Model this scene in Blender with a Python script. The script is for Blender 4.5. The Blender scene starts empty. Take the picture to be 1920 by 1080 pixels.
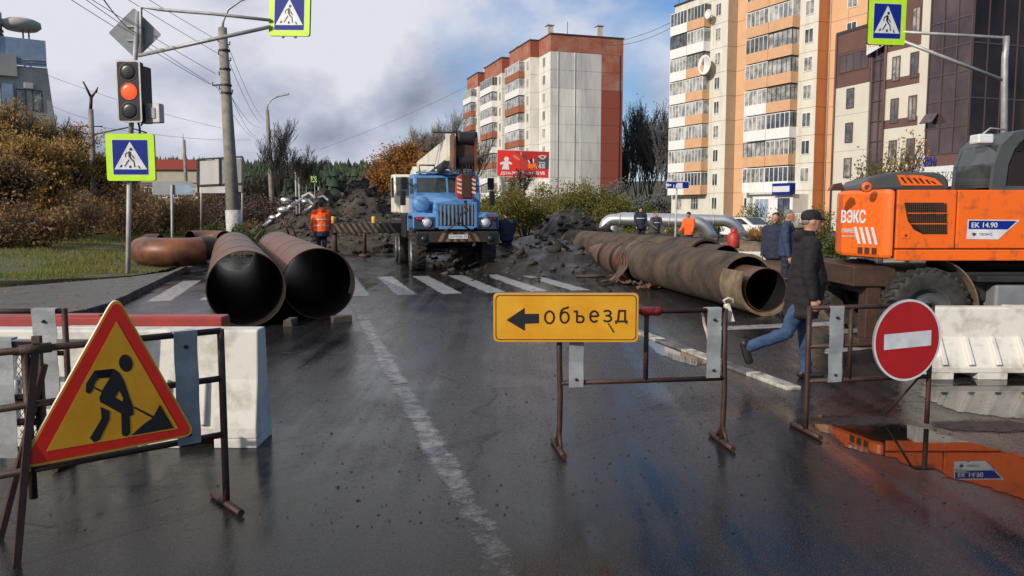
import bpy, bmesh, math, random
import numpy as np
from mathutils import Vector, Matrix, noise as mnoise
R = math.radians
rng = random.Random(7)
nrg = np.random.default_rng(11)
SC = bpy.context.scene
COL = SC.collection

# ------------------------------------------------------------------ camera
F_PX, CAM_H, PITCH = 1500.0, 1.8, math.atan(143 / 1500.0)
cam_d = bpy.data.cameras.new('camera'); cam_d.sensor_width = 36.0
cam_d.lens = 36.0 * F_PX / 1920.0; cam_d.clip_end = 6000; cam_d.clip_start = 0.05
cam = bpy.data.objects.new('camera', cam_d); COL.objects.link(cam)
cam.location = (0, 0, CAM_H); cam.rotation_euler = (R(90) - PITCH, 0, 0)
SC.camera = cam

# ------------------------------------------------------------------ sky and sun
SUN_AZ, SUN_EL = 225.0, 25.0          # compass degrees clockwise from +Y, elevation
sun_to = Vector((math.sin(R(SUN_AZ)) * math.cos(R(SUN_EL)), math.cos(R(SUN_AZ)) * math.cos(R(SUN_EL)), math.sin(R(SUN_EL))))
sl = bpy.data.lights.new('sun', 'SUN'); sl.energy = 3.9; sl.angle = R(0.5); sl.color = (1.0, 0.90, 0.76)
so = bpy.data.objects.new('sun', sl); COL.objects.link(so)
so.rotation_euler = (-sun_to).to_track_quat('-Z', 'Y').to_euler()
SC.view_settings.view_transform = 'Standard'; SC.view_settings.look = 'None'
SC.view_settings.exposure = 0.02; SC.view_settings.gamma = 1.0

W_ = bpy.data.worlds.new('World'); SC.world = W_; W_.use_nodes = True
def _world():
    nt = W_.node_tree; nt.nodes.clear(); N = nt.nodes.new; L = nt.links.new
    out = N('ShaderNodeOutputWorld'); bg = N('ShaderNodeBackground'); bg.inputs[1].default_value = 0.1
    sky = N('ShaderNodeTexSky'); sky.sky_type = 'NISHITA'; sky.sun_disc = False
    sky.sun_elevation = R(SUN_EL); sky.sun_rotation = R(SUN_AZ); sky.air_density = 1.0; sky.dust_density = 0.6; sky.ozone_density = 2.0
    tc = N('ShaderNodeTexCoord'); sep = N('ShaderNodeSeparateXYZ'); L(tc.outputs['Generated'], sep.inputs[0])
    def m(op, a, b=None, c=None):
        n = N('ShaderNodeMath'); n.operation = op
        for i, v in enumerate((a, b, c)):
            if v is None: continue
            if isinstance(v, (int, float)): n.inputs[i].default_value = v
            else: L(v, n.inputs[i])
        return n.outputs[0]
    z = m('MAXIMUM', sep.outputs[2], 0.0)
    dz = m('ADD', z, 0.55)
    cx = m('DIVIDE', sep.outputs[0], dz); cy = m('DIVIDE', sep.outputs[1], dz)
    comb = N('ShaderNodeCombineXYZ'); L(cx, comb.inputs[0]); L(cy, comb.inputs[1]); comb.inputs[2].default_value = 3.7
    def noise(scale, det, rough, off):
        mp = N('ShaderNodeMapping'); mp.inputs[1].default_value = off; L(comb.outputs[0], mp.inputs[0])
        n = N('ShaderNodeTexNoise'); n.inputs['Scale'].default_value = scale; n.inputs['Detail'].default_value = det
        n.inputs['Roughness'].default_value = rough; n.inputs['Distortion'].default_value = 0.25
        L(mp.outputs[0], n.inputs['Vector']); return n.outputs['Fac']
    n1 = noise(2.1, 9, 0.52, (2.3, 0.6, 0)); n2 = noise(3.0, 8, 0.50, (7.7, 3.1, 0))
    # a bank of cloud lies to the west (-X), clearer air to the east
    bias = m('MULTIPLY', sep.outputs[0], -0.62)
    cov = m('ADD', m('ADD', n1, bias), m('MULTIPLY', z, 0.12))
    mr = N('ShaderNodeMapRange'); mr.interpolation_type = 'SMOOTHSTEP'
    mr.inputs[1].default_value = 0.30; mr.inputs[2].default_value = 0.52; L(cov, mr.inputs[0])
    shade = N('ShaderNodeValToRGB'); r = shade.color_ramp
    r.elements[0].position = 0.36; r.elements[0].color = (2.5, 2.75, 3.7, 1)
    r.elements[1].position = 0.62; r.elements[1].color = (7.4, 7.5, 8.2, 1)
    e = r.elements.new(0.5); e.color = (4.8, 5.1, 6.3, 1)
    hi = m('MULTIPLY', z, 0.70)
    L(m('ADD', m('ADD', n2, hi), -0.03), shade.inputs[0])
    blue = N('ShaderNodeMix'); blue.data_type = 'RGBA'; blue.blend_type = 'MULTIPLY'; blue.inputs[0].default_value = 1.0
    L(sky.outputs[0], blue.inputs[6]); blue.inputs[7].default_value = (0.72, 0.94, 1.18, 1)
    mix = N('ShaderNodeMix'); mix.data_type = 'RGBA'
    L(mr.outputs[0], mix.inputs[0]); L(blue.outputs[2], mix.inputs[6]); L(shade.outputs[0], mix.inputs[7])
    L(mix.outputs[2], bg.inputs[0]); L(bg.outputs[0], out.inputs[0])
_world()

# ------------------------------------------------------------------ pixel rays of the 1920x1080 photograph (to measure real positions)
_cp, _sp = math.cos(PITCH), math.sin(PITCH)
def ray(px, py):
    u, v = (px - 960) / F_PX, (540 - py) / F_PX
    return Vector((u, _cp + v * _sp, -_sp + v * _cp))
def G(px, py, z=0.0):                      # point on the ground (height z) seen at a pixel
    d = ray(px, py); t = (z - CAM_H) / d.z
    return Vector((d.x * t, d.y * t, z))
def P(px, py, Y):                          # point at distance Y seen at a pixel
    d = ray(px, py); t = Y / d.y
    return Vector((d.x * t, Y, CAM_H + d.z * t))
RD = Vector((-0.2516, 0.9678, 0)); RS = Vector((0.9678, 0.2516, 0))   # along the road, across it
ROAD_ROT = math.atan2(0.2516, 0.9678)
def RP(s, t, z=0.0): return RS * s + RD * t + Vector((0, 0, z))

# ------------------------------------------------------------------ materials
MT = {}
def M(name, c, c2=None, s=3.0, rough=0.6, r2=None, metal=0.0, bump=0.0, bs=60.0, lo=0.35, hi=0.65, spec=0.5, det=7, st=(1, 1, 1), emit=0.0, coat=0.0, alpha=1.0, trans=0.0, island=0.0, ior=1.45, leaf=0.0):
    m = bpy.data.materials.new(name); m.use_nodes = True; nt = m.node_tree; N = nt.nodes.new; L = nt.links.new
    b = nt.nodes['Principled BSDF']
    b.inputs['Roughness'].default_value = rough; b.inputs['Metallic'].default_value = metal
    b.inputs['Specular IOR Level'].default_value = spec; b.inputs['Coat Weight'].default_value = coat
    b.inputs['Transmission Weight'].default_value = trans; b.inputs['IOR'].default_value = ior
    b.inputs['Alpha'].default_value = alpha
    c = tuple(c); b.inputs['Base Color'].default_value = (*c, 1)
    if emit: b.inputs['Emission Color'].default_value = (*c, 1); b.inputs['Emission Strength'].default_value = emit
    if c2 is None and not bump and not island: MT[name] = m; return m
    geo = N('ShaderNodeNewGeometry'); mp = N('ShaderNodeMapping'); mp.inputs[3].default_value = st; L(geo.outputs['Position'], mp.inputs[0])
    src = None
    if c2 is not None:
        n = N('ShaderNodeTexNoise'); n.inputs['Scale'].default_value = s; n.inputs['Detail'].default_value = det; n.inputs['Roughness'].default_value = 0.62
        L(mp.outputs[0], n.inputs['Vector'])
        fac = n.outputs['Fac']
        if island:
            ad = N('ShaderNodeMath'); ad.operation = 'MULTIPLY_ADD'; L(geo.outputs['Random Per Island'], ad.inputs[0]); ad.inputs[1].default_value = island; 
            sb = N('ShaderNodeMath'); sb.operation = 'SUBTRACT'; L(fac, sb.inputs[0]); sb.inputs[1].default_value = island / 2
            L(sb.outputs[0], ad.inputs[2]); fac = ad.outputs[0]
        mr = N('ShaderNodeMapRange'); mr.inputs[1].default_value = lo; mr.inputs[2].default_value = hi; L(fac, mr.inputs[0])
        mx = N('ShaderNodeMix'); mx.data_type = 'RGBA'; L(mr.outputs[0], mx.inputs[0])
        mx.inputs[6].default_value = (*c, 1); mx.inputs[7].default_value = (*c2, 1); L(mx.outputs[2], b.inputs['Base Color'])
        if r2 is not None:
            mr2 = N('ShaderNodeMapRange'); mr2.inputs[1].default_value = lo; mr2.inputs[2].default_value = hi
            mr2.inputs[3].default_value = rough; mr2.inputs[4].default_value = r2; L(fac, mr2.inputs[0]); L(mr2.outputs[0], b.inputs['Roughness'])
    if bump:
        n2 = N('ShaderNodeTexNoise'); n2.inputs['Scale'].default_value = bs; n2.inputs['Detail'].default_value = 5; L(geo.outputs['Position'], n2.inputs['Vector'])
        bp = N('ShaderNodeBump'); bp.inputs['Strength'].default_value = bump; bp.inputs['Distance'].default_value = 0.02
        L(n2.outputs['Fac'], bp.inputs['Height']); L(bp.outputs[0], b.inputs['Normal'])
    if leaf:                                    # thin leaves let some light through
        tr = N('ShaderNodeBsdfTranslucent'); ms = N('ShaderNodeMixShader'); ms.inputs[0].default_value = leaf; out = nt.nodes['Material Output']
        if c2 is not None: L(mx.outputs[2], tr.inputs[0])
        else: tr.inputs[0].default_value = (*c, 1)
        L(b.outputs[0], ms.inputs[1]); L(tr.outputs[0], ms.inputs[2]); L(ms.outputs[0], out.inputs[0])
    MT[name] = m; return m

def wet_asphalt():
    m = bpy.data.materials.new('wet_asphalt'); m.use_nodes = True; nt = m.node_tree; N = nt.nodes.new; L = nt.links.new
    b = nt.nodes['Principled BSDF']; geo = N('ShaderNodeNewGeometry')
    def noise(s, d, rot=0, sc=(1, 1, 1), dist=0.0):
        mp = N('ShaderNodeMapping'); mp.inputs[2].default_value = (0, 0, rot); mp.inputs[3].default_value = sc; L(geo.outputs['Position'], mp.inputs[0])
        n = N('ShaderNodeTexNoise'); n.inputs['Scale'].default_value = s; n.inputs['Detail'].default_value = d; n.inputs['Distortion'].default_value = dist
        L(mp.outputs[0], n.inputs['Vector']); return n.outputs['Fac']
    def rng_(f, a, b_, c, d):
        r = N('ShaderNodeMapRange'); r.inputs[1].default_value = a; r.inputs[2].default_value = b_; r.inputs[3].default_value = c; r.inputs[4].default_value = d
        L(f, r.inputs[0]); return r.outputs[0]
    def mth(op, a, c):
        n = N('ShaderNodeMath'); n.operation = op
        for i, v in enumerate((a, c)):
            if isinstance(v, (int, float)): n.inputs[i].default_value = v
            else: L(v, n.inputs[i])
        return n.outputs[0]
    big = noise(0.33, 6, -ROAD_ROT, (1.0, 0.3, 1), 0.6); mid = noise(1.7, 8, 0.3, (1, 0.6, 1)); fine = noise(120, 3); grit = noise(21, 7)
    track = noise(1.0, 5, -ROAD_ROT, (5.0, 0.10, 1), 0.2)
    wet = mth('ADD', mth('MULTIPLY', track, 0.30), mth('ADD', mth('MULTIPLY', big, 0.42), mth('MULTIPLY', mid, 0.28)))
    mx = N('ShaderNodeMix'); mx.data_type = 'RGBA'; L(rng_(wet, 0.40, 0.62, 0, 1), mx.inputs[0])
    mx.inputs[6].default_value = (0.0075, 0.008, 0.0095, 1); mx.inputs[7].default_value = (0.022, 0.0222, 0.0235, 1)
    mx2 = N('ShaderNodeMix'); mx2.data_type = 'RGBA'; L(rng_(fine, 0.54, 0.70, 0, 0.9), mx2.inputs[0]); L(mx.outputs[2], mx2.inputs[6]); mx2.inputs[7].default_value = (0.078, 0.079, 0.082, 1)
    mx3 = N('ShaderNodeMix'); mx3.data_type = 'RGBA'; L(rng_(mth('ADD', mth('MULTIPLY', grit, .6), mth('MULTIPLY', mid, .4)), 0.54, 0.62, 0, 0.85), mx3.inputs[0]); L(mx2.outputs[2], mx3.inputs[6]); mx3.inputs[7].default_value = (0.028, 0.022, 0.017, 1)
    # a few cracks in the old surface
    vd = N('ShaderNodeTexNoise'); vd.inputs['Scale'].default_value = 1.3; vd.inputs['Detail'].default_value = 6; L(geo.outputs['Position'], vd.inputs['Vector'])
    va = N('ShaderNodeMix'); va.data_type = 'VECTOR'; va.inputs[0].default_value = .35; L(geo.outputs['Position'], va.inputs[4]); L(vd.outputs['Color'], va.inputs[5])
    vo = N('ShaderNodeTexVoronoi'); vo.feature = 'DISTANCE_TO_EDGE'; vo.inputs['Scale'].default_value = .55; L(va.outputs[1], vo.inputs['Vector'])
    ck = mth('MULTIPLY', rng_(vo.outputs['Distance'], 0.002, 0.010, 1, 0), rng_(big, 0.47, 0.53, 0, 1))
    mx4 = N('ShaderNodeMix'); mx4.data_type = 'RGBA'; L(mth('MULTIPLY', ck, .85), mx4.inputs[0]); L(mx3.outputs[2], mx4.inputs[6]); mx4.inputs[7].default_value = (0.004, 0.004, 0.004, 1)
    L(mx4.outputs[2], b.inputs['Base Color'])
    L(mth('ADD', rng_(wet, 0.40, 0.62, 0.07, 0.34), rng_(grit, 0.5, 0.7, 0.0, 0.14)), b.inputs['Roughness'])
    b.inputs['Specular IOR Level'].default_value = 0.15
    bp = N('ShaderNodeBump'); L(rng_(wet, 0.40, 0.62, 0.05, 0.50), bp.inputs['Strength']); bp.inputs['Distance'].default_value = 0.006
    L(mth('SUBTRACT', mth('ADD', fine, mth('MULTIPLY', grit, 0.45)), mth('MULTIPLY', ck, 2.0)), bp.inputs['Height']); L(bp.outputs[0], b.inputs['Normal'])
    MT['wet_asphalt'] = m; return m
wet_asphalt()

def paint_worn(name, col, lo, hi, feather):
    """worn road paint: flakes away into the asphalt beneath; the edges of the mark thin out (point attribute 'cover')"""
    m = bpy.data.materials.new(name); m.use_nodes = True; nt = m.node_tree; N = nt.nodes.new; L = nt.links.new
    b = nt.nodes['Principled BSDF']; geo = N('ShaderNodeNewGeometry'); b.inputs['Roughness'].default_value = 0.3
    n = N('ShaderNodeTexNoise'); n.inputs['Scale'].default_value = 7; n.inputs['Detail'].default_value = 10; n.inputs['Roughness'].default_value = 0.72; L(geo.outputs['Position'], n.inputs['Vector'])
    at = N('ShaderNodeAttribute'); at.attribute_name = 'cover'
    a = N('ShaderNodeMath'); a.operation = 'MULTIPLY_ADD'; L(at.outputs['Fac'], a.inputs[0]); a.inputs[1].default_value = feather; L(n.outputs['Fac'], a.inputs[2])
    r = N('ShaderNodeMapRange'); r.inputs[1].default_value = lo; r.inputs[2].default_value = hi; L(a.outputs[0], r.inputs[0])
    b.inputs['Base Color'].default_value = (*col, 1)
    tr = N('ShaderNodeBsdfTransparent'); mx = N('ShaderNodeMixShader'); L(r.outputs[0], mx.inputs[0]); L(tr.outputs[0], mx.inputs[1]); L(b.outputs[0], mx.inputs[2]); L(mx.outputs[0], nt.nodes['Material Output'].inputs[0])
    MT[name] = m
paint_worn('paint', (0.17, 0.172, 0.18), 0.74, 1.06, 0.45)
paint_worn('zebra_paint', (0.34, 0.34, 0.34), 0.74, 1.04, 0.5)
def soft_film(name, col, rough, spec, feather=0.55, lo=0.62, hi=0.86, bump=0.0):
    """a film of water or mud that feathers out at its shore (point attribute 'cover')"""
    m = bpy.data.materials.new(name); m.use_nodes = True; nt = m.node_tree; N = nt.nodes.new; L = nt.links.new
    b = nt.nodes['Principled BSDF']; geo = N('ShaderNodeNewGeometry'); b.inputs['Specular IOR Level'].default_value = spec; b.inputs['Base Color'].default_value = (*col, 1)
    n = N('ShaderNodeTexNoise'); n.inputs['Scale'].default_value = 9; n.inputs['Detail'].default_value = 8; n.inputs['Roughness'].default_value = 0.6; L(geo.outputs['Position'], n.inputs['Vector'])
    at = N('ShaderNodeAttribute'); at.attribute_name = 'cover'
    a = N('ShaderNodeMath'); a.operation = 'MULTIPLY_ADD'; L(at.outputs['Fac'], a.inputs[0]); a.inputs[1].default_value = feather; L(n.outputs['Fac'], a.inputs[2])
    r = N('ShaderNodeMapRange'); r.inputs[1].default_value = lo; r.inputs[2].default_value = hi; L(a.outputs[0], r.inputs[0])
    n3 = N('ShaderNodeTexNoise'); n3.inputs['Scale'].default_value = 2.5; n3.inputs['Detail'].default_value = 6; L(geo.outputs['Position'], n3.inputs['Vector'])
    r3 = N('ShaderNodeMapRange'); r3.inputs[1].default_value = .5; r3.inputs[2].default_value = .75; r3.inputs[3].default_value = rough; r3.inputs[4].default_value = rough + .14; L(n3.outputs['Fac'], r3.inputs[0]); L(r3.outputs[0], b.inputs['Roughness'])
    if bump:
        bp = N('ShaderNodeBump'); bp.inputs['Strength'].default_value = bump; bp.inputs['Distance'].default_value = .02; L(n.outputs['Fac'], bp.inputs['Height']); L(bp.outputs[0], b.inputs['Normal'])
    tr = N('ShaderNodeBsdfTransparent'); mx = N('ShaderNodeMixShader'); L(r.outputs[0], mx.inputs[0]); L(tr.outputs[0], mx.inputs[1]); L(b.outputs[0], mx.inputs[2]); L(mx.outputs[0], nt.nodes['Material Output'].inputs[0])
    MT[name] = m
soft_film('water', (0.010, 0.009, 0.008), 0.015, 0.5)
soft_film('mud_film', (0.016, 0.013, 0.011), 0.5, 0.3, 0.5, 0.66, 0.95, 0.8)

M('grass_soil', (0.065, 0.080, 0.022), (0.095, 0.080, 0.042), s=0.6, rough=0.95, bump=0.5, bs=9)
M('far_land', (0.045, 0.042, 0.022), (0.075, 0.058, 0.034), s=0.05, rough=0.95)
M('sidewalk', (0.085, 0.074, 0.064), (0.040, 0.034, 0.029), s=2.2, rough=0.55, r2=0.3, bump=0.25, bs=45)
M('kerb', (0.16, 0.155, 0.15), (0.06, 0.056, 0.05), s=3, rough=0.7, bump=0.2, bs=30)
M('kerb_paint', (0.55, 0.53, 0.46), (0.13, 0.12, 0.10), s=6, rough=0.6)
M('mud', (0.011, 0.009, 0.008), (0.028, 0.023, 0.019), s=1.8, rough=0.75, r2=0.35, bump=0.9, bs=14)
M('rubble', (0.020, 0.017, 0.014), (0.075, 0.062, 0.050), s=2.2, rough=0.9, bump=0.8, bs=9)
M('clod', (0.016, 0.013, 0.011), (0.075, 0.062, 0.050), s=1.4, rough=0.9, bump=0.5, bs=20, island=0.5)
M('rust_pipe', (0.17, 0.070, 0.042), (0.10, 0.062, 0.050), s=1.7, rough=0.55, r2=0.42, bump=0.12, bs=50, metal=0.15)
M('pipe_inside', (0.008, 0.007, 0.006), (0.026, 0.021, 0.018), s=2.5, rough=0.6, st=(1, 1, 0.4))  # near black: the shade inside the pipes is put into the colour
M('rust_dark', (0.085, 0.042, 0.026), (0.045, 0.028, 0.022), s=8, rough=0.6, bump=0.25, bs=90, metal=0.2)
M('rust_bend', (0.24, 0.085, 0.035), (0.055, 0.032, 0.024), s=1.6, rough=0.5, r2=0.38, bump=0.12, bs=40, metal=0.1)
M('insul', (0.092, 0.062, 0.043), (0.024, 0.0175, 0.014), s=1.7, rough=0.85, bump=0.9, bs=16, lo=.38, hi=.66)
M('insul_pale', (0.22, 0.16, 0.10), (0.10, 0.075, 0.05), s=4, rough=0.85, bump=0.5, bs=28)
M('wrap', (0.115, 0.060, 0.038), (0.05, 0.033, 0.026), s=4, rough=0.75, bump=0.5, bs=30)
M('silver', (0.62, 0.62, 0.62), (0.50, 0.50, 0.50), s=1.5, rough=0.32, r2=0.42, metal=0.85)
M('white_plastic', (0.62, 0.60, 0.55), (0.26, 0.23, 0.19), s=4.5, rough=0.55, lo=0.48, hi=0.78, bump=0.05, bs=30)
M('red_plastic', (0.36, 0.035, 0.03), (0.24, 0.03, 0.026), s=4, rough=0.4)
M('rust_frame', (0.055, 0.022, 0.014), (0.026, 0.014, 0.011), s=14, rough=0.55, bump=0.2, bs=120)
M('strip_grey', (0.30, 0.32, 0.34), (0.20, 0.21, 0.22), s=6, rough=0.45, bump=0.1, bs=60)
M('sign_yellow', (0.62, 0.33, 0.020), (0.56, 0.25, 0.010), s=4, rough=0.42)
M('sign_red', (0.66, 0.024, 0.012), (0.56, 0.020, 0.012), s=6, rough=0.42)
M('sign_deepred', (0.42, 0.014, 0.016), (0.35, 0.013, 0.015), s=6, rough=0.42)
M('sign_black', (0.012, 0.012, 0.014), rough=0.45)
M('glass_curtain', (0.34, 0.33, 0.30), (0.10, 0.11, 0.12), s=1.6, rough=0.1, spec=0.7, lo=0.42, hi=0.6)
M('sign_white', (0.66, 0.68, 0.70), (0.52, 0.54, 0.58), s=8, rough=0.45)
M('sign_blue', (0.006, 0.022, 0.24), (0.006, 0.022, 0.20), s=3, rough=0.5, spec=0.2)
M('lime', (0.50, 0.80, 0.015), (0.42, 0.72, 0.015), s=3, rough=0.45)
M('galv', (0.42, 0.42, 0.42), (0.30, 0.30, 0.30), s=5, rough=0.5, metal=0.4)
M('sign_back', (0.26, 0.27, 0.29), (0.20, 0.21, 0.23), s=3, rough=0.5, metal=0.3)
M('pole_white', (0.52, 0.52, 0.49), (0.36, 0.35, 0.32), s=5, rough=0.6)
M('concrete_pole', (0.27, 0.255, 0.21), (0.17, 0.16, 0.135), s=3, rough=0.85, bump=0.2, bs=40)
M('dark_metal', (0.02, 0.02, 0.022), (0.035, 0.032, 0.03), s=6, rough=0.5)
M('black', (0.008, 0.008, 0.009), rough=0.6)
M('lens_dark', (0.014, 0.014, 0.016), rough=0.3)
M('lens_red', (1.0, 0.055, 0.012), emit=1.35, rough=0.3)
M('rubber', (0.018, 0.018, 0.019), (0.045, 0.040, 0.034), s=9, rough=0.75, bump=0.3, bs=60)
M('mesh_wire', (0.06, 0.05, 0.045), rough=0.6)
M('ribbon', (0.60, 0.56, 0.50), (0.42, 0.38, 0.34), s=20, rough=0.6)
# buildings
M('cream_panel', (0.63, 0.61, 0.54), (0.50, 0.475, 0.41), s=1.1, rough=0.85, bump=0.15, bs=12, st=(1, 1, .25), lo=.45, hi=.75)
M('tan_panel', (0.46, 0.36, 0.26), (0.40, 0.31, 0.22), s=0.8, rough=0.85)
M('orange_panel', (0.66, 0.40, 0.23), (0.60, 0.36, 0.21), s=0.6, rough=0.8)
M('orange_shaded', (0.52, 0.20, 0.075), (0.45, 0.17, 0.07), s=0.6, rough=0.8)  # orange darkened for the end walls; their weaker light is put into the colour
M('balc_orange', (0.60, 0.36, 0.20), (0.52, 0.31, 0.18), s=1.2, rough=0.7)
M('white_pvc', (0.74, 0.74, 0.73), (0.66, 0.66, 0.65), s=2, rough=0.5)
M('gable_white', (0.70, 0.685, 0.64), (0.47, 0.455, 0.42), s=0.9, rough=0.9, bump=0.1, bs=10, st=(1, 1, .2), lo=.42, hi=.75)
M('gable_grey', (0.54, 0.535, 0.515), (0.36, 0.355, 0.345), s=0.9, rough=0.9, st=(1, 1, .2), lo=.42, hi=.75)
M('red_panel', (0.27, 0.060, 0.036), (0.22, 0.070, 0.048), s=0.35, rough=0.85, lo=0.4, hi=0.75)
M('red_faded', (0.30, 0.085, 0.050), (0.36, 0.20, 0.14), s=0.45, rough=0.85, lo=0.4, hi=0.7)
M('balc_rust', (0.32, 0.115, 0.055), (0.25, 0.095, 0.05), s=1.0, rough=0.75)
M('roof_dark', (0.04, 0.04, 0.042), rough=0.8)
M('joint', (0.20, 0.19, 0.17), rough=0.9)
M('glass_win', (0.035, 0.045, 0.06), (0.12, 0.13, 0.14), s=0.7, rough=0.06, spec=0.8, lo=0.45, hi=0.6)
M('glass_balc', (0.16, 0.17, 0.18), (0.48, 0.47, 0.45), s=0.9, rough=0.08, spec=0.7, lo=0.42, hi=0.6)  # pale base colour includes the bright reflections on the glazing
M('office_cream', (0.60, 0.57, 0.49), (0.55, 0.52, 0.45), s=0.4, rough=0.8)
M('office_brown', (0.135, 0.070, 0.060), (0.11, 0.060, 0.052), s=0.6, rough=0.7)
M('tint_glass', (0.030, 0.018, 0.022), (0.10, 0.065, 0.068), s=0.22, rough=0.06, spec=0.8)
M('tint_dark', (0.014, 0.011, 0.013), (0.035, 0.026, 0.028), s=0.3, rough=0.2, spec=0.18)
M('mullion', (0.075, 0.055, 0.055), rough=0.5)
M('plaster_grey', (0.40, 0.395, 0.375), (0.32, 0.315, 0.30), s=0.4, rough=0.85)
M('railing_glass', (0.30, 0.38, 0.50), (0.22, 0.29, 0.40), s=1, rough=0.2)
M('brick_wall', (0.20, 0.16, 0.13), (0.13, 0.10, 0.08), s=0.6, rough=0.9)
M('red_roof', (0.26, 0.035, 0.028), rough=0.6)
M('beige', (0.42, 0.38, 0.32), (0.34, 0.31, 0.26), s=0.5, rough=0.85)
# vehicles
M('cab_blue', (0.10, 0.26, 0.54), (0.10, 0.14, 0.20), s=4, rough=0.36, r2=.6, coat=0.2, lo=0.5, hi=0.8)
M('cream_paint', (0.68, 0.65, 0.56), (0.50, 0.46, 0.38), s=1.5, rough=0.45, lo=0.45, hi=0.75)
M('excav_orange', (0.80, 0.135, 0.010), (0.26, 0.075, 0.024), s=8, rough=0.36, r2=.65, coat=0.2, lo=0.53, hi=0.78)
M('excav_grey', (0.070, 0.080, 0.082), (0.055, 0.064, 0.066), s=2, rough=0.42, bump=0.15, bs=160)
M('windscreen', (0.02, 0.026, 0.028), (0.06, 0.07, 0.07), s=2.5, rough=0.04, spec=0.9)
M('hook_red', (0.45, 0.035, 0.022), (0.32, 0.03, 0.02), s=5, rough=0.45)
M('amber', (0.62, 0.36, 0.06), rough=0.3)
M('lamp_glass', (0.55, 0.57, 0.58), rough=0.12, spec=0.8)
M('chrome', (0.55, 0.55, 0.55), rough=0.25, metal=0.9)
M('lime_vest', (0.55, 0.75, 0.04), rough=0.7)
# people
M('skin', (0.46, 0.23, 0.15), (0.40, 0.19, 0.125), s=12, rough=0.55)
M('coat_dark', (0.008, 0.0065, 0.0085), (0.013, 0.011, 0.0135), s=14, rough=0.85, bump=0.4, bs=25)
M('jeans', (0.036, 0.075, 0.15), (0.017, 0.036, 0.085), s=9, rough=0.85, bump=0.3, bs=30)
M('cap_black', (0.010, 0.010, 0.011), rough=0.8)
M('shoe', (0.014, 0.012, 0.011), rough=0.5)
M('hivis', (0.95, 0.125, 0.012), (0.85, 0.10, 0.012), s=8, rough=0.7, bump=0.3, bs=25)
M('navy_cloth', (0.014, 0.018, 0.042), (0.022, 0.026, 0.052), s=10, rough=0.85, bump=0.3, bs=25)
M('navy_jacket', (0.022, 0.036, 0.080), (0.03, 0.046, 0.095), s=10, rough=0.8, bump=0.3, bs=25)
M('grey_cloth', (0.06, 0.065, 0.075), (0.045, 0.05, 0.06), s=10, rough=0.85)
M('reflect', (0.48, 0.48, 0.48), rough=0.4)
M('hair_dark', (0.02, 0.016, 0.014), rough=0.7)
M('hair_grey', (0.16, 0.15, 0.14), rough=0.7)
M('olive', (0.09, 0.08, 0.045), rough=0.85)
# plants
M('bark', (0.10, 0.085, 0.068), (0.055, 0.046, 0.038), s=6, rough=0.9)
M('poplar_leaf', (0.14, 0.14, 0.13), (0.085, 0.09, 0.092), s=0.4, rough=0.85, island=0.6)
M('poplar_bark', (0.15, 0.145, 0.14), (0.10, 0.098, 0.095), s=6, rough=0.9)
M('bark_dark', (0.035, 0.030, 0.027), (0.055, 0.047, 0.042), s=6, rough=0.9)
M('birch', (0.30, 0.27, 0.24), (0.16, 0.14, 0.125), s=6, rough=0.85)
M('leaf_autumn', (0.46, 0.27, 0.065), (0.28, 0.18, 0.06), s=0.5, rough=0.75, leaf=.4, island=0.6)
M('leaf_brown', (0.29, 0.175, 0.075), (0.15, 0.095, 0.05), s=0.5, rough=0.8, leaf=.4, island=0.6)
M('leaf_orange', (0.42, 0.185, 0.035), (0.24, 0.115, 0.032), s=0.3, rough=0.75, leaf=.4, island=0.6)
M('leaf_olive', (0.21, 0.19, 0.034), (0.10, 0.105, 0.026), s=0.4, rough=0.75, leaf=.4, island=0.6)
M('leaf_green', (0.10, 0.135, 0.030), (0.055, 0.080, 0.022), s=0.6, rough=0.7, leaf=.4, island=0.6)
M('leaf_dark', (0.032, 0.036, 0.030), (0.020, 0.023, 0.022), s=0.4, rough=0.85, island=0.6)
M('grass_blade', (0.17, 0.21, 0.032), (0.21, 0.175, 0.06), s=0.8, rough=0.75, leaf=.4, island=0.7)
M('pine', (0.020, 0.040, 0.022), (0.042, 0.058, 0.026), s=0.03, rough=0.9, island=0.5)
M('shrub_red', (0.12, 0.075, 0.058), (0.07, 0.050, 0.042), s=0.2, rough=0.9, island=0.6)

# ------------------------------------------------------------------ mesh helpers
TMP = bpy.data.scenes.new('workbench')          # small side scene in which letters and cloth are meshed quickly
def baked(o):
    TMP.collection.objects.link(o); vl = TMP.view_layers[0]; vl.update(); me = bpy.data.meshes.new_from_object(o.evaluated_get(vl.depsgraph)); TMP.collection.objects.unlink(o)
    return me
def tag(o, label=None, cat=None, group=None, kind=None):
    if label: o['label'] = label
    if cat: o['category'] = cat
    if group: o['group'] = group
    if kind: o['kind'] = kind
    return o
def thing(name, label, cat, loc=(0, 0, 0), rz=0.0, group=None):
    o = bpy.data.objects.new(name, None); COL.objects.link(o); o.empty_display_size = 0.2
    o.location = loc; o.rotation_euler = (0, 0, rz)
    return tag(o, label, cat, group)
def link(name, me, parent=None, loc=None, rz=None):
    o = bpy.data.objects.new(name, me); COL.objects.link(o)
    if parent is not None: o.parent = parent
    if loc is not None: o.location = loc
    if rz is not None: o.rotation_euler = (0, 0, rz)
    return o
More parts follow.
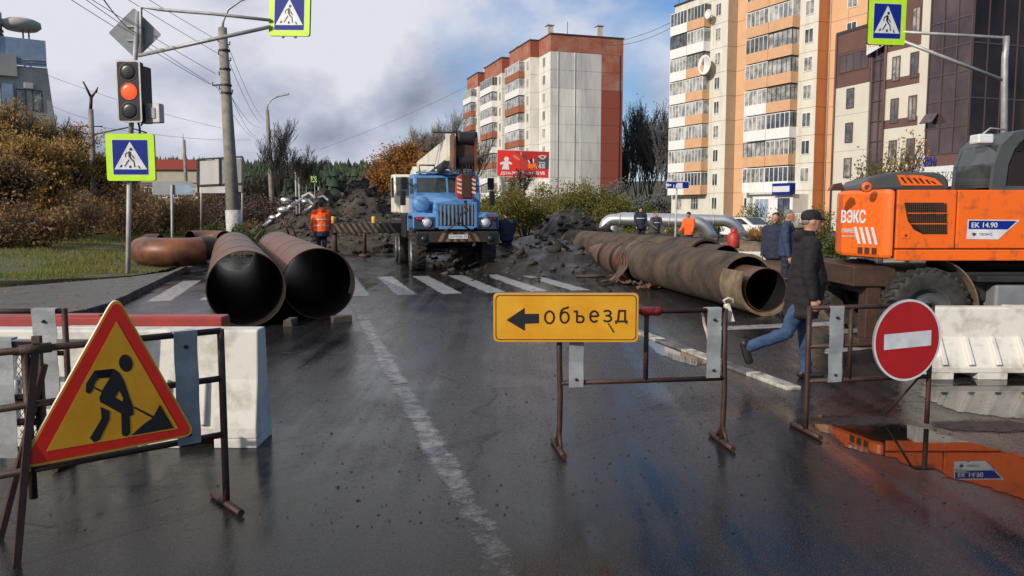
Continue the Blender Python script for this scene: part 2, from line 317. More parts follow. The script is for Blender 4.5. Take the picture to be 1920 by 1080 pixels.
def npmesh(name, V, Fq, mat, smooth=False):           # big meshes: V (n,3), Fq (m,k) all faces alike
    me = bpy.data.meshes.new(name); V = np.asarray(V, np.float32); Fq = np.asarray(Fq, np.int32); k = Fq.shape[1]
    me.vertices.add(len(V)); me.vertices.foreach_set('co', V.ravel())
    me.loops.add(Fq.size); me.loops.foreach_set('vertex_index', Fq.ravel())
    me.polygons.add(len(Fq)); me.polygons.foreach_set('loop_start', np.arange(0, Fq.size, k, dtype=np.int32))
    me.update(calc_edges=True); me.materials.append(MT[mat])
    if smooth: me.polygons.foreach_set('use_smooth', np.ones(len(Fq), bool))
    return me

class B:                                              # collects shapes of ONE part
    def __init__(s): s.v = []; s.f = []; s.sm = []
    def add(s, vs, fs, smooth=False):
        k = len(s.v); s.v += [tuple(x) for x in vs]
        for f in fs: s.f.append([i + k for i in f]); s.sm.append(smooth)
        return s
    def box(s, x0, x1, y0, y1, z0, z1):
        return s.add([(x0, y0, z0), (x1, y0, z0), (x1, y1, z0), (x0, y1, z0), (x0, y0, z1), (x1, y0, z1), (x1, y1, z1), (x0, y1, z1)],
                     [(0, 3, 2, 1), (4, 5, 6, 7), (0, 1, 5, 4), (1, 2, 6, 5), (2, 3, 7, 6), (3, 0, 4, 7)])
    def bar(s, p, q, w, h=None, up=(0, 0, 1)):         # rectangular bar from p to q
        p, q = Vector(p), Vector(q); h = h or w; d = (q - p).normalized(); up = Vector(up)
        if abs(d.dot(up)) > 0.98: up = Vector((0, 1, 0))
        a = d.cross(up).normalized() * w / 2; b = a.cross(d).normalized() * h / 2
        return s.add([p - a - b, p + a - b, p + a + b, p - a + b, q - a - b, q + a - b, q + a + b, q - a + b],
                     [(0, 1, 2, 3), (7, 6, 5, 4), (0, 4, 5, 1), (1, 5, 6, 2), (2, 6, 7, 3), (3, 7, 4, 0)])
    def tube(s, path, r, n=10, caps=True, closed=False):
        path = [Vector(p) for p in path]; m = len(path); rs = r if isinstance(r, (list, tuple)) else [r] * m
        k = len(s.v); up = None
        for i, p in enumerate(path):
            d = (path[min(i + 1, m - 1)] - path[max(i - 1, 0)]).normalized()
            if up is None:
                up = Vector((0, 0, 1)) if abs(d.z) < 0.9 else Vector((1, 0, 0))
            a = d.cross(up).normalized(); b = a.cross(d).normalized(); up = b
            for j in range(n):
                t = 2 * math.pi * j / n; s.v.append(tuple(p + (a * math.cos(t) + b * math.sin(t)) * rs[i]))
        for i in range(m - 1):
            for j in range(n):
                s.f.append([k + i * n + j, k + (i + 1) * n + j, k + (i + 1) * n + (j + 1) % n, k + i * n + (j + 1) % n]); s.sm.append(True)
        if caps:
            s.f.append([k + j for j in range(n)]); s.sm.append(False)
            s.f.append([k + (m - 1) * n + j for j in reversed(range(n))]); s.sm.append(False)
        return s
    def prism(s, pts, y0, y1, plane='xz'):             # outline in a plane, extruded along the third axis
        n = len(pts)
        mk = {'xz': lambda a, b, c: (a, c, b), 'xy': lambda a, b, c: (a, b, c), 'yz': lambda a, b, c: (c, a, b)}[plane]
        vs = [mk(a, b, y0) for a, b in pts] + [mk(a, b, y1) for a, b in pts]
        fs = [list(range(n)), list(range(2 * n - 1, n - 1, -1))] + [(i, i + n, (i + 1) % n + n, (i + 1) % n) for i in range(n)]
        return s.add(vs, fs)
    def flat(s, pts, y, plane='xz'):
        mk = {'xz': lambda a, b: (a, y, b), 'xy': lambda a, b: (a, b, y), 'yz': lambda a, b: (y, a, b)}[plane]
        return s.add([mk(a, b) for a, b in pts], [list(range(len(pts)))])
    def lathe(s, prof, c=(0, 0, 0), axis='z', n=24, smooth=True, a0=0, a1=2 * math.pi):   # prof: (radius, along)
        k = len(s.v); m = len(prof); full = abs(a1 - a0 - 2 * math.pi) < 1e-6; nn = n if full else n + 1
        for (r, h) in prof:
            for j in range(nn):
                t = a0 + (a1 - a0) * j / n; x, y = r * math.cos(t), r * math.sin(t)
                p = {'z': (x, y, h), 'y': (x, h, y), 'x': (h, x, y)}[axis]
                s.v.append((p[0] + c[0], p[1] + c[1], p[2] + c[2]))
        for i in range(m - 1):
            for j in range(n):
                s.f.append([k + i * nn + j, k + i * nn + (j + 1) % nn, k + (i + 1) * nn + (j + 1) % nn, k + (i + 1) * nn + j]); s.sm.append(smooth)
        return s
    def ball(s, c, r, n=10, sc=(1, 1, 1)):
        m = n // 2
        prof = [(math.sin(math.pi * i / m) * r, -math.cos(math.pi * i / m) * r) for i in range(m + 1)]
        k = len(s.v); s.lathe(prof, (0, 0, 0), 'z', n)
        for i in range(k, len(s.v)):
            v = s.v[i]; s.v[i] = (c[0] + v[0] * sc[0], c[1] + v[1] * sc[1], c[2] + v[2] * sc[2])
        return s
    def xf(s, Mx):
        s.v = [tuple(Mx @ Vector(v)) for v in s.v]; return s
    def mesh(s, name, mat, bevel=0.0, fixn=True, jitter=0.0):
        if jitter: s.v = [tuple(c + rng.uniform(-jitter, jitter) for c in v) for v in s.v]
        me = bpy.data.meshes.new(name); me.from_pydata(s.v, [], s.f)
        me.polygons.foreach_set('use_smooth', s.sm)
        if fixn or bevel:
            bm = bmesh.new(); bm.from_mesh(me)
            if fixn: bmesh.ops.recalc_face_normals(bm, faces=bm.faces)
            if bevel:
                ed = [e for e in bm.edges if len(e.link_faces) == 2 and e.calc_face_angle(0) > 0.6]
                bmesh.ops.bevel(bm, geom=ed, offset=bevel, segments=2, affect='EDGES', profile=0.5, clamp_overlap=True)
            bm.to_mesh(me); bm.free()
        me.materials.append(MT[mat]); return me
    def build(s, name, mat, parent=None, bevel=0.0, fixn=True, loc=None, rz=None, jitter=0.0):
        return link(name, s.mesh(name, mat, bevel, fixn, jitter), parent, loc, rz)

def rrect(x0, x1, z0, z1, r, n=5):
    pts = []
    for cx, cz, a in ((x1 - r, z0 + r, -90), (x1 - r, z1 - r, 0), (x0 + r, z1 - r, 90), (x0 + r, z0 + r, 180)):
        for i in range(n + 1):
            t = R(a + 90 * i / n); pts.append((cx + r * math.cos(t), cz + r * math.sin(t)))
    return pts
def round_poly(pts, r, n=5):
    out = []; m = len(pts)
    for i in range(m):
        p0, p1, p2 = Vector(pts[i - 1]), Vector(pts[i]), Vector(pts[(i + 1) % m])
        a, b = (p0 - p1).normalized(), (p2 - p1).normalized(); half = a.angle(b) / 2; d = r / math.tan(half)
        q0, q1 = p1 + a * d, p1 + b * d
        for k in range(n + 1):
            t = k / n; out.append(tuple((1 - t) ** 2 * q0 + 2 * t * (1 - t) * p1 + t * t * q1))
    return out
def circ(cx, cz, r, n=20, sx=1, sz=1): return [(cx + r * sx * math.cos(2 * math.pi * i / n), cz + r * sz * math.sin(2 * math.pi * i / n)) for i in range(n)]

def text(body, mat, parent, name='lettering', w=1.0, h=None, at=(0, 0), y=-0.004, M4=None, bold=0.0, shear=0.0):
    """flat print: letters in the XZ plane of the parent, centred at `at`, w wide and h high"""
    c = bpy.data.curves.new('txt', 'FONT'); c.body = body; c.shear = shear
    o = bpy.data.objects.new('txt', c); me = baked(o)
    bpy.data.objects.remove(o); bpy.data.curves.remove(c)
    xs = [v.co.x for v in me.vertices]; ys = [v.co.y for v in me.vertices]
    x0, x1, y0, y1 = min(xs), max(xs), min(ys), max(ys); kx = w / (x1 - x0); ky = (h / (y1 - y0)) if h else kx
    for v in me.vertices:
        p = Vector(((v.co.x - (x0 + x1) / 2) * kx + at[0], y, (v.co.y - (y0 + y1) / 2) * ky + at[1]))
        v.co = M4 @ p if M4 is not None else p
    if bold:                                    # a heavier face: the same letters laid again a hair to each side
        bm = bmesh.new(); bm.from_mesh(me); d = bold * ky; g0 = bm.verts[:] + bm.edges[:] + bm.faces[:]
        yv = Vector((0, -1, 0)); xv = Vector((1, 0, 0)); zv = Vector((0, 0, 1))
        if M4 is not None: r3 = M4.to_3x3(); yv, xv, zv = r3 @ yv, r3 @ xv, r3 @ zv
        for q, (dx, dz) in enumerate(((-1, -.6), (1, -.6), (-1, .6), (1, .6))):
            n = bmesh.ops.duplicate(bm, geom=g0)['geom']; bmesh.ops.translate(bm, vec=xv * dx * d + zv * dz * d + yv * .0003 * (q + 1), verts=[v for v in n if isinstance(v, bmesh.types.BMVert)])
        bm.to_mesh(me); bm.free()
    me.materials.clear(); me.materials.append(MT[mat]); me.name = name
    return link(name, me, parent)

def copy_tree(o, parent=None):
    c = o.copy(); COL.objects.link(c); c.parent = parent
    for ch in list(o.children): copy_tree(ch, c)
    return c
# ================================================================== ground, road, verge
def sheet(name, pts, z, mat, kind='structure'):
    b = B(); b.add([(p[0], p[1], z) for p in pts], [list(range(len(pts)))])
    me = b.mesh(name, mat, fixn=False)
    if me.polygons[0].normal.z < 0: me.flip_normals()
    o = link(name, me); tag(o, kind=kind); return o
def film(pix, mat, name, z, jag, feather=0.09, kind='structure'):
    """a flat film with a ragged shore: inner area plus a rim over which its cover fades to nothing"""
    pts = [G(*p) for p in pix]; out = []
    for i, p in enumerate(pts):
        q = pts[(i + 1) % len(pts)]; n = max(2, int((q - p).length / 0.06))
        for k in range(n):
            a = p.lerp(q, k / n); w = mnoise.noise_vector(a * 3.0) * jag + mnoise.noise_vector(a * 9.0) * jag * 0.5; out.append(Vector((a.x + w.x, a.y + w.y, 0)))
    n = len(out); cen = sum(out, Vector()) / n; area = sum(out[k].x * out[(k + 1) % n].y - out[(k + 1) % n].x * out[k].y for k in range(n)); sg = 1 if area > 0 else -1
    rim = []
    for k in range(n):
        d = (out[(k + 3) % n] - out[k - 3]); nn = Vector((d.y, -d.x, 0)).normalized() * sg; rim.append(out[k] + nn * feather)
    vs = [(p.x, p.y, z) for p in out] + [(p.x, p.y, z) for p in rim]
    b = B(); b.add(vs, [list(range(n))] + [(k, (k + 1) % n, (k + 1) % n + n, k + n) for k in range(n)]); me = b.mesh(name, mat, fixn=False)
    at = me.attributes.new('cover', 'FLOAT', 'POINT'); at.data.foreach_set('value', [1.0] * n + [0.0] * n)
    bm = bmesh.new(); bm.from_mesh(me)
    for f in bm.faces:
        f.normal_update()
        if f.normal.z < 0: f.normal_flip()
    bmesh.ops.triangulate(bm, faces=bm.faces[:]); bm.to_mesh(me); bm.free()
    o = link(name, me); tag(o, kind=kind); return o
sheet('ground', [(-2500, -900), (2500, -900), (2500, 4000), (-2500, 4000)], -0.03, 'far_land')

road_pts = [(-90, -60), (90, -60), (90, 12), RP(16, 30), RP(9, 46), RP(5.6, 60), RP(5.6, 420), RP(-3.45, 420), RP(-3.45, 15.5), RP(-3.8, 14.2), RP(-4.7, 13.0), RP(-6.2, 12.2), RP(-9, 11.6), RP(-90, -9)]
sheet('road', road_pts, 0.0, 'wet_asphalt')

# apron of the left pavement, wedge between kerb and grass
ap = [RP(-3.62, 15.6), RP(-3.95, 14.3), RP(-4.8, 13.2), RP(-6.3, 12.4), RP(-9, 11.8), RP(-60, 0), G(-900, 575), G(0, 550), G(150, 537), G(240, 529), G(330, 516), G(362, 508), RP(-3.62, 27)]
sheet('pavement', ap, 0.13, 'sidewalk')

def kerb_run(path, name='kerb', w=0.16, h=0.15, piece=1.0, mat='kerb', white=None, gap=0.012, h0=-0.05):
    """kerb built stone by stone along a path of points"""
    root = thing(name, None, None); tag(root, kind='structure'); del_ = []
    L = 0.0; pts = [Vector((p[0], p[1], 0)) for p in path]; acc = [0.0]
    for i in range(1, len(pts)): acc.append(acc[-1] + (pts[i] - pts[i - 1]).length)
    def at(d):
        for i in range(1, len(pts)):
            if d <= acc[i] or i == len(pts) - 1:
                t = (d - acc[i - 1]) / (acc[i] - acc[i - 1]); return pts[i - 1].lerp(pts[i], t)
    k = 0; d = 0.0
    while d + piece <= acc[-1] + 1e-6:
        a, c = at(d + gap / 2), at(d + piece - gap / 2); n = Vector((-(c - a).y, (c - a).x, 0)).normalized() * w / 2; hh = h + rng.uniform(-0.012, 0.008)
        b = B(); b.add([(*(a - n).xy, h0), (*(c - n).xy, h0), (*(c + n).xy, h0), (*(a + n).xy, h0), (*(a - n).xy, hh), (*(c - n).xy, hh), (*(c + n).xy, hh), (*(a + n).xy, hh)],
                     [(0, 3, 2, 1), (4, 5, 6, 7), (0, 1, 5, 4), (1, 2, 6, 5), (2, 3, 7, 6), (3, 0, 4, 7)])
        b.build('kerb_stone', white if (white and k % 2 == 0) else mat, root, bevel=0.012); d += piece; k += 1
    return root
kerb_run([RP(-60, 0.0), RP(-9, 11.7), RP(-6.25, 12.3), RP(-4.75, 13.1), RP(-3.88, 14.25), RP(-3.54, 15.55), RP(-3.54, 60)])
kerb_run([RP(4.78, 7.0), RP(4.82, 13.6)], 'sunken_kerb', w=0.17, h=0.035, piece=0.8, white='kerb_paint')

# painted markings: crossing and centre line, each stripe one mark
def stripe(s0, s1, t0, t1, name, mat='zebra_paint', WOB=.05):
    n = max(6, int((t1 - t0) / .12)); vs = []; cov = []; e = .05
    for i in range(n):
        t = t0 + (t1 - t0) * i / (n - 1); w0 = WOB * .5 * mnoise.noise(Vector((s0 * 3, t * 2.3, 1))); w1 = WOB * .5 * mnoise.noise(Vector((s1 * 3, t * 2.1, 8))); end = 0.0 if i in (0, n - 1) else 1.0
        for s_, c in ((s0 + w0 - e, 0), (s0 + w0 + e, 1), (s1 + w1 - e, 1), (s1 + w1 + e, 0)): vs.append((*RP(s_, t).xy, 0.004)); cov.append(c * end * (min(1.0, max(0.55, (t - 1.0) / 5.0)) if mat == 'paint' else 1.0))  # centre line cover lowered towards the camera to imitate its fading sky sheen
    b = B(); b.add(vs, [(4 * i + q, 4 * i + q + 1, 4 * i + q + 5, 4 * i + q + 4) for i in range(n - 1) for q in range(3)]); me = b.mesh(name, mat)
    at = me.attributes.new('cover', 'FLOAT', 'POINT'); at.data.foreach_set('value', cov); return me
zc = thing('crossing_marking', None, None); tag(zc, kind='structure')
for k in range(10): link('stripe', stripe(-3.1 + k * 1.0, -2.62 + k * 1.0, 17.2, 22.4, 'stripe'), zc)
lm = thing('lane_marking', None, None); tag(lm, kind='structure')
for t0, t1 in ((2.5, 8.2), (8.22, 13.4), (13.42, 15.9)):
    link('stripe', stripe(0.82, 1.05, t0, t1, 'stripe', 'paint', .06), lm)
for px0, py0, px1, py1, hw_ in ((1345, 613, 1640, 600, 7), (1550, 655, 1660, 641, 9), (1556, 620, 1640, 612, 8)):
    o = film([(px0, py0), (px1, py1), (px1, py1 + hw_), (px0, py0 + hw_)], 'zebra_paint', 'stripe', .004, .02, .05); del o['kind']; o.parent = lm

# puddles: real sheets of still water with ragged shores
def puddle(pix, name='puddle', jag=0.06): film(pix, 'water', name, 0.0035, jag)
puddle([(1540, 782), (1600, 780), (1660, 800), (1720, 806), (1800, 828), (1880, 850), (1990, 905), (1990, 965), (1920, 938), (1850, 905), (1790, 892), (1760, 880), (1700, 868), (1650, 846), (1600, 836), (1560, 815)], jag=0.13)
puddle([(1740, 722), (1830, 716), (1990, 718), (1990, 790), (1880, 782), (1800, 768), (1740, 748)], jag=0.12)
puddle([(1215, 640), (1250, 640), (1330, 676), (1300, 684), (1240, 664)], jag=0.04)

for cx, cy, rx, ry, lab in ((1610, 790, 75, 7, 'dark mud clumps along the far rim of the orange puddle'), (1850, 800, 90, 7, 'mud and twigs in front of the ribbed road block')):
    o = film([(cx + rx * math.cos(a), cy + ry * math.sin(a)) for a in np.linspace(0, 6.28, 14, endpoint=False)], 'mud_film', 'mud_patch', .0045, .06, .12, 'stuff'); tag(o, lab, 'mud')

# grass verge with the tram embankment
def verge_h(s, t):
    x = -s
    h = 0.10 + 0.34 * min(1, max(0, (x - 3.6) / 7.0)) + 0.05 * mnoise.noise(Vector((s * .5, t * .35, 0))) + 0.025 * mnoise.noise(Vector((s * 1.7, t * 1.3, 3)))
    if x > 14: h = h - 0.10 * min(1, (x - 14) / 2)
    return max(h, 0.10)
def edge_t(s):                                  # where the grass starts (far side of the pavement wedge)
    x = -s
    return 25.0 - 2.8 * (x - 3.6) if x < 4.45 else 22.6 - 1.17 * (x - 4.45) if x < 6.5 else 20.2 - (x - 6.5) * 0.30
def verge():
    ss = [-3.62, -3.9, -4.4] + list(np.arange(-5, -24, -0.6)) + list(np.arange(-24, -70, -4)); V = []; nt = 90; idx = {}
    for i, s in enumerate(ss):
        for j in range(nt):
            u = j / (nt - 1); t0 = edge_t(s); t = t0 + (330 - t0) * u ** 2.4
            p = RP(s, t); h = verge_h(s, t)
            if j == 0: h = 0.02
            V.append((p.x, p.y, h if i else 0.12))
    Fq = [(i * nt + j, i * nt + j + 1, (i + 1) * nt + j + 1, (i + 1) * nt + j) for i in range(len(ss) - 1) for j in range(nt - 1)]
    me = npmesh('grass_verge', V, Fq, 'grass_soil', True); o = link('grass_verge', me)
    if me.polygons[0].normal.z < 0: me.flip_normals()
    tag(o, kind='structure')
verge()
def grass(n, smin, smax, tmin, tmax, name, label, hmin=.05, hmax=.16, hfun=verge_h, cond=None, mat='grass_blade'):
    V = []; cnt = 0; Fq = []
    while cnt < n:
        s = rng.uniform(smin, smax); u = rng.random(); t = tmin + (tmax - tmin) * u * u
        if hfun is verge_h and t < edge_t(s) + .05: continue
        if cond and not cond(s, t): continue
        d = mnoise.noise(Vector((s * .55, t * .45, 9)))
        if d < -0.12 + rng.uniform(-.22, .22): continue
        p = RP(s, t); z = hfun(s, t) - 0.015; h = rng.uniform(hmin, hmax) * (.55 + 1.5 * max(0, d + .1)) * (1 + t / 130); w = 0.006 + t * 0.00034
        a = rng.uniform(0, 6.283); dx, dy = math.cos(a) * w, math.sin(a) * w; lx, ly = rng.uniform(-.7, .7) * h, rng.uniform(-.7, .7) * h
        V += [(p.x - dx, p.y - dy, z), (p.x + dx, p.y + dy, z), (p.x + lx, p.y + ly, z + h)]; Fq.append((3 * cnt, 3 * cnt + 1, 3 * cnt + 2)); cnt += 1
    o = link(name, npmesh(name, V, Fq, mat)); tag(o, label, 'grass', kind='stuff')
grass(100000, -22, -3.7, 16, 100, 'verge_grass', 'short autumn grass on the verge beside the tram track')

def litter(n):
    V = []; Fq = []
    for i in range(n):
        sx = rng.uniform(-16, -3.7); t = rng.uniform(14, 40); p = RP(sx, t); z = (verge_h(sx, t) + .05 * rng.random() if t > edge_t(sx) else .137); a = rng.uniform(0, 6.28); q = rng.uniform(.025, .055)
        m = len(V)
        for k in range(4): V.append((p.x + q * math.cos(a + k * 1.57) * (1 if k % 2 else .6), p.y + q * math.sin(a + k * 1.57) * (1 if k % 2 else .6), z + rng.uniform(0, .02)))
        Fq.append((m, m + 1, m + 2, m + 3))
    o = link('leaf_litter', npmesh('leaf_litter', V, Fq, 'leaf_autumn')); tag(o, 'fallen autumn leaves on the pavement and verge', 'leaves', kind='stuff')
litter(2600)

# tram rails on the embankment
for i, s in enumerate((-10.9, -12.4, -16.2, -17.7)):
    b = B(); n = 46
    pts = [RP(s - 0.012 * t, 8 + t) for t in np.linspace(0, 1, n) ** 1.6 * 280]
    prof = [(-.05, 0), (.05, 0), (.05, .02), (.02, .04), (.02, .11), (.037, .12), (.037, .16), (-.037, .16), (-.037, .12), (-.02, .11), (-.02, .04), (-.05, .02)]
    vs = []; fs = []
    for p in pts:
        st = Vector((p.dot(RS), p.dot(RD)))
        z = verge_h(st.x, st.y) - 0.02
        vs += [(p.x + RS.x * a, p.y + RS.y * a, z + c) for a, c in prof]
    k = len(prof)
    for j in range(n - 1): fs += [(j * k + q, j * k + (q + 1) % k, (j + 1) * k + (q + 1) % k, (j + 1) * k + q) for q in range(k)]
    b.add(vs, fs); o = b.build('tram_rail', 'rust_dark')
    tag(o, ('rusty tram rail running through the grass, nearest to the road', 'rusty tram rail in the grass, second from the road', 'rusty tram rail in the grass, third from the road', 'rusty tram rail farthest from the road, by the thicket')[i], 'rail', 'tram rails')

# heaps of dug earth
def mound(name, label, c, rx, ry, h, rot=0.0, rough=0.45, mat='rubble', n=72, seed=0, chunks=400, csize=(0.04, 0.2), cat='earth heap'):
    V = []; Fq = []; ca, sa = math.cos(rot), math.sin(rot); H = {}
    for i in range(n):
        for j in range(n):
            x, y = (i / (n - 1) * 2 - 1) * 1.25, (j / (n - 1) * 2 - 1) * 1.25
            r = math.hypot(x, y); q = Vector((x * rx * .6 + seed, y * ry * .6, seed * 1.7))
            z = h * max(0, 1 - r ** 2.2) * (1 + rough * mnoise.noise(q)) + (rough * h * 0.35 * mnoise.fractal(q * 2.3, .8, 2.1, 4) if r < 1.1 else 0)
            if r > 1: z -= 0.25 * (r - 1) * h + .05
            H[i, j] = z; X, Y = x * rx, y * ry
            V.append((c[0] + X * ca - Y * sa, c[1] + X * sa + Y * ca, z))
    Fq = [(i * n + j, (i + 1) * n + j, (i + 1) * n + j + 1, i * n + j + 1) for i in range(n - 1) for j in range(n - 1)]
    # lumps of clay and broken asphalt lying on it, part of the same heap
    CV = []; CF = []
    base = [(1, 0, 0), (-1, 0, 0), (0, 1, 0), (0, -1, 0), (0, 0, 1), (0, 0, -1)]; bf = [(0, 2, 4), (2, 1, 4), (1, 3, 4), (3, 0, 4), (2, 0, 5), (1, 2, 5), (3, 1, 5), (0, 3, 5)]
    for k in range(chunks):
        i, j = rng.randrange(2, n - 2), rng.randrange(2, n - 2); v = V[i * n + j]
        if v[2] < 0.02 and rng.random() < .7: continue
        sz = rng.uniform(*csize) * (1.0 if rng.random() < .93 else 2.2); a = rng.uniform(0, 6.28); m = len(CV)
        for q in base:
            w = [q[d] * sz * rng.uniform(.5, 1.3) for d in range(3)]
            CV.append((v[0] + w[0] * math.cos(a) - w[1] * math.sin(a) + rng.uniform(-.1, .1), v[1] + w[0] * math.sin(a) + w[1] * math.cos(a), max(v[2], 0) + w[2] * .8 + sz * .2))
        CF += [(m + f[0], m + f[1], m + f[2]) for f in bf]
    root = thing(name, label, cat, (0, 0, 0)); root['kind'] = 'stuff'
    o = link('earth', npmesh('earth', V, Fq, mat, True), root); o['kind'] = 'stuff'
    o2 = link('lumps', npmesh('lumps', CV, CF, 'clod'), root); o2['kind'] = 'stuff'
    return root
pm = P(672, 372, 42)
mound('earth_heap', 'tall heap of dug earth and broken asphalt left of the blue truck', (pm.x + .2, 42), 5.6, 3.4, 2.7, .2, seed=1, chunks=2600, csize=(.03, .15))
mound('earth_heap', 'lower heap of earth behind the striped outrigger beam', (P(610, 400, 40).x, 39), 4.6, 2.6, 1.75, .1, seed=2, chunks=1400, csize=(.03, .12))
mound('earth_heap', 'low rubble spread behind the orange worker', (P(655, 460, 35).x, 35.0), 5.2, 1.7, .85, .15, seed=3, chunks=700, csize=(.04, .16))
mound('earth_heap', 'dark wet mud spread right of the blue truck', (P(1020, 470, 27).x, 28), 3.4, 6.2, .85, .2, .3, mat='mud', seed=4, chunks=600, csize=(.03, .14))
mound('earth_heap', 'dark clay heap at the far end of the long pipe', (P(1070, 440, 31).x, 32), 2.0, 3.0, 1.45, .3, mat='mud', seed=5, chunks=350, csize=(.04, .18))
mound('earth_heap', 'low brown earth bank beyond the second pipe', (P(1250, 440, 33).x, 33), 7.5, 2.6, .75, .1, mat='rubble', seed=6, chunks=300)
mound('earth_heap', 'brown clay heap beside the red gas cylinder', (P(1415, 462, 24).x, 24), 2.4, 1.6, .85, .1, mat='insul_pale', seed=7, chunks=160, csize=(.03, .1))

# loose mud crumbs on the road
def crumbs():
    CV = []; CF = []; base = [(1, 0, 0), (-.6, .9, 0), (-.6, -.9, 0), (0, 0, .7)]
    for k in range(1800):
        if rng.random() < .5: p = RP(rng.gauss(2.0, 2.4), rng.uniform(4.5, 17))
        else:
            p = G(rng.uniform(560, 1900), rng.uniform(600, 1000))
        if p.y > 24: continue
        sz = abs(rng.gauss(0, .006)) + .002; a = rng.uniform(0, 6.28); m = len(CV)
        for q in base:
            x, y = q[0] * sz * rng.uniform(.6, 1.5), q[1] * sz * rng.uniform(.6, 1.5)
            CV.append((p.x + x * math.cos(a) - y * math.sin(a), p.y + x * math.sin(a) + y * math.cos(a), 0.004 + q[2] * sz * .5))
        CF += [(m, m + 1, m + 3), (m + 1, m + 2, m + 3), (m + 2, m, m + 3)]
    o = link('mud_crumbs', npmesh('mud_crumbs', CV, CF, 'mud')); tag(o, 'crumbs of mud and gravel scattered over the wet road', 'gravel', kind='stuff')
crumbs()

# ================================================================== hills and far woods
def hill_h(x, y):
    r = max(0, min(1, (y - 260) / 420)); r = r * r * (3 - 2 * r)
    return 30 * r * (0.9 + 0.25 * mnoise.noise(Vector((x * .004, y * .003, 1)))) + (1 if y < 260 else 0) * 0 - 0.5
def hills():
    xs = np.linspace(-900, 700, 60); ys = np.linspace(255, 1100, 30)
    V = [(x, y, hill_h(x, y) if j else -0.6) for j, y in enumerate(ys) for x in xs]; n = len(xs)
    Fq = [(j * n + i, j * n + i + 1, (j + 1) * n + i + 1, (j + 1) * n + i) for j in range(len(ys) - 1) for i in range(n - 1)]
    o = link('hills', npmesh('hills', V, Fq, 'far_land', True)); tag(o, kind='structure')
hills()
def forest():
    V = []; Fq = []
    for k in range(7000):
        y = rng.uniform(400, 760); x = rng.uniform(-.52, .12) * y
        z = hill_h(x, y) - 0.5; h = rng.uniform(10, 20); r = h * rng.uniform(.12, .24); m0 = 6; tiers = rng.choice((2, 3, 3))
        for q in range(tiers):
            zb = z + h * (0.12 + .27 * q); zt = z + h * (0.52 + .24 * q) if q < tiers - 1 else z + h
            rr = r * (1 - .27 * q); m = len(V); a0 = rng.uniform(0, 6)
            for i in range(m0):
                a = a0 + i * 6.2832 / m0; w = rr * rng.uniform(.7, 1.25); V.append((x + w * math.cos(a), y + w * math.sin(a), zb + rng.uniform(-.6, .6)))
            V.append((x + rng.uniform(-.4, .4), y, zt - (rng.uniform(0, .25) * h if q == tiers - 1 else 0))); Fq += [(m + i, m + (i + 1) % m0, m + m0) for i in range(m0)]
    o = link('pine_forest', npmesh('pine_forest', V, Fq, 'pine')); tag(o, 'dark pine forest covering the far hillside', 'forest', kind='stuff')
forest()
def far_shrubs():
    V = []; Fq = []
    for k in range(1500):
        y = rng.uniform(150, 330); x = rng.uniform(-.42, .03) * y; h = rng.uniform(2.5, 6); z = max(0, hill_h(x, y) if y > 255 else 0)
        for q in range(26):
            m = len(V); c = Vector((x + rng.gauss(0, h * .28), y + rng.gauss(0, h * .28), z + h * rng.uniform(.05, 1))); s = rng.uniform(.25, .6)
            for i in range(4): V.append(tuple(c + Vector((rng.uniform(-s, s), rng.uniform(-s, s), rng.uniform(-s, s)))))
            Fq.append((m, m + 1, m + 2, m + 3))
    o = link('far_thicket', npmesh('far_thicket', V, Fq, 'shrub_red')); tag(o, 'reddish bare thicket in front of the far pine forest', 'thicket', kind='stuff')
far_shrubs()

# ================================================================== trees and shrubs
def leaf_cloud(clumps, n, size, zsq=1.0, flat=0.0):
    """leaf-sized quads spread through clumps (centre, radius)"""
    C = np.array([c for c, r in clumps], np.float32).reshape(-1, 3); Rr = np.array([r for c, r in clumps], np.float32)
    pr = Rr ** 2.2; pr /= pr.sum(); k = nrg.choice(len(clumps), n, p=pr)
    d = nrg.normal(size=(n, 3)); d /= np.linalg.norm(d, axis=1)[:, None]; rad = Rr[k] * nrg.random(n) ** .45
    c = C[k] + d * rad[:, None] * np.array([1, 1, zsq]); c[:, 2] = np.maximum(c[:, 2], .03)
    a = nrg.normal(size=(n, 3)); a /= np.linalg.norm(a, axis=1)[:, None]; b = np.cross(a, nrg.normal(size=(n, 3))); b /= np.linalg.norm(b, axis=1)[:, None]
    sz = size * nrg.uniform(.6, 1.4, n)[:, None]; a *= sz; b *= sz * .55
    V = np.stack([c - a, c - b, c + a, c + b], 1).reshape(-1, 3); Fq = np.arange(4 * n).reshape(-1, 4)
    return V, Fq
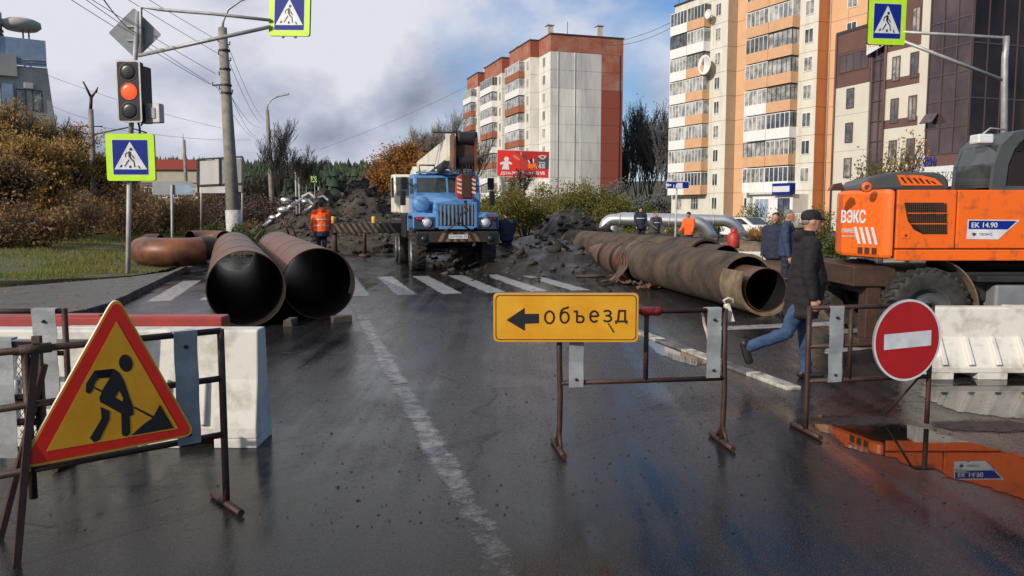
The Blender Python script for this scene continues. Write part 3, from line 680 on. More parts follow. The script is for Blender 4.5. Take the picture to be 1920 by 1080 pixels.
def branches(base, h, spread, levels, n0, lean=(0, 0), r0=None, seed=0, droop=0.0, up=0.55, first=0.25, split=3, minr=0.012, sides=4):
    """tapered limbs grown recursively; returns V,F and twig tips"""
    rg = random.Random(seed); segs = []; tips = []
    def grow(p, d, L, r, lv):
        n = 3; q = p
        for i in range(n):
            d2 = (d + Vector((rg.uniform(-.13, .13), rg.uniform(-.13, .13), rg.uniform(-.05, .1) - droop * lv * .05))).normalized()
            e = q + d2 * L / n; segs.append((q, e, max(minr, r * (1 - .22 * i)), max(minr, r * (1 - .22 * (i + 1))))); q = e; d = d2
            if lv > 0 and (i > 0 or lv < levels):
                for k in range(split - (1 if rg.random() < .4 else 0)):
                    a = rg.uniform(0, 6.283); tilt = rg.uniform(.35, .9) * spread
                    side = Vector((math.cos(a), math.sin(a), 0)); dd = (d * (1 - tilt * .5) + side * tilt + Vector((0, 0, up * .4))).normalized()
                    grow(q, dd, L * rg.uniform(.5, .72), r * .45, lv - 1)
        if lv == 0: tips.append(q)
        elif lv > 0: grow(q, d, L * .55, r * .4, lv - 1)
    r0 = r0 or h * .02
    b0 = Vector(base); t = b0 + Vector((lean[0], lean[1], h * first)); segs.append((b0, t, r0 * 1.25, r0))
    for k in range(n0):
        a = k * 6.283 / n0 + rg.uniform(-.5, .5); s = rg.uniform(.15, .45) * spread
        grow(t, Vector((math.cos(a) * s, math.sin(a) * s, 1)).normalized(), h * rg.uniform(.36, .52), r0 * .6, levels)
    V = []; Fq = []
    for p, q, ra, rb in segs:
        d = (q - p); 
        if d.length < 1e-6: continue
        d.normalize(); a = d.orthogonal().normalized(); b = d.cross(a); m = len(V)
        for (c, r) in ((p, ra), (q, rb)):
            for j in range(sides):
                t_ = 6.2832 * j / sides; w = c + a * math.cos(t_) * r + b * math.sin(t_) * r; V.append((w.x, w.y, w.z))
        Fq += [(m + j, m + (j + 1) % sides, m + sides + (j + 1) % sides, m + sides + j) for j in range(sides)]
    return V, Fq, tips
def tree(name, label, base, h, spread=.7, leaf=None, nleaf=4000, lsize=.08, bark='bark', levels=3, n0=4, group=None, seed=1, cl=0.6, minr=.012, first=.25, r0=None, up=.55, cat='tree', split=3, zsq=.8):
    t = thing(name, label, cat, base, 0, group)
    V, Fq, tips = branches((0, 0, -.1), h, spread, levels, n0, seed=seed, minr=minr, first=first, r0=r0, up=up, split=split)
    zm = max(v[2] for v in V); k = h / zm
    V = [(v[0] * k, v[1] * k, v[2] * k) for v in V]; tips = [p * k for p in tips]
    link('trunk', npmesh('trunk', V, Fq, bark), t)
    if leaf:
        rg = random.Random(seed + 5); cs = [((p.x, p.y, p.z), cl * rg.uniform(.5, 1.3)) for p in tips]
        if len(cs) > 260: cs = rg.sample(cs, 260)
        Vl, Fl = leaf_cloud(cs, nleaf, lsize, zsq); link('crown', npmesh('crown', Vl, Fl, leaf), t)
    return t
def shrub(name, label, base, w, h, leaf, n=3000, lsize=.07, seed=1, group=None, stems=9, cat='shrub', clr=.28, bark='bark_dark'):
    t = thing(name, label, cat, base, 0, group); rg = random.Random(seed); cs = []; b = B()
    for k in range(stems):
        a = rg.uniform(0, 6.28); r = w * .5 * math.sqrt(rg.random()); hh = h * rg.uniform(.55, 1) * (1 - .35 * (r / (w * .5)) ** 2)
        tip = Vector((r * math.cos(a), r * math.sin(a), hh)); m = Vector((tip.x * .4, tip.y * .4, hh * .5))
        b.tube([(tip.x * .15, tip.y * .15, -.05), m, tip], [.03 + .004 * h, .02, .006], 5, False)
        for q in range(3):
            f = rg.uniform(.35, 1); p = Vector((tip.x * f, tip.y * f, hh * f)); cs.append(((p.x, p.y, p.z), h * clr * rg.uniform(.5, 1.1)))
    b.build('stems', bark, t); V, Fq = leaf_cloud(cs, n, lsize, .9); link('foliage', npmesh('foliage', V, Fq, leaf), t)
    return t

# left thicket beyond the tram track
def at_px(px, Y, z=0.0): p = P(px, 400, Y); return (p.x, Y, z)
LT = [(-60, 38, 5.6, 'leaf_autumn', 'tall ochre tree at the left edge of the picture'), (20, 44, 7.7, 'leaf_autumn', 'tall ochre tree below the grey building'),
      (75, 36, 5.0, 'leaf_autumn', 'brown leafed tree in front of the ochre thicket'), (105, 48, 7.2, 'leaf_autumn', 'ochre tree just left of the forked tram pole'),
      (190, 52, 6.0, 'leaf_brown', 'brown half bare tree behind the forked tram pole'), (0, 32, 3.9, 'leaf_brown', 'low brown tree nearest the tram rails')]
for i, (px, Y, h, lf, lab) in enumerate(LT):
    tree('autumn_tree', lab, at_px(px, Y, .25), h, .75, lf, 9500, .075, 'bark_dark', 3, 5, 'autumn thicket trees', 20 + i, .62, minr=.014, first=.15)
for i, (px, Y, w, h, lf, lab) in enumerate([(20, 30, 5, 2.6, 'leaf_brown', 'brown shrub by the rails at the left edge'), (110, 39, 5, 3.4, 'leaf_brown', 'brown shrub left of the forked tram pole'),
        (225, 46, 6, 4.6, 'leaf_brown', 'brown shrub behind the traffic light pole'), (290, 50, 5.5, 3.6, 'leaf_brown', 'dark shrub under the red roofed building'),
        (345, 58, 6, 3.4, 'leaf_brown', 'dark shrub behind the turned arrow board'), (405, 66, 6, 3.2, 'shrub_red', 'reddish shrub behind the grey display board'),
        (470, 70, 6, 3.6, 'shrub_red', 'reddish shrub right of the big concrete pole'), (150, 60, 7, 5.4, 'leaf_brown', 'tall brown shrub behind the thicket'),
        (260, 62, 7, 5.0, 'leaf_brown', 'tall brown shrub beyond the pedestrian sign')]):
    shrub('shrub', lab, at_px(px, Y, .2), w, h, lf, 4800, .085, 60 + i, 'shrubs beyond the tram track', 12)
shrub('shrub', 'small green bush at the foot of the big concrete pole', at_px(472, 34, .15), 2.2, 1.25, 'leaf_green', 2600, .05, 81, None, 10)
shrub('shrub', 'small green weed clump left of the big concrete pole', at_px(412, 38, .2), 1.6, 1.1, 'leaf_green', 1500, .05, 82, None, 8)
shrub('shrub', 'dark olive bush under the far street lamp', at_px(497, 44, .1), 3.2, 1.7, 'leaf_brown', 3000, .05, 83, None, 10)
tree('bare_tree', 'dark leafless tree beside the far street lamp', at_px(528, 66, 0), 9.6, .62, 'leaf_dark', 500, .06, 'bark_dark', 4, 3, None, 101, .5, minr=.012, split=2)
tree('bare_tree', 'dark leafless tree right of the far street lamp', at_px(568, 78, 0), 8.4, .6, 'leaf_dark', 500, .06, 'bark_dark', 4, 3, None, 102, .5, minr=.013, split=2)
tree('bare_tree', 'small dark bare tree behind the far street lamp', at_px(500, 84, 0), 6.0, .7, 'leaf_dark', 500, .06, 'bark_dark', 3, 4, None, 103, .5, minr=.018)
for i, (px, Y, h, lab) in enumerate([(728, 112, 9.2, 'orange birch farthest left behind the crane'), (762, 104, 10.8, 'bright orange tree behind the crane boom'), (800, 118, 12.5, 'rusty orange tree left of the red billboard'), (700, 130, 6.5, 'low orange tree at the end of the road')]):
    tree('orange_tree', lab, at_px(px, Y, 0), h, .62, 'leaf_orange', 9000, .16, 'bark', 3, 4, 'orange trees behind the crane', 120 + i, 1.2, minr=.03, first=.15)
tree('birch_tree', 'tall leafless birch rising behind the orange trees', at_px(818, 108, 0), 15.6, .55, 'leaf_brown', 1500, .07, 'birch', 4, 4, None, 131, .6, minr=.02, first=.25)
tree('birch_tree', 'thin bare treetop beside the long apartment block', at_px(876, 140, 0), 16.0, .5, 'leaf_brown', 1800, .09, 'bark', 3, 4, None, 132, .9, minr=.025)
for i, (px, Y, w, h, lab) in enumerate([(945, 56, 4.2, 3.9, 'yellow green bush directly right of the blue truck'), (985, 60, 5.5, 4.3, 'yellow green bush below the red billboard'), (1040, 58, 4.6, 3.9, 'olive bush below the white gable wall'),
        (1092, 57, 5.4, 4.8, 'tallest yellow green bush in front of the gable wall'), (1140, 60, 5.0, 4.0, 'olive bush left of the dark poplars'), (1185, 64, 5.0, 3.0, 'dark green bush below the poplars'), (912, 66, 4.2, 3.4, 'olive bush behind the truck mirrors')]):
    shrub('roadside_bush', lab, at_px(px, Y, 0), w, h, 'leaf_olive' if i not in (5,) else 'leaf_green', 8500, .075, 140 + i, 'bushes between road and apartment block', 16, clr=.24)
tree('young_spruce', 'small dark conifer in front of the red billboard', at_px(972, 66, 0), 5.3, .3, 'leaf_dark', 1500, .07, 'bark_dark', 2, 3, None, 155, .35)
for i, (px, Y, h, lab) in enumerate([(1172, 150, 17.5, 'dark poplar touching the red gable edge'), (1196, 142, 21.5, 'dark poplar second from the red gable'), (1218, 146, 22.8, 'tallest dark poplar between the two blocks'), (1243, 138, 20.0, 'dark poplar touching the cream block')]):
    tree('poplar_tree', lab, at_px(px, Y, 0), h, .34, 'poplar_leaf', 2600, .13, 'poplar_bark', 3, 5, 'dark poplars between the blocks', 160 + i, 1.0, minr=.03, first=.08)
for i, (px, Y, w, h, lab) in enumerate([(1165, 118, 8, 6.5, 'dark hedge bush at the foot of the red gable'), (1215, 112, 8, 6.0, 'dark hedge bush between the two blocks')]):
    shrub('dark_shrub', lab, at_px(px, Y, 0), w, h, 'poplar_leaf', 5000, .15, 175 + i, 'dark shrubs between the blocks', 12)
for i, (px, Y, w, h, lf, lab) in enumerate([(1412, 52, 2.2, 2.6, 'leaf_green', 'green bush in front of the shop entrance'), (1452, 46, 2.2, 2.2, 'leaf_olive', 'leafy bush behind the two standing men'), (1425, 40, 1.8, 1.3, 'leaf_autumn', 'reddish weeds beside the silver pipe bend'),
        (1550, 34, 2.2, 2.0, 'leaf_olive', 'olive bush left of the orange excavator'), (1570, 28, 1.8, 1.2, 'leaf_green', 'low green bush at the excavator tail'), (1240, 44, 4.5, 1.2, 'leaf_olive', 'low weeds under the silver pipe'), (1160, 42, 3.5, 1.1, 'leaf_olive', 'low weeds left under the silver pipe'), (1310, 44, 4, 1.1, 'leaf_green', 'low weeds right under the silver pipe')]):
    shrub('weedy_bush', lab, at_px(px, Y, 0), w, h, lf, 2600, .05, 190 + i, 'weeds and bushes by the silver pipes', 9)
tree('sapling', 'thin sapling before the brown office windows', at_px(1655, 30, 0), 4.1, .5, 'leaf_olive', 520, .06, 'bark', 2, 3, 'saplings behind the excavator', 211, .4, minr=.008)
tree('sapling', 'thin sapling with yellow leaves above the excavator hood', at_px(1705, 30, 0), 4.6, .55, 'leaf_autumn', 520, .06, 'bark', 2, 3, 'saplings behind the excavator', 212, .4, minr=.008)
tree('sapling', 'small sapling left of the excavator engine cover', at_px(1622, 27, 0), 3.2, .5, 'leaf_olive', 480, .05, 'bark', 2, 3, 'saplings behind the excavator', 213, .35, minr=.008)
# ================================================================== buildings
_wm = {}; wrg = random.Random(77)
def win_mesh(w, h, lights=2, ft=.07, frame='white_pvc', glass='glass_win', dep=.06, trans=None):
    key = (round(w, 2), round(h, 2), lights, frame, glass, trans)
    if key not in _wm:
        b = B(); b.box(-w / 2, w / 2, -dep, 0, -h / 2, -h / 2 + ft).box(-w / 2, w / 2, -dep, 0, h / 2 - ft, h / 2)
        b.box(-w / 2, -w / 2 + ft, -dep, 0, -h / 2 + ft, h / 2 - ft).box(w / 2 - ft, w / 2, -dep, 0, -h / 2 + ft, h / 2 - ft)
        for i in range(1, lights):
            x = -w / 2 + w * i / lights; b.box(x - ft * .4, x + ft * .4, -dep * .95, 0, -h / 2 + ft, h / 2 - ft)
        if trans: b.box(-w / 2 + ft, w / 2 - ft, -dep * .9, 0, trans - ft * .3, trans + ft * .3)
        g = B(); g.box(-w / 2 + ft * .5, w / 2 - ft * .5, -dep * .45, -.004, -h / 2 + ft * .5, h / 2 - ft * .5)
        _wm[key] = (b.mesh('window', frame), g.mesh('pane', glass))
    return _wm[key]
def window(parent, x, y, z, w, h, rz=0.0, **k):
    if 'glass' not in k and wrg.random() < .35: k['glass'] = 'glass_curtain'
    f, g = win_mesh(w, h, **k)
    o = link('window', f, parent, (x, y, z), rz); link('pane', g, o); return o
_pm = {}
def panel(parent, x0, x1, z0, z1, y, mat, t=.08, rz=0.0, gap=.035, axis='x'):
    """one facade panel: outer face at y (facing -y), or at x=y facing +x when axis is 'gable'"""
    w, h = x1 - x0 - gap, z1 - z0 - gap; key = (round(w, 3), round(h, 3), t, mat)
    if key not in _pm: _pm[key] = B().box(-w / 2, w / 2, 0, t, -h / 2, h / 2).mesh('panel', mat)
    if axis == 'x': return link('panel', _pm[key], parent, ((x0 + x1) / 2, y, (z0 + z1) / 2), 0)
    return link('panel', _pm[key], parent, (y, (x0 + x1) / 2, (z0 + z1) / 2), R(90))
_bm = {}; brg = random.Random(31)
def balcony(parent, x0, x1, y, z, par='balc_orange', glazed='white', dep=1.05, hp=1.0, ht=2.55):
    """balcony standing out from y towards -y: slab and parapet, glazing frame, panes"""
    w = x1 - x0 - .06; gl_ = brg.choice(('glass_balc', 'glass_balc', 'glass_win', 'glass_curtain')); key = (round(w, 2), par, glazed, dep, gl_)
    if key not in _bm:
        s = B(); s.box(-w / 2, w / 2, -dep, 0, -.12, .04)
        s.box(-w / 2, w / 2, -dep, -dep + .07, .04, hp).box(-w / 2, -w / 2 + .07, -dep + .07, 0, .04, hp).box(w / 2 - .07, w / 2, -dep + .07, 0, .04, hp)
        fm = 'white_pvc' if glazed == 'white' else 'bark_dark' if glazed == 'dark' else 'cream_panel'
        f = B(); n = 5
        for i in range(n + 1):
            x = -w / 2 + .04 + (w - .08) * i / n; f.box(x - .04, x + .04, -dep + .01, -dep + .07, hp, ht - .08)
        f.box(-w / 2, w / 2, -dep + .005, -dep + .075, ht - .08, ht)
        for sx in (-1, 1): f.box(sx * (w / 2 - .06) - .03, sx * (w / 2 - .06) + .03, -dep + .07, 0, ht - .08, ht); f.box(sx * (w / 2 - .06) - .03, sx * (w / 2 - .06) + .03, -.5, -.42, hp, ht - .08)
        g = B().box(-w / 2 + .03, w / 2 - .03, -dep + .03, -dep + .05, hp, ht - .05).box(-w / 2 + .03, -w / 2 + .05, -dep + .05, 0, hp, ht - .05).box(w / 2 - .05, w / 2 - .03, -dep + .05, 0, hp, ht - .05)
        _bm[key] = (s.mesh('balcony', par), f.mesh('glazing_frame', fm), g.mesh('pane', gl_))
    a, f, g = _bm[key]; o = link('balcony', a, parent, ((x0 + x1) / 2, y, z)); 
    if glazed != 'open': link('glazing_frame', f, o); link('pane', g, o)
    return o

# ---- long apartment block in the middle, its windowless end towards us
def middle_block():
    rz = math.atan2(-.952, .305); far = (-8.0, 171.8, 0); LEN, DEP, FL, Z0, NF = 46.0, 12.5, 2.8, 1.6, 9
    t = thing('apartment_block', 'long panel apartment block with red and white windowless gable end', 'building', far, rz)
    TOP = Z0 + NF * FL
    bays = [(0, 8.6), (13.4, 25.0), (29.4, 40.6)]; gaps = [(8.6, 13.4), (25.0, 29.4), (40.6, 46.0)]; PR = 1.5
    core = B(); core.box(.05, LEN - .1, .1, DEP - .1, 0, TOP + 2.3)
    for a, c in bays: core.box(a + .05, c - .1, -PR + .09, .1, 0, TOP + 2.3)
    core.build('wall', 'joint', t)
    cap = B(); cap.box(-.1, LEN + .12, -.08, DEP + .1, TOP + 2.6, TOP + 2.8)
    for a, c in bays: cap.box(a - .05, c + .08, -PR - .1, -.08, TOP + 2.6, TOP + 2.8)
    rf = cap.build('roof', 'roof_dark', t)
    for x, y in ((LEN - 1.0, 8.6), (LEN - 3.0, .9), (26, 1.5), (15, 1.5), (4, 1.5)):
        B().box(x - .55, x + .55, y - .45, y + .45, TOP + 2.8, TOP + 4.5).box(x - .75, x + .75, y - .65, y + .65, TOP + 4.5, TOP + 4.65).build('chimney', 'gable_grey', rf)
    rg = random.Random(4)
    for f in range(-1, NF + 1):
        z0 = Z0 + f * FL if f >= 0 else 0.0; z1 = Z0 + (f + 1) * FL if f < NF else TOP + 2.6
        red = f >= NF
        # gable: three columns
        for (a, c, col) in ((0, 5.3, 0), (5.3, 8.7, 1), (8.7, 12.5, 2)):
            m = 'red_panel' if col == 2 and f < NF - 2 else 'red_faded' if (red or col == 2) else ('gable_white' if col == 0 and f < NF - 2 else 'gable_grey')
            panel(t, a, c, z0, z1, LEN, m, axis='g')
        for i, (a, c) in enumerate(bays):
            n = 3; 
            for k in range(n):
                panel(t, a + (c - a) * k / n, a + (c - a) * (k + 1) / n, z0, z1, -PR, 'red_faded' if red else 'cream_panel')
            panel(t, -PR, 0, z0, z1, c, 'red_panel' if red else 'gable_white', axis='g')
        for a, c in gaps:
            panel(t, a, c, z0, z1, 0, 'red_faded' if red else 'gable_white')
            if 0 <= f < NF: window(t, (a + c) / 2 - .2, 0, z0 + 1.6, 1.3, 1.5)
        if 0 <= f < NF:
            for i, (a, c) in enumerate(bays):
                w0 = (.4, .4, .6)[i]; w1 = (7.0, 8.6, 8.4)[i]
                if f >= 1:
                    gl = rg.choice(['white', 'white', 'dark', 'cream']); pr = rg.choice(['balc_rust', 'balc_rust', 'white_pvc', 'white_pvc'])
                    balcony(t, a + w0, a + w1, -PR, z0, pr, gl)
                window(t, c - 1.2, -PR, z0 + 1.6, 1.1, 1.5)
    for i, x in enumerate((6, 16, 34, 43)): B().tube([(x, 4, TOP + 2.7), (x, 4, TOP + 5.4)], .05, 5).build('antenna', 'dark_metal', rf)
    # rain streak pipes on the gable
    for y in (1.25, 4.1): B().tube([(LEN + .06, y, 0), (LEN + .06, y, TOP)], .06, 6).build('downpipe', 'gable_grey', t)
    B().tube([(LEN + .06, 11.9, 0), (LEN + .06, 11.9, TOP)], .07, 6).build('downpipe', 'rust_dark', t)
middle_block()

# ---- tall cream and orange block on the right
def right_block():
    rz = math.atan2(-.894, .447); t = thing('apartment_block', 'tall cream apartment block with orange stripes and glazed balconies', 'building', (20.4, 103.0, 0), rz)
    FL, Z0, NF = 2.8, 1.2, 9; TOP = Z0 + NF * FL; DEP = 13.0
    secs = [(0, 9.8, 0.0, 'cream_panel', 4), (9.8, 13.2, 1.4, 'orange_panel', 2), (13.0, 23.1, 0.0, 'cream_panel', 4), (23.1, 27.8, 1.5, 'orange_panel', 2)]
    core = B()
    for a, c, y, m, n in secs: core.box(a + .05, c - .08, y + .07, DEP, 0, TOP + .9)
    core.build('wall', 'joint', t)
    cap = B()
    for a, c, y, m, n in secs: cap.box(a - .08 if a == 0 else a + .02, c + .08, y - .12, DEP + .1, TOP + .9, TOP + 1.12)
    rf = cap.build('roof', 'roof_dark', t)
    rb = B(); rb.tube([(.3, .3, TOP + 1.9), (9.6, .3, TOP + 1.9)], .04, 5)
    for x in np.linspace(.4, 9.5, 7): rb.tube([(x, .3, TOP + 1.1), (x, .3, TOP + 1.9)], .03, 5)
    rb.build('roof_railing', 'rust_dark', rf)
    B().box(14, 18, 4, 8, TOP + 1.1, TOP + 3.4).build('lift_housing', 'orange_shaded', rf)
    rg = random.Random(12)
    colsA = [(.5, 3.75), (3.75, 6.9)]; colsC = [(13.9, 17.3), (17.3, 20.7)]
    for f in range(-1, NF + 1):
        z0 = Z0 + f * FL if f >= 0 else 0.0; z1 = Z0 + (f + 1) * FL if 0 <= f < NF else (Z0 if f < 0 else TOP + .9)
        for a, c, y, m, n in secs:
            for k in range(n): panel(t, a + (c - a) * k / n, a + (c - a) * (k + 1) / n, z0, z1, y, m if f >= 0 else 'tan_panel')
        panel(t, 0, 1.4, z0, z1, 9.8, 'tan_panel', axis='g')  # side wall in darker tan, its weaker light put into the colour
        panel(t, 0, 1.5, z0, z1, 23.1, 'orange_shaded', axis='g')
        for k in range(4): panel(t, 1.5 + k * 2.87, 1.5 + (k + 1) * 2.87, z0, z1, 27.8, 'orange_shaded', axis='g')
        if not 0 <= f < NF: continue
        zc = z0 + 1.6
        window(t, 8.2, 0, zc, .95, 1.45); window(t, 12.1, 1.4, zc, 1.0, 1.45); window(t, 21.95, 0, zc, 1.15, 1.45); window(t, 25.9, 1.5, zc, 1.2, 1.45)
        window(t, 13.45, 0, zc, .5, 1.2, lights=1)
        if f >= 1:
            for i, (a, c) in enumerate(colsA + colsC):
                par = 'white_pvc' if (rg.random() < (.7 if i == 0 else .4 if i == 1 else .2)) else 'balc_orange'
                if f == 1 and i >= 2: par = 'white_pvc'
                balcony(t, a, c, 0, z0, par, rg.choice(['white', 'white', 'white', 'cream', 'dark']) if f != 1 else 'white')
        else:
            window(t, 1.6, 0, zc, 1.0, 1.5, lights=2, frame='gable_grey', trans=.1); window(t, 4.6, 0, zc, 1.4, 1.5, lights=3, frame='gable_grey', trans=.1); window(t, 15.0, 0, zc - .3, 1.9, 2.0, lights=3, trans=.3)
    # satellite dishes and air conditioner
    for x, z, r in ((7.6, TOP - 1.7, .55), (7.2, Z0 + 6.35 * FL, 1.15)):
        d = B(); d.lathe([(0.02, 0.28 * r), (.5 * r, .22 * r), (.8 * r, .1 * r), (r, -.04 * r), (r * .98, -.08 * r), (.8 * r, .05 * r), (.02, .22 * r)], (x, -1.1, z), 'y', 22)
        d.tube([(x, -1.05 + .2 * r, z), (x, 0, z - .2)], .04, 6); d.build('satellite_dish', 'white_pvc', t)
    B().tube([(23.3, 1.4, .2), (23.3, 1.4, TOP)], .07, 6).build('downpipe', 'tan_panel', t)
    # shop entrance on the ground floor
    s = B(); s.box(16.9, 22.6, -2.2, 0, Z0 - 1.0, Z0 + 2.4); an = s.build('shop_annex', 'white_pvc', t)
    window(an, 18.3, -2.2, Z0 + .9, 2.0, 2.2, lights=3, glass='railing_glass'); window(an, 21.4, -2.2, Z0 + .9, 1.6, 2.2, lights=2, frame='sign_blue')
    B().box(20.4, 22.9, -2.9, -2.2, Z0 + 2.4, Z0 + 3.5).build('shop_sign', 'sign_blue', t); B().box(20.5, 22.8, -2.93, -2.9, Z0 + 2.62, Z0 + 3.2).build('sign_board', 'sign_white', t)
    B().box(16.8, 20.3, -2.6, -2.2, Z0 + 2.42, Z0 + 2.62).build('canopy', 'gable_grey', t)
    rl = B()
    for k in range(7): rl.tube([(22.9 + .3 * k, -2.6, .2), (22.9 + .3 * k, -2.6, 1.6)], .025, 5)
    rl.tube([(22.9, -2.6, 1.6), (24.7, -2.6, 1.6)], .03, 5); rl.build('stair_railing', 'white_pvc', t)
right_block()

# ---- brown and cream office with the glazed corner
def office():
    rz = math.atan2(-.95, .313); t = thing('office_building', 'cream and brown office with dark glazed corner bay', 'building', (29.35, 74.0, 0), rz)
    # left low piece, glazed stair strip, taller right piece
    B().box(0, 4.2, .1, 14, 0, 17.6).build('wall', 'joint', t)
    B().box(6.0, 13.6, .1, 14, 0, 23).build('wall', 'joint', t)
    B().box(-.1, 4.25, -.05, 14, 17.6, 17.85).build('roof', 'roof_dark', t)
    for z0, z1, m in ((0, 4.0, 'office_cream'), (4.0, 7.2, 'office_cream'), (7.2, 10.4, 'office_cream'), (10.4, 12.9, 'office_cream'), (12.9, 14.0, 'office_brown'), (15.9, 17.6, 'office_brown')):
        panel(t, 0, 4.2, z0, z1, 0, m, gap=.02)
    panel(t, 0, 4.2, 14.0, 15.9, 0.02, 'office_brown', gap=.02)
    window(t, 2.2, .02, 14.95, 3.6, 1.6, lights=4, frame='mullion', glass='tint_glass')
    for z in (12.0, 9.0, 5.9, 2.8): window(t, 2.0, -.02, z - .2, .95, 1.75, lights=1, frame='office_brown', ft=.09)
    B().tube([(.05, -.12, 0), (.05, -.12, 17.6)], .09, 6).build('downpipe', 'office_brown', t)
    # glazed strip
    g = B().box(4.2, 6.0, .3, 1.0, 0, 21); g.build('glass_strip', 'tint_glass', t)
    gs = B()
    for z in np.arange(1, 21, 1.7): gs.box(4.2, 6.0, .2, .3, z - .04, z + .04)
    for x in (4.25, 5.1, 5.95): gs.box(x - .04, x + .04, .22, .3, 0, 21)
    gs.build('mullions', 'mullion', t)
    bn = B(); bn.prism([(4.1, 15.1), (6.1, 15.6), (6.1, 17.0), (4.1, 16.4)], -.35, -.25); bo = bn.build('red_banner', 'sign_white', t)
    text('АПТЕКА', 'sign_red', bo, w=1.6, h=.7, at=(5.1, 16.05), y=-.36)
    # right piece
    for z0, z1, m in ((0, 5.4, 'office_cream'), (5.4, 8.7, 'office_cream'), (8.7, 9.4, 'office_brown'), (9.4, 12.0, 'office_cream'), (12.0, 12.75, 'office_brown'), (12.75, 15.0, 'office_cream'), (15.0, 23, 'office_brown')):
        panel(t, 6.0, 9.9, z0, z1, 0, m, gap=.02)
    for x in (7.2, 9.1):
        for z in (13.7, 10.3, 6.9, 17.2): window(t, x, -.02, z - .2, .85, 2.0, lights=2, frame='office_brown', ft=.08)
    B().tube([(6.1, -.15, 0), (6.1, -.15, 22)], .1, 6).build('downpipe', 'office_brown', t)
    B().box(9.9, 11.1, -.25, 1, 0, 23).build('pilaster', 'office_cream', t)
    # corner bay: left face runs on along the facade, right face turns to us
    X0, X1, ZB, ZT = 11.1, 14.9, 6.2, 22.0; Y1 = 5.2
    B().box(X0, X1 - .03, -.5, Y1, ZB, ZT).build('bay_core', 'tint_dark', t)
    b = B(); b.prism([(X0, ZT), (X1, ZT), (X1, ZT + 1.5), (X0, ZT + 1.5)], -.55, Y1 + .1); b.build('bay_head', 'office_cream', t)
    mu = B()
    for i in range(4): x = X0 + (X1 - X0) * i / 3; mu.box(x - .05, x + .05, -.62, -.5, ZB, ZT)
    for k in range(9): z = ZB + (ZT - ZB) * k / 8; mu.box(X0, X1, -.60, -.5, z - .05, z + .05)
    for i in range(5): y = -.5 + (Y1 + .5) * i / 4; mu.box(X1, X1 + .1, y - .05, y + .05, ZB, ZT)
    for k in range(5): z = ZB + (ZT - ZB) * k / 4; mu.box(X1, X1 + .08, -.5, Y1, z - .05, z + .05)
    mu.build('mullions', 'mullion', t)
    for i in range(3):
        for k in range(8):
            w, h = (X1 - X0) / 3 - .12, (ZT - ZB) / 8 - .12; key = ('bay', 0)
            if key not in _pm: _pm[key] = B().box(-w / 2, w / 2, -.02, .02, -h / 2, h / 2).mesh('pane', 'tint_glass')
            o = link('pane', _pm[key], t, (X0 + (X1 - X0) * (i + .5) / 3, -.53, ZB + (ZT - ZB) * (k + .5) / 8)); o.rotation_euler = (R(rng.uniform(-.8, .8)), 0, R(rng.uniform(-.8, .8)))
    for i in range(4):
        for k in range(4):
            w, h = (Y1 + .5) / 4 - .1, (ZT - ZB) / 4 - .1; key = ('bay', 1)
            if key not in _pm: _pm[key] = B().box(-.02, .02, -w / 2, w / 2, -h / 2, h / 2).mesh('pane', 'tint_dark')  # right face glass darkened, its shade put into the colour
            link('pane', _pm[key], t, (X1 + .02, -.5 + (Y1 + .5) * (i + .5) / 4, ZB + (ZT - ZB) * (k + .5) / 4))
    op = B().box(-.6, .6, -.03, .03, -.9, .0).build('open_pane', 'tint_glass', t); op.location = (11.7, -.7, 9.3); op.rotation_euler = (R(-38), 0, 0)
    B().box(X0, X1 - .02, -.55, Y1, ZB - .9, ZB).build('bay_base', 'office_brown', t)
    B().box(X0 + .1, X1 + 1.0, .6, Y1 + 3, 0, ZB - .9).build('ground_floor', 'office_cream', t)
    # shop sign board and lettering above it
    sb = B().box(X0 - 1.6, X1 + .4, -1.0, -.8, 3.7, 5.25).build('shop_sign', 'sign_white', t)
    B().box(X1 + .4, X1 + .5, -1.0, 4.8, 3.7, 5.25).build('shop_sign', 'sign_white', t)
    text('КРАСОТКА', 'leaf_olive', sb, w=3.3, h=.75, at=(X0 + 1.6, 4.45), y=-1.01)
    em = B(); em.flat([(X0 - .85 + .5 * math.cos(a), 4.5 + .55 * math.sin(a)) for a in np.linspace(0, 6.2, 22)], -1.006); em.build('emblem', 'grey_cloth', sb)
    em = B(); em.flat([(X0 - .85 + .3 * math.cos(a), 4.45 + .36 * math.sin(a)) for a in np.linspace(0, 6.2, 22)], -1.012); em.build('emblem', 'sign_white', sb)
    text('OZON', 'sign_blue', t, name='shop_lettering', w=2.2, h=.62, at=(X0 + .2, 5.7), y=-.9, bold=.03)
    # further glass and the advertising column
    B().box(X1 - .5, X1 + .6, Y1 + .02, Y1 + 1.7, 0, 23).build('pilaster', 'office_cream', t)
    B().box(X1 - .5, X1 + .3, Y1 + 1.7, Y1 + 9, 0, 23).build('glass_wall', 'tint_glass', t)
    gm = B()
    for z in np.arange(2, 23, 1.9): gm.box(X1 + .3, X1 + .38, Y1 + 1.7, Y1 + 9, z - .05, z + .05)
    for y in np.arange(Y1 + 1.8, Y1 + 9, 1.5): gm.box(X1 + .3, X1 + .4, y - .05, y + .05, 0, 23)
    gm.build('mullions', 'mullion', t)
    ad = B().box(X1 + .62, X1 + .72, Y1 + .2, Y1 + 1.9, 13.2, 22).build('advert_panel', 'sign_white', t)
    for z0, z1 in ((18.3, 21.6), (14.9, 17.9)): B().box(X1 + .72, X1 + .735, Y1 + .3, Y1 + 1.8, z0, z1).build('advert_print', 'railing_glass', ad)
    ri = B(); ri.lathe([(.42, 0), (.55, 0)], (X1 + .745, Y1 + 1.05, 14.1), 'x', 24, False); ri.build('advert_ring', 'sign_blue', ad)
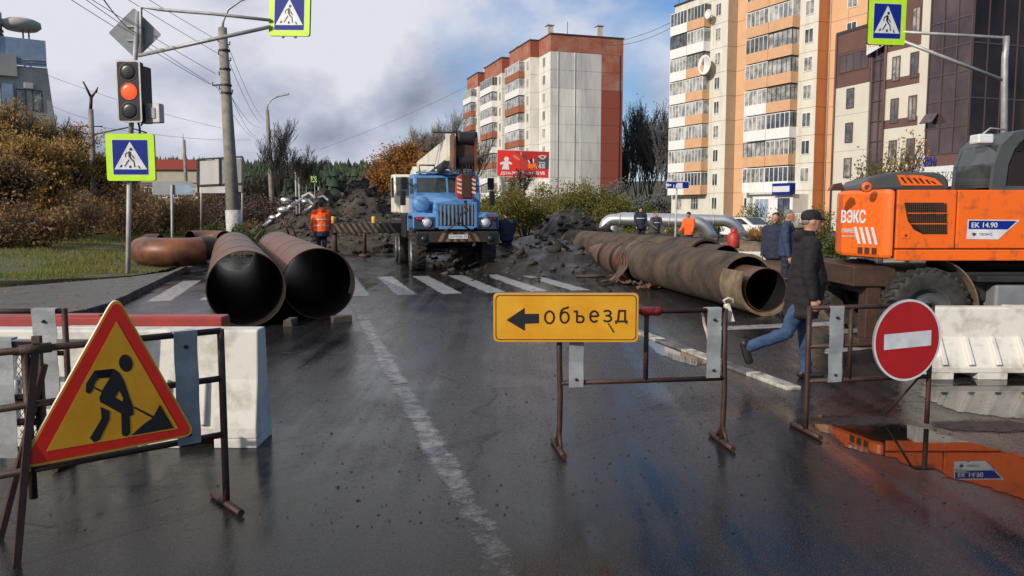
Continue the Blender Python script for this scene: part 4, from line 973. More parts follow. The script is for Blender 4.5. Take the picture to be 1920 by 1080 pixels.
office()

# ---- grey building with a rooftop tower, top left
def left_building():
    # corner at px 92; side wall recedes
    c = P(90, 150, 80); rz = R(36); t = thing('office_building', 'grey building with rooftop tower and lattice mast at top left', 'building', (c.x, 80, 0), rz)
    # local: x to the left negative, facade faces -y
    TOP = P(85, 128, 80).z; W = 26.0
    b = B(); b.prism([(-W, 0), (1.6, 0), (.9, TOP * .45), (.25, TOP * .8), (0, TOP)] + [(-W, TOP)], 0, 12); b.build('wall', 'plaster_grey', t)
    B().box(-W, -2.6, -.5, 0, TOP - 1.1, TOP + .9).build('parapet', 'plaster_grey', t)
    g = B(); g.box(-3.9, -.05, -.12, -.04, TOP + .05, TOP + 2.6); g.build('railing_panel', 'railing_glass', t)
    B().box(-4.1, -3.9, -.2, .1, TOP, TOP + 2.7).build('railing_post', 'white_pvc', t)
    rr = B(); 
    for z in (.35, .6): rr.tube([(-2.6, -.14, TOP + z), (-.1, -.14, TOP + z)], .04, 5)
    rr.build('handrail', 'galv', t)
    # rooftop tower with its disc and mast
    x0 = -5.6; tw = B(); tw.lathe([(2.0, TOP), (2.0, TOP + 5.4), (1.7, TOP + 6.0), (0.05, TOP + 6.05)], (x0 + .3, 3.5, 0), 'z', 10, False); to = tw.build('tower', 'plaster_grey', t)
    for z in (2.9, 3.3, 3.7): B().lathe([(2.02, TOP + z - .09), (2.1, TOP + z - .09), (2.1, TOP + z + .09), (2.02, TOP + z + .09)], (x0 + .3, 3.5, 0), 'z', 10, False).build('tower_band', 'roof_dark', t)
    B().lathe([(.05, TOP + 4.0), (1.4, TOP + 4.0), (1.75, TOP + 4.3), (1.7, TOP + 4.75), (1.2, TOP + 5.0), (.05, TOP + 5.0)], (x0 + 3.9, 3.2, 0), 'z', 22).build('tower_disc', 'plaster_grey', t)
    B().box(x0 + 1.5, x0 + 3.5, 2.7, 3.7, TOP + 4.25, TOP + 4.8).build('disc_arm', 'plaster_grey', t)
    lg = B()
    for dx in (0, .5): lg.tube([(x0 + 4.0 + dx, 3.2, TOP), (x0 + 4.0 + dx, 3.2, TOP + 4.1)], .09, 6)
    lg.build('disc_supports', 'pole_white', t)
    ms = B(); zc = TOP + 6.0
    for dx, dy in ((-.55, -.5), (.55, -.5), (.55, .5), (-.55, .5)): ms.tube([(x0 + .8 + dx, 3.2 + dy, zc), (x0 + .8 + dx * .8, 3.2 + dy * .8, zc + 9)], .07, 4)
    for k in range(8):
        z = zc + k * 1.15; ms.tube([(x0 + .25, 2.7, z), (x0 + 1.35, 2.7, z + 1.1)], .045, 4); ms.tube([(x0 + .25, 2.7, z), (x0 + 1.35, 2.7, z)], .045, 4)
    ms.build('mast', 'galv', t)
    for k in range(5):
        z = TOP - 3.2 - k * 3.3
        for x in (-1.0, -2.35, -8.3, -9.6, -11, -13): window(t, x, 0, z, .85, 2.0, lights=1, frame='grey_cloth', ft=.07)
        window(t, -4.7, -.02, z + .3, 1.3, 2.3, lights=2); window(t, -6.6, 0, z, 1.0, 2.0, lights=1, frame='grey_cloth')
        B().box(-3.9, -3.0, -.25, 0, z - 1.0, z + 1.5).build('glazed_panel', 'railing_glass', t)
        for x in (-1.7, -7.4): B().box(x - .4, x + .4, -.4, 0, z + 1.05, z + 1.6).build('air_conditioner', 'gable_grey', t, bevel=.03)
left_building()

# ---- low red-roofed building far left and the spire behind
def low_building():
    Y = 120; a, c = P(262, 335, Y), P(372, 335, Y); t = thing('low_building', 'low beige building with red roof behind the traffic light pole', 'building', (a.x, Y, 0), R(4))
    L = c.x - a.x; Z1, Z2 = P(300, 318, Y).z, P(300, 299, Y).z
    B().box(0, L, 0, 10, 0, Z1 - 1.9).build('wall', 'brick_wall', t); B().box(-.1, L + .1, -.15, 10, Z1 - 1.9, Z1).build('fascia', 'beige', t)
    B().prism([(-.4, Z1), (L + .4, Z1), (L - .3, Z2), (.3, Z2)], -.6, 10).build('roof', 'red_roof', t)
    for k in range(4): window(t, 1.2 + k * 2.1, -.0, Z1 - 3.4, 1.2, 1.6, lights=2)
    B().box(L - .9, L - .3, -.5, 0, 0, Z1 - 2.2).build('column', 'pole_white', t)
    s = P(345, 300, 190); t2 = thing('spire', 'thin dark spire above the red roof', 'tower', (s.x, 190, 0)); zt = P(345, 250, 190).z
    B().lathe([(1.2, 0), (1.2, zt - 9), (1.35, zt - 8.8), (.9, zt - 7), (.5, zt - 4.5), (.22, zt - 3.5), (.06, zt)], (0, 0, 0), 'z', 8, False).build('shaft', 'beige', t2)
low_building()

# ================================================================== barriers and work signs in the foreground
def dirrot(a, c): return math.atan2(c.y - a.y, c.x - a.x)
def barrier(label, A, C, zt, rails, mids=(), strips=(), feet=(1, 1), name='steel_barrier', r=.021, brace=True, bend=0.0, posts=(1, 1), tall=None):
    A, C = Vector((A.x, A.y, 0)), Vector((C.x, C.y, 0)); L = (C - A).length
    t = thing(name, label, 'barrier', A, dirrot(A, C), 'rusty steel pipe barriers')
    for i, x in enumerate((0, L)):
        if not posts[i]: continue
        top = zt if tall is None else tall[i]
        B().tube([(x, 0, .03), (x + bend * .6, 0, .2), (x + bend, 0, .42), (x + bend * .3, 0, .7), (x, 0, top)], r, 10).build('post', 'rust_frame', t)
        if feet[i]:
            B().tube([(x, -.22, .022), (x, .22, .022)], r * 1.05, 8).build('foot', 'rust_frame', t)
            if brace:
                for s in (-1, 1): B().tube([(x, s * .1, .03), (x + bend * .4, 0, .16)], r * .7, 7).build('foot_brace', 'rust_frame', t)
    for z in rails: B().tube([(0 if posts[0] else -.3, 0, z), (L, 0, z)], r * .92, 9).build('rail', 'rust_frame', t)
    for f, z0, z1 in mids: B().tube([(L * f, 0, z0), (L * f, 0, z1)], r * .92, 9).build('upright', 'rust_frame', t)
    for f0, f1, z0, z1 in strips:
        s = B(); n = 9; y = -r * 1.2; prof = []
        for i in range(n): prof.append((y - .006 * math.sin(i * 1.7), z0 + (z1 - z0) * i / (n - 1)))
        vs = []
        for yy, z in prof: vs += [(L * f0, yy, z), (L * f1, yy, z), (L * f1, yy - .004, z), (L * f0, yy - .004, z)]
        fs = []
        for i in range(n - 1):
            for q in range(4): fs.append((4 * i + q, 4 * i + (q + 1) % 4, 4 * i + 4 + (q + 1) % 4, 4 * i + 4 + q))
        fs += [(0, 1, 2, 3), (4 * n - 1, 4 * n - 2, 4 * n - 3, 4 * n - 4)]
        so_ = s.add(vs, fs).build('sheet_strip', 'strip_grey', t)
        # strip folds over the rail and is held by bolts
        B().box(L * f0, L * f1, y - .004, r * 1.25, z1, z1 + .012).build('strip_fold', 'strip_grey', so_)
        for zb in (z0 + .06, z1 - .08): B().lathe([(.001, -.014), (.010, -.012), (.012, -.004), (.012, .004)], (L * (f0 + f1) / 2, y - .006, zb), 'y', 10).build('bolt', 'black', so_)
    return t
# detour barrier
dA, dC = G(1047, 845), G(1353, 832)
db = barrier('rusty barrier carrying the yellow detour board', dA, dC, 1.06, (.52, 1.05), ((.52, .52, 1.05),), ((.055, .14, .49, 1.0), (.885, .97, .53, 1.06)), bend=.012)
B().tube([(.63, 0, 1.05), (.78, 0, 1.05)], .034, 12).build('rail_clamp', 'hook_red', db)
# no-entry barrier
nA, nC = G(1510, 812), G(1737, 800)
nb = barrier('rusty barrier carrying the round no entry sign', nA, nC, 1.04, (.43, .715, 1.03), ((.335, .43, 1.03),), ((.15, .26, .42, 1.03),), feet=(1, 0), brace=False)
ln = (nC - nA).length; B().tube([(ln, 0, .52), (ln - .20, .28, .03)], .010, 6).build('stay', 'rust_frame', nb)
# road works barrier, runs towards us on the left
tA, tC = P(40, 893, 4.05), G(425, 950)
tb = barrier('rusty barrier carrying the triangular road works sign', tA, tC, 1.10, (.455, .80, 1.09), (), ((.735, .86, .44, 1.10),), feet=(0, 1), brace=False, posts=(0, 1))
B().bar((.10, .0, 1.12), (-.06, -.1, .0), .035, .028).build('slanted_leg', 'rust_frame', tb)
B().tube([(.05, 0, .3), (.05, 0, 1.09)], .021, 9).build('post', 'rust_frame', tb)
B().tube([(.02, 0, 1.09), (.17, 0, 1.09)], .027, 12).build('rail_clamp', 'rust_dark', tb)
# barrier behind it
bA, bC = P(-160, 700, 5.62), P(127, 700, 5.62)
bb = barrier('rusty barrier standing behind the road works sign at left', bA, bC, 1.12, (.45, .8, 1.10), ((.55, .45, 1.1),), ((.80, .955, .40, 1.11),), feet=(1, 1), brace=False)
# nearest barrier with wire mesh, cut by the left edge
cA, cC = P(-230, 900, 4.42), P(84, 900, 4.42)
cb = barrier('rusty mesh panel barrier cut by the left picture edge', cA, cC, 1.10, (.46, .62, .76, 1.06), (), ((.62, .87, .42, 1.09),), feet=(1, 0), brace=False, posts=(1, 0))
lc = (cC - cA).length; B().bar((lc, 0, .36), (lc, 0, 1.11), .045, .03).build('post', 'rust_frame', cb); B().bar((lc + .03, .01, .95), (lc - .17, -.16, 0), .045, .03).build('slanted_leg', 'rust_frame', cb)
mw = B(); x0, x1, z0, z1 = lc * .87, lc - .02, .40, 1.05
def clipseg(xa, za, xb, zb):
    dx, dz = xb - xa, zb - za; t0, t1 = 0, 1
    for p, q in ((-dx, xa - x0), (dx, x1 - xa), (-dz, za - z0), (dz, z1 - za)):
        if abs(p) < 1e-9: continue
        r_ = q / p
        if p < 0: t0 = max(t0, r_)
        else: t1 = min(t1, r_)
    return (t0, t1) if t1 - t0 > 1e-3 else None
for sg in (1, -1):
    for k in range(-40, 60):
        xa, za = x0 + k * .034, z0 if sg > 0 else z1; xb, zb = xa + 1.0, za + sg * 1.4
        c = clipseg(xa, za, xb, zb)
        if c: mw.tube([(xa + (xb - xa) * c[0], -.012 * sg * .2, za + (zb - za) * c[0]), (xa + (xb - xa) * c[1], -.012 * sg * .2, za + (zb - za) * c[1])], .0022, 4, False)
mo = mw.build('wire_mesh', 'mesh_wire', cb); mo['kind'] = 'stuff'

# ribbons tied to the detour barrier
def ribbon(label, p, pts, w=.03):
    t = thing('torn_ribbon', label, 'ribbon', p); b = B(); vs = []; fs = []
    for i, q in enumerate(pts):
        a = .5 * math.sin(i * 1.3); vs += [(q[0] - w / 2 * math.cos(a), q[1] - w / 2 * math.sin(a), q[2]), (q[0] + w / 2 * math.cos(a), q[1] + w / 2 * math.sin(a), q[2]), (q[0] + w / 2 * math.cos(a), q[1] + w / 2 * math.sin(a) + .004, q[2]), (q[0] - w / 2 * math.cos(a), q[1] - w / 2 * math.sin(a) + .004, q[2])]
    for i in range(len(pts) - 1):
        for q in range(4): fs.append((4 * i + q, 4 * i + (q + 1) % 4, 4 * i + 4 + (q + 1) % 4, 4 * i + 4 + q))
    b.add(vs, fs).build('tail', 'ribbon', t); B().ball((0, -.02, 0), .022, 8, (1.3, .8, .8)).build('knot', 'ribbon', t)
    return t
ra = P(1320, 580, 6.15); ribbon('long white ribbon tied on the top rail of the detour barrier', ra, [(-.03, -.02, 0), (-.015, -.04, -.05), (-.005, -.04, -.11), (.01, -.045, -.16), (.025, -.04, -.20), (.03, -.04, -.235)], .022)
rb_ = P(1362, 572, 6.17); rr_ = ribbon('bunched white ribbon knotted on the right post of the detour barrier', rb_, [(0, -.02, 0), (-.005, -.05, -.05), (-.01, -.055, -.11)], .05)
B().add([(-.01, -.035, 0), (.02, -.035, 0), (.055, -.05, -.12), (-.05, -.05, -.13), (-.01, -.03, 0), (.02, -.03, 0), (.055, -.04, -.12), (-.05, -.04, -.13)], [(0, 1, 2, 3), (7, 6, 5, 4), (0, 4, 5, 1), (1, 5, 6, 2), (2, 6, 7, 3), (3, 7, 4, 0)]).build('tail', 'ribbon', rr_)
B().tube([(0, -.02, 0), (-.03, -.03, .04), (.0, -.04, .06), (.04, -.03, .05), (.045, -.03, .02)], .009, 6).build('tail', 'ribbon', rr_)

# detour board
def detour():
    YD = min(dA.y, dC.y) - .07; c = P(1061, 595.5, YD); t = thing('detour_sign', 'yellow detour board with black left arrow and lettering', 'sign', c, R(-.5))
    w, h = P(1197, 600, YD).x - P(925, 600, YD).x, .365
    B().prism(rrect(-w / 2, w / 2, -h / 2, h / 2, .035), -.001, .022).build('backplate', 'sign_back', t, bevel=.002)
    B().prism(rrect(-w / 2 + .002, w / 2 - .002, -h / 2 + .002, h / 2 - .002, .034), -.004, -.001).build('face', 'sign_yellow', t)
    o, i = rrect(-w / 2 + .016, w / 2 - .016, -h / 2 + .016, h / 2 - .016, .03), rrect(-w / 2 + .022, w / 2 - .022, -h / 2 + .022, h / 2 - .022, .026)
    n = len(o); B().add([(x, -.0055, z) for x, z in o + i], [(k, (k + 1) % n, (k + 1) % n + n, k + n) for k in range(n)]).build('border', 'sign_black', t)
    k = w / 766.0; X = lambda a: (a - 133 - 383) * k; Z = lambda b: (213 - b) * k
    B().flat([(X(202), Z(226)), (X(299), Z(160)), (X(299), Z(193)), (X(374), Z(192)), (X(374), Z(243)), (X(300), Z(246)), (X(300), Z(284))], -.0055).build('arrow', 'sign_black', t)
    # letters with their tops at their own heights
    for ch, a, b, z0, z1 in (('о', 402, 457, 175, 248), ('б', 483, 535, 152, 244), ('ъ', 557, 614, 176, 241), ('е', 640, 690, 174, 239), ('з', 710, 760, 172, 236), ('д', 778, 838, 172, 244)):
        el = lambda cx, cz, rx, rz_, a0, a1, n=14: [(cx + rx * math.cos(R(a0 + (a1 - a0) * i / n)), cz + rz_ * math.sin(R(a0 + (a1 - a0) * i / n))) for i in range(n + 1)]
        S = {'о': [el(.5, .5, .44, .44, 0, 360, 22)], 'б': [el(.5, .35, .42, .31, 0, 360, 20), [(.08, .36), (.10, .58), (.2, .76), (.42, .86), (.78, .91), (.9, .98)]],
             'ъ': [[(.0, .94), (.3, .94), (.3, .06)], [(.3, .56), (.62, .56)] + el(.66, .31, .26, .25, 90, -90, 10) + [(.3, .06)]],
             'е': [[(.08, .52), (.92, .52)], el(.5, .5, .43, .44, 2, 318, 20)], 'з': [el(.45, .74, .38, .21, 150, -90, 12) + [(.3, .53)], [(.3, .53)] + el(.47, .29, .43, .24, 90, -150, 12)],
             'д': [[(.04, -.02), (.04, .16), (.96, .16), (.96, -.02)], [(.2, .16), (.3, .94), (.82, .94), (.82, .16)]]}[ch]
        Lx, Lz, lw = (b - a) * k, (z1 - z0) * k, .0075; g = B(); sh_ = 0
        for path in S:
            q = [Vector((X(a) + x * Lx, Z(z1) + z * Lz)) for x, z in path]; vs = []
            for i, p in enumerate(q):
                d_ = ((q[min(i + 1, len(q) - 1)] - p).normalized() + (p - q[max(i - 1, 0)]).normalized()); d_ = d_.normalized() if d_.length > 1e-4 else Vector((1, 0))
                n_ = Vector((-d_.y, d_.x)) * lw; c_ = 1.0
                if 0 < i < len(q) - 1: c_ = 1 / max(.6, abs(d_.dot((q[i + 1] - p).normalized())))
                vs += [(p.x - n_.x * c_, -.0055 - .0003 * sh_, p.y - n_.y * c_), (p.x + n_.x * c_, -.0055 - .0003 * sh_, p.y + n_.y * c_)]
            g.add(vs, [(2 * i, 2 * i + 1, 2 * i + 3, 2 * i + 2) for i in range(len(q) - 1)]); sh_ += 1
        g.build('letter', 'sign_black', t, fixn=False)
    B().flat([(X(735), Z(243)), (X(742), Z(240)), (X(775), Z(288)), (X(766), Z(294))], -.005).build('scratch', 'rust_dark', t)
    for x in (-.3, .3): B().box(x - .015, x + .015, .022, .045, -.12, .12).build('bracket', 'galv', t)
detour()

# road works triangle: pictogram mapped from the sign in the photograph through its corners
def roadworks():
    pl, pr, pa = P(32, 881, 4.00), P(367, 815, 4.54), P(221, 551, 4.27)
    s = .86; c = (pl + pr) / 2; rz = math.atan2(pr.y - pl.y, pr.x - pl.x)
    t = thing('road_works_sign', 'triangular red and yellow road works sign on the left barrier', 'sign', (c.x, c.y, c.z), rz)
    ux = (pr - pl).length; roll = math.atan2(pr.z - pl.z, math.hypot(pr.x - pl.x, pr.y - pl.y))
    dxy = Vector((math.cos(rz), math.sin(rz), 0)); ax = (pa - c).dot(dxy); az = pa.z - c.z
    tri = [(-ux / 2 * math.cos(roll), (pl.z - c.z)), (ux / 2 * math.cos(roll), (pr.z - c.z)), (ax, az)]
    q = [(104, 820), (884, 685), (553, 62)]      # same corners in the enlarged picture
    T = np.array([[q[0][0], q[1][0], q[2][0]], [q[0][1], q[1][1], q[2][1]], [1, 1, 1]], float); Ti = np.linalg.inv(T)
    def mp(x, y):
        l = Ti @ np.array([x, y, 1.0]); return (sum(l[i] * tri[i][0] for i in range(3)), sum(l[i] * tri[i][1] for i in range(3)))
    def inset(k, rr):
        g = (sum(p[0] for p in tri) / 3, sum(p[1] for p in tri) / 3); return round_poly([(g[0] + (p[0] - g[0]) * k, g[1] + (p[1] - g[1]) * k) for p in tri], rr, 6)
    B().prism(inset(1.0, .045), -.002, .024).build('backplate', 'white_pvc', t)
    B().prism(inset(.995, .045), -.005, -.002).build('yellow_rim', 'sign_yellow', t)
    B().prism(inset(.955, .036), -.0065, -.005).build('red_border', 'sign_red', t)
    B().prism([mp(*p) for p in ((222, 745), (800, 655), (547, 183))], -.008, -.0065).build('yellow_field', 'sign_yellow', t)
    y = -.0092; man = B()
    man.flat([mp(576 + 30 * math.cos(a), 363 + 38 * math.sin(a)) for a in np.linspace(0, 6.28, 22, endpoint=False)], y)
    for poly in ([(397, 492), (402, 455), (440, 400), (522, 389), (505, 425), (458, 432), (440, 450), (424, 490), (410, 501)],           # hand and upper arm
                 [(440, 400), (522, 389), (545, 405), (566, 445), (578, 490), (556, 520), (540, 484), (521, 514), (470, 505), (452, 520), (470, 478), (503, 428), (458, 432)],   # back and shoulder
                 [(452, 518), (468, 503), (521, 514), (550, 532), (556, 518), (578, 490), (597, 556), (598, 588), (582, 597), (543, 586), (520, 572), (455, 535)],  # hips and arm
                 [(543, 584), (580, 596), (578, 672), (562, 687), (545, 684), (540, 672)],       # standing leg
                 [(455, 556), (494, 574), (491, 610), (444, 698), (420, 711), (402, 692), (457, 606)],   # trailing leg
                 [(580, 683), (640, 632), (684, 603), (719, 543), (778, 651)]):                   # heap
        man.flat([mp(*p) for p in poly], y)
    man.flat([mp(*p) for p in ((428, 474), (432, 468), (468, 487), (464, 494))], y); man.flat([mp(*p) for p in ((598, 560), (600, 552), (690, 598), (684, 607))], y)
    for i_, f in enumerate(man.f): pass
    man.build('worker_pictogram', 'sign_black', t, fixn=False)
roadworks()

# no entry disc, turned to the left
def noentry():
    c = P(1701, 638, nC.y - .17); t = thing('no_entry_sign', 'round red no entry sign with white bar on the right barrier', 'sign', c, R(17)); t.rotation_euler = (0, R(-2), R(17))
    r = .335
    B().lathe([(.001, .012), (r, .012), (r, -.003), (.001, -.003)], (0, 0, 0), 'y', 48, False).build('backplate', 'sign_back', t)
    B().lathe([(r * .945, -.005), (r * .998, -.005)], (0, 0, 0), 'y', 48, False).build('white_rim', 'sign_white', t)
    B().lathe([(.001, -.005), (r * .945, -.005)], (0, 0, 0), 'y', 48, False).build('red_field', 'sign_deepred', t)
    B().flat([(-.235, -.06), (.235, -.06), (.235, .066), (-.235, .066)], -.0075).build('white_bar', 'sign_white', t)
    B().box(-.02, .02, .013, .07, -.3, .1).build('bracket', 'galv', t)
noentry()

# plastic road blocks
def road_block(name, label, x0, x1, y, H, mat, rz=0.0, ribs=True, notch=True, group='plastic road blocks', hw=.30):
    t = thing(name, label, 'road block', (x0, y, 0), rz, group); L = x1 - x0
    prof = [(-hw, 0), (-hw, .13 * H / .76), (-.125, .44 * H / .76), (-.10, H - .02), (-.085, H), (.085, H), (.10, H - .02), (.125, .44 * H / .76), (hw, .13 * H / .76), (hw, 0)]
    seg = [0.0]
    body = B(); n = len(prof)
    cuts = []
    if notch:
        k = 0.28
        while k + .3 < L: cuts.append((k, k + .26)); k += .58
    xs = [0] + [v for c in cuts for v in c] + [L]
    body.add([(0, p[0], p[1] if p[1] > 0 else .07) for p in prof] + [(L, p[0], p[1] if p[1] > 0 else .07) for p in prof], [(i, (i + 1) % n, (i + 1) % n + n, i + n) for i in range(n)] + [tuple(range(n - 1, -1, -1)), tuple(range(n, 2 * n))])
    body.build('body', mat, t, bevel=.012)
    for i in range(0, len(xs), 2): B().box(xs[i] + .002, xs[i + 1] - .002, -hw + .002, hw - .002, 0, .0695).build('foot', mat, t, bevel=.006)
    if ribs:
        k = .12
        while k + .2 < L:
            for dx in (0,):
                a, c = Vector((k + .05, -hw, .15 * H / .76)), Vector((k + .05, -.125, .435 * H / .76))
                B().bar(a + Vector((0, -.012, .006)), c + Vector((0, -.012, .006)), .055, .05).build('rib', mat, t, bevel=.01)
            k += .29
    B().box(L * .42, L * .58, -.06, .06, H, H + .012).build('filler_cap', mat, t, bevel=.004)
    return t
G1 = G(490, 842)
road_block('road_block', 'big white plastic road block behind the road works sign', G1.x - 2.65, G1.x - .04, G1.y + .22, .90, 'white_plastic', hw=.20)
road_block('road_block', 'red plastic road block behind the big white one', P(420, 600, 7.0).x - 2.6, P(420, 600, 7.0).x, 7.05, .885, 'red_plastic', ribs=False)
G2 = G(1740, 712)
road_block('road_block', 'white ribbed plastic road block in front of the excavator', G2.x, G2.x + 2.3, G2.y + .3, .76, 'white_plastic')

# ================================================================== pipes
def pipe(label, near, dirv, L, r, wall=.016, outer='rust_pipe', inner='pipe_inside', seams=(), z=None, name='steel_pipe', group=None, n=40):
    d = Vector((dirv[0], dirv[1], 0)).normalized(); t = thing(name, label, 'pipe', (near[0], near[1], z if z is not None else 0.0), math.atan2(-d.x, d.y), group)
    B().lathe([(r, 0), (r, L)], (0, 0, r), 'y', n).build('shell', outer, t, fixn=False)
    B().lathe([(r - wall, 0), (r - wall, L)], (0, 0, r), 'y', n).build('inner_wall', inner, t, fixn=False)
    B().lathe([(r - wall, 0), (r, 0)], (0, 0, r), 'y', n, False).build('rim', 'rust_dark', t, fixn=False)
    B().lathe([(r - wall, L), (r, L)], (0, 0, r), 'y', n, False).build('rim', 'rust_dark', t, fixn=False)
    for s in seams: B().lathe([(r - .001, s - .02), (r + .006, s - .008), (r + .006, s + .008), (r - .001, s + .02)], (0, 0, r), 'y', n).build('weld_seam', 'rust_dark', t)
    return t
PD = (-.34, .94)
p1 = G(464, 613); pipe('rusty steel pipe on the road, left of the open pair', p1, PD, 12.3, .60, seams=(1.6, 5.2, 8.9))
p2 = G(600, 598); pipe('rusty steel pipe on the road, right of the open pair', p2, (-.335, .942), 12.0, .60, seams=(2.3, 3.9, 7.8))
for k, (px, py) in enumerate(((640, 604), (545, 610))):
    g = G(px, py); o = B().box(-.16, .16, -.07, .07, .0, .11).build('timber_chock', 'bark', None, bevel=.01, jitter=.012); o.location = g; o.rotation_euler = (0, 0, .5 + k)
    tag(o, ('short timber chock under the right rusty pipe', 'short timber chock between the two rusty pipes')[k], 'chock')
# bends lying on the grass
def bend(label, c, R0, r, a0, a1, tilt=0.0, mat='rust_bend', z=0.0, name='pipe_bend', rz=0.0):
    t = thing(name, label, 'pipe bend', (c[0], c[1], z), rz, 'rusty pipe bends on the grass'); n, m = 22, 26
    def surf(rr):
        vs = []; fs = []
        for i in range(n):
            a = R(a0 + (a1 - a0) * i / (n - 1)); ce = Vector((R0 * math.cos(a), R0 * math.sin(a), r)); ra = Vector((math.cos(a), math.sin(a), 0))
            for j in range(m):
                b = 6.28319 * j / m; v = ce + ra * rr * math.cos(b) + Vector((0, 0, 1)) * rr * math.sin(b); vs.append(v)
        for i in range(n - 1):
            for j in range(m): fs.append((i * m + j, i * m + (j + 1) % m, (i + 1) * m + (j + 1) % m, (i + 1) * m + j))
        return vs, fs
    v, f = surf(r); b = B(); b.add(v, f, True); b.build('shell', mat, t, fixn=False)
    v2, f2 = surf(r - .015); b = B(); b.add(v2, f2, True); b.build('inner_wall', 'pipe_inside', t, fixn=False)
    for i in (0, n - 1):
        b = B(); k = m; b.add(v[i * m:(i + 1) * m] + v2[i * m:(i + 1) * m], [(j, (j + 1) % k, (j + 1) % k + k, j + k) for j in range(k)]); b.build('rim', 'rust_dark', t, fixn=False)
    return t
g0 = G(300, 500, .18); bend('big rusty pipe bend on the grass, its back to the road', (g0.x + .05, g0.y + 1.55), 1.12, .43, 195, 318, z=.16)
g1 = G(385, 488, .12); bend('rusty pipe bend with a dark mouth beside the kerb', (g1.x - 1.2, g1.y + .6), 1.1, .40, -40, 65, z=.12, mat='rust_dark')
g2 = G(265, 478, .2); bend('dark pipe bend half hidden behind the big rusty one', (g2.x + .2, g2.y + 2.3), .9, .36, 150, 265, z=.2, mat='rust_dark')
g3 = G(335, 470, .2); bend('brown pipe bend at the back of the scrap heap', (g3.x + .2, g3.y + 2.2), .9, .38, 20, 150, z=.2, mat='rust_pipe')

# long insulated pipe on the right
def insulated():
    nb_, fb = G(1434, 592), G(1128, 506); d = (fb - nb_); L = d.length; d.normalize()
    t = thing('insulated_pipe', 'long muddy insulated pipe with torn wrapping lying right of the road', 'pipe', (nb_.x, nb_.y, 0), math.atan2(-d.x, d.y))
    r = .52; c = (0, 0, r); n = 40; L1 = L * .60
    B().lathe([(r, .75), (r, L1)], c, 'y', n).build('shell', 'insul', t, fixn=False)
    B().lathe([(r - .05, .75), (r - .05, 2.5)], c, 'y', n).build('shell_inside', 'pipe_inside', t, fixn=False)
    B().lathe([(r - .05, .75), (r, .75)], c, 'y', n, False).build('shell_edge', 'insul_pale', t, fixn=False)
    # lower half of the shell reaches further towards us
    h = B(); h.lathe([(r + .002, -.05), (r + .003, .76)], c, 'y', 20, True, R(150), R(372)); h.lathe([(r - .05, -.05), (r - .05, .76)], c, 'y', 20, True, R(150), R(372)); h.lathe([(r - .05, -.05), (r + .002, -.05)], c, 'y', 20, False, R(150), R(372))
    for a in (150, 372):
        ca, sa = math.cos(R(a)), math.sin(R(a)); h.add([(ca * (r - .05), -.05, r + sa * (r - .05)), (ca * (r + .002), -.05, r + sa * (r + .002)), (ca * (r + .002), .76, r + sa * (r + .002)), (ca * (r - .05), .76, r + sa * (r - .05))], [(0, 1, 2, 3)])
    h.build('lower_shell', 'insul_pale', t, fixn=False)
    ri = .385; ci = (.03, 0, ri + .06)
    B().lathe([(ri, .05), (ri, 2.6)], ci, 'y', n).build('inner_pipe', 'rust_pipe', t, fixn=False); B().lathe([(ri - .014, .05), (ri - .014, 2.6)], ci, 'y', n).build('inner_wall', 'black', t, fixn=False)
    B().lathe([(ri - .014, .05), (ri, .05)], ci, 'y', n, False).build('rim', 'rust_bend', t, fixn=False); B().lathe([(.001, 2.5), (ri, 2.5)], ci, 'y', n, False).build('dark_disc', 'black', t, fixn=False)  # black inner wall and disc stand in for the pipe's unlit depth
    rs = .47; B().lathe([(rs, L1 - .05), (rs, L)], (0, 0, rs), 'y', n).build('steel_length', 'rust_pipe', t, fixn=False)
    B().lathe([(.001, L), (rs, L)], (0, 0, rs), 'y', n, False).build('far_end', 'rust_dark', t, fixn=False)
    for y0, w, rr, mm in ((L * .615, .35, .50, 'black'), (L * .66, .7, .492, 'rust_bend'), (L * .74, .28, .482, 'black'), (L * .775, .9, .492, 'wrap'), (L * .86, .3, .48, 'black'), (L * .895, 1.0, .492, 'rust_pipe')):
        B().lathe([(rr - .03, y0), (rr, y0 + .02), (rr + .004, y0 + w * .5), (rr, y0 + w), (rr - .03, y0 + w + .02)], (0, 0, rs), 'y', n).build('wrapping_band', mm, t)
    # torn wrapping that hangs off towards the road
    rg = random.Random(3)
    for k in range(4):
        b = B(); y0 = L1 + .1 + k * .25; vs = []; fs = []; m = 12; w = .32 - .03 * k
        for i in range(m):
            a = R(60 + 130 * min(1, i / 6)); q = (math.cos(a) * (r + .02), math.sin(a) * (r + .02) + r)
            if i > 6: q = (-r - .02 - .16 * (i - 6) + .05 * rg.random(), .06 + .05 * rg.random() + max(0, .30 - .12 * (i - 6)))
            for s in (-1, 1): vs.append((q[0] + rg.uniform(-.02, .02), y0 + s * w / 2 - .10 * max(0, i - 5) * (1 + .5 * k) + rg.uniform(-.03, .03), q[1]))
        for i in range(m - 1): fs.append((2 * i, 2 * i + 1, 2 * i + 3, 2 * i + 2))
        b.add(vs, fs, True); o = b.build('torn_wrapping', ('wrap', 'rust_bend', 'wrap', 'wrap')[k], t, fixn=False); md = o.modifiers.new('t', 'SOLIDIFY'); md.thickness = .012
    return t
insulated()
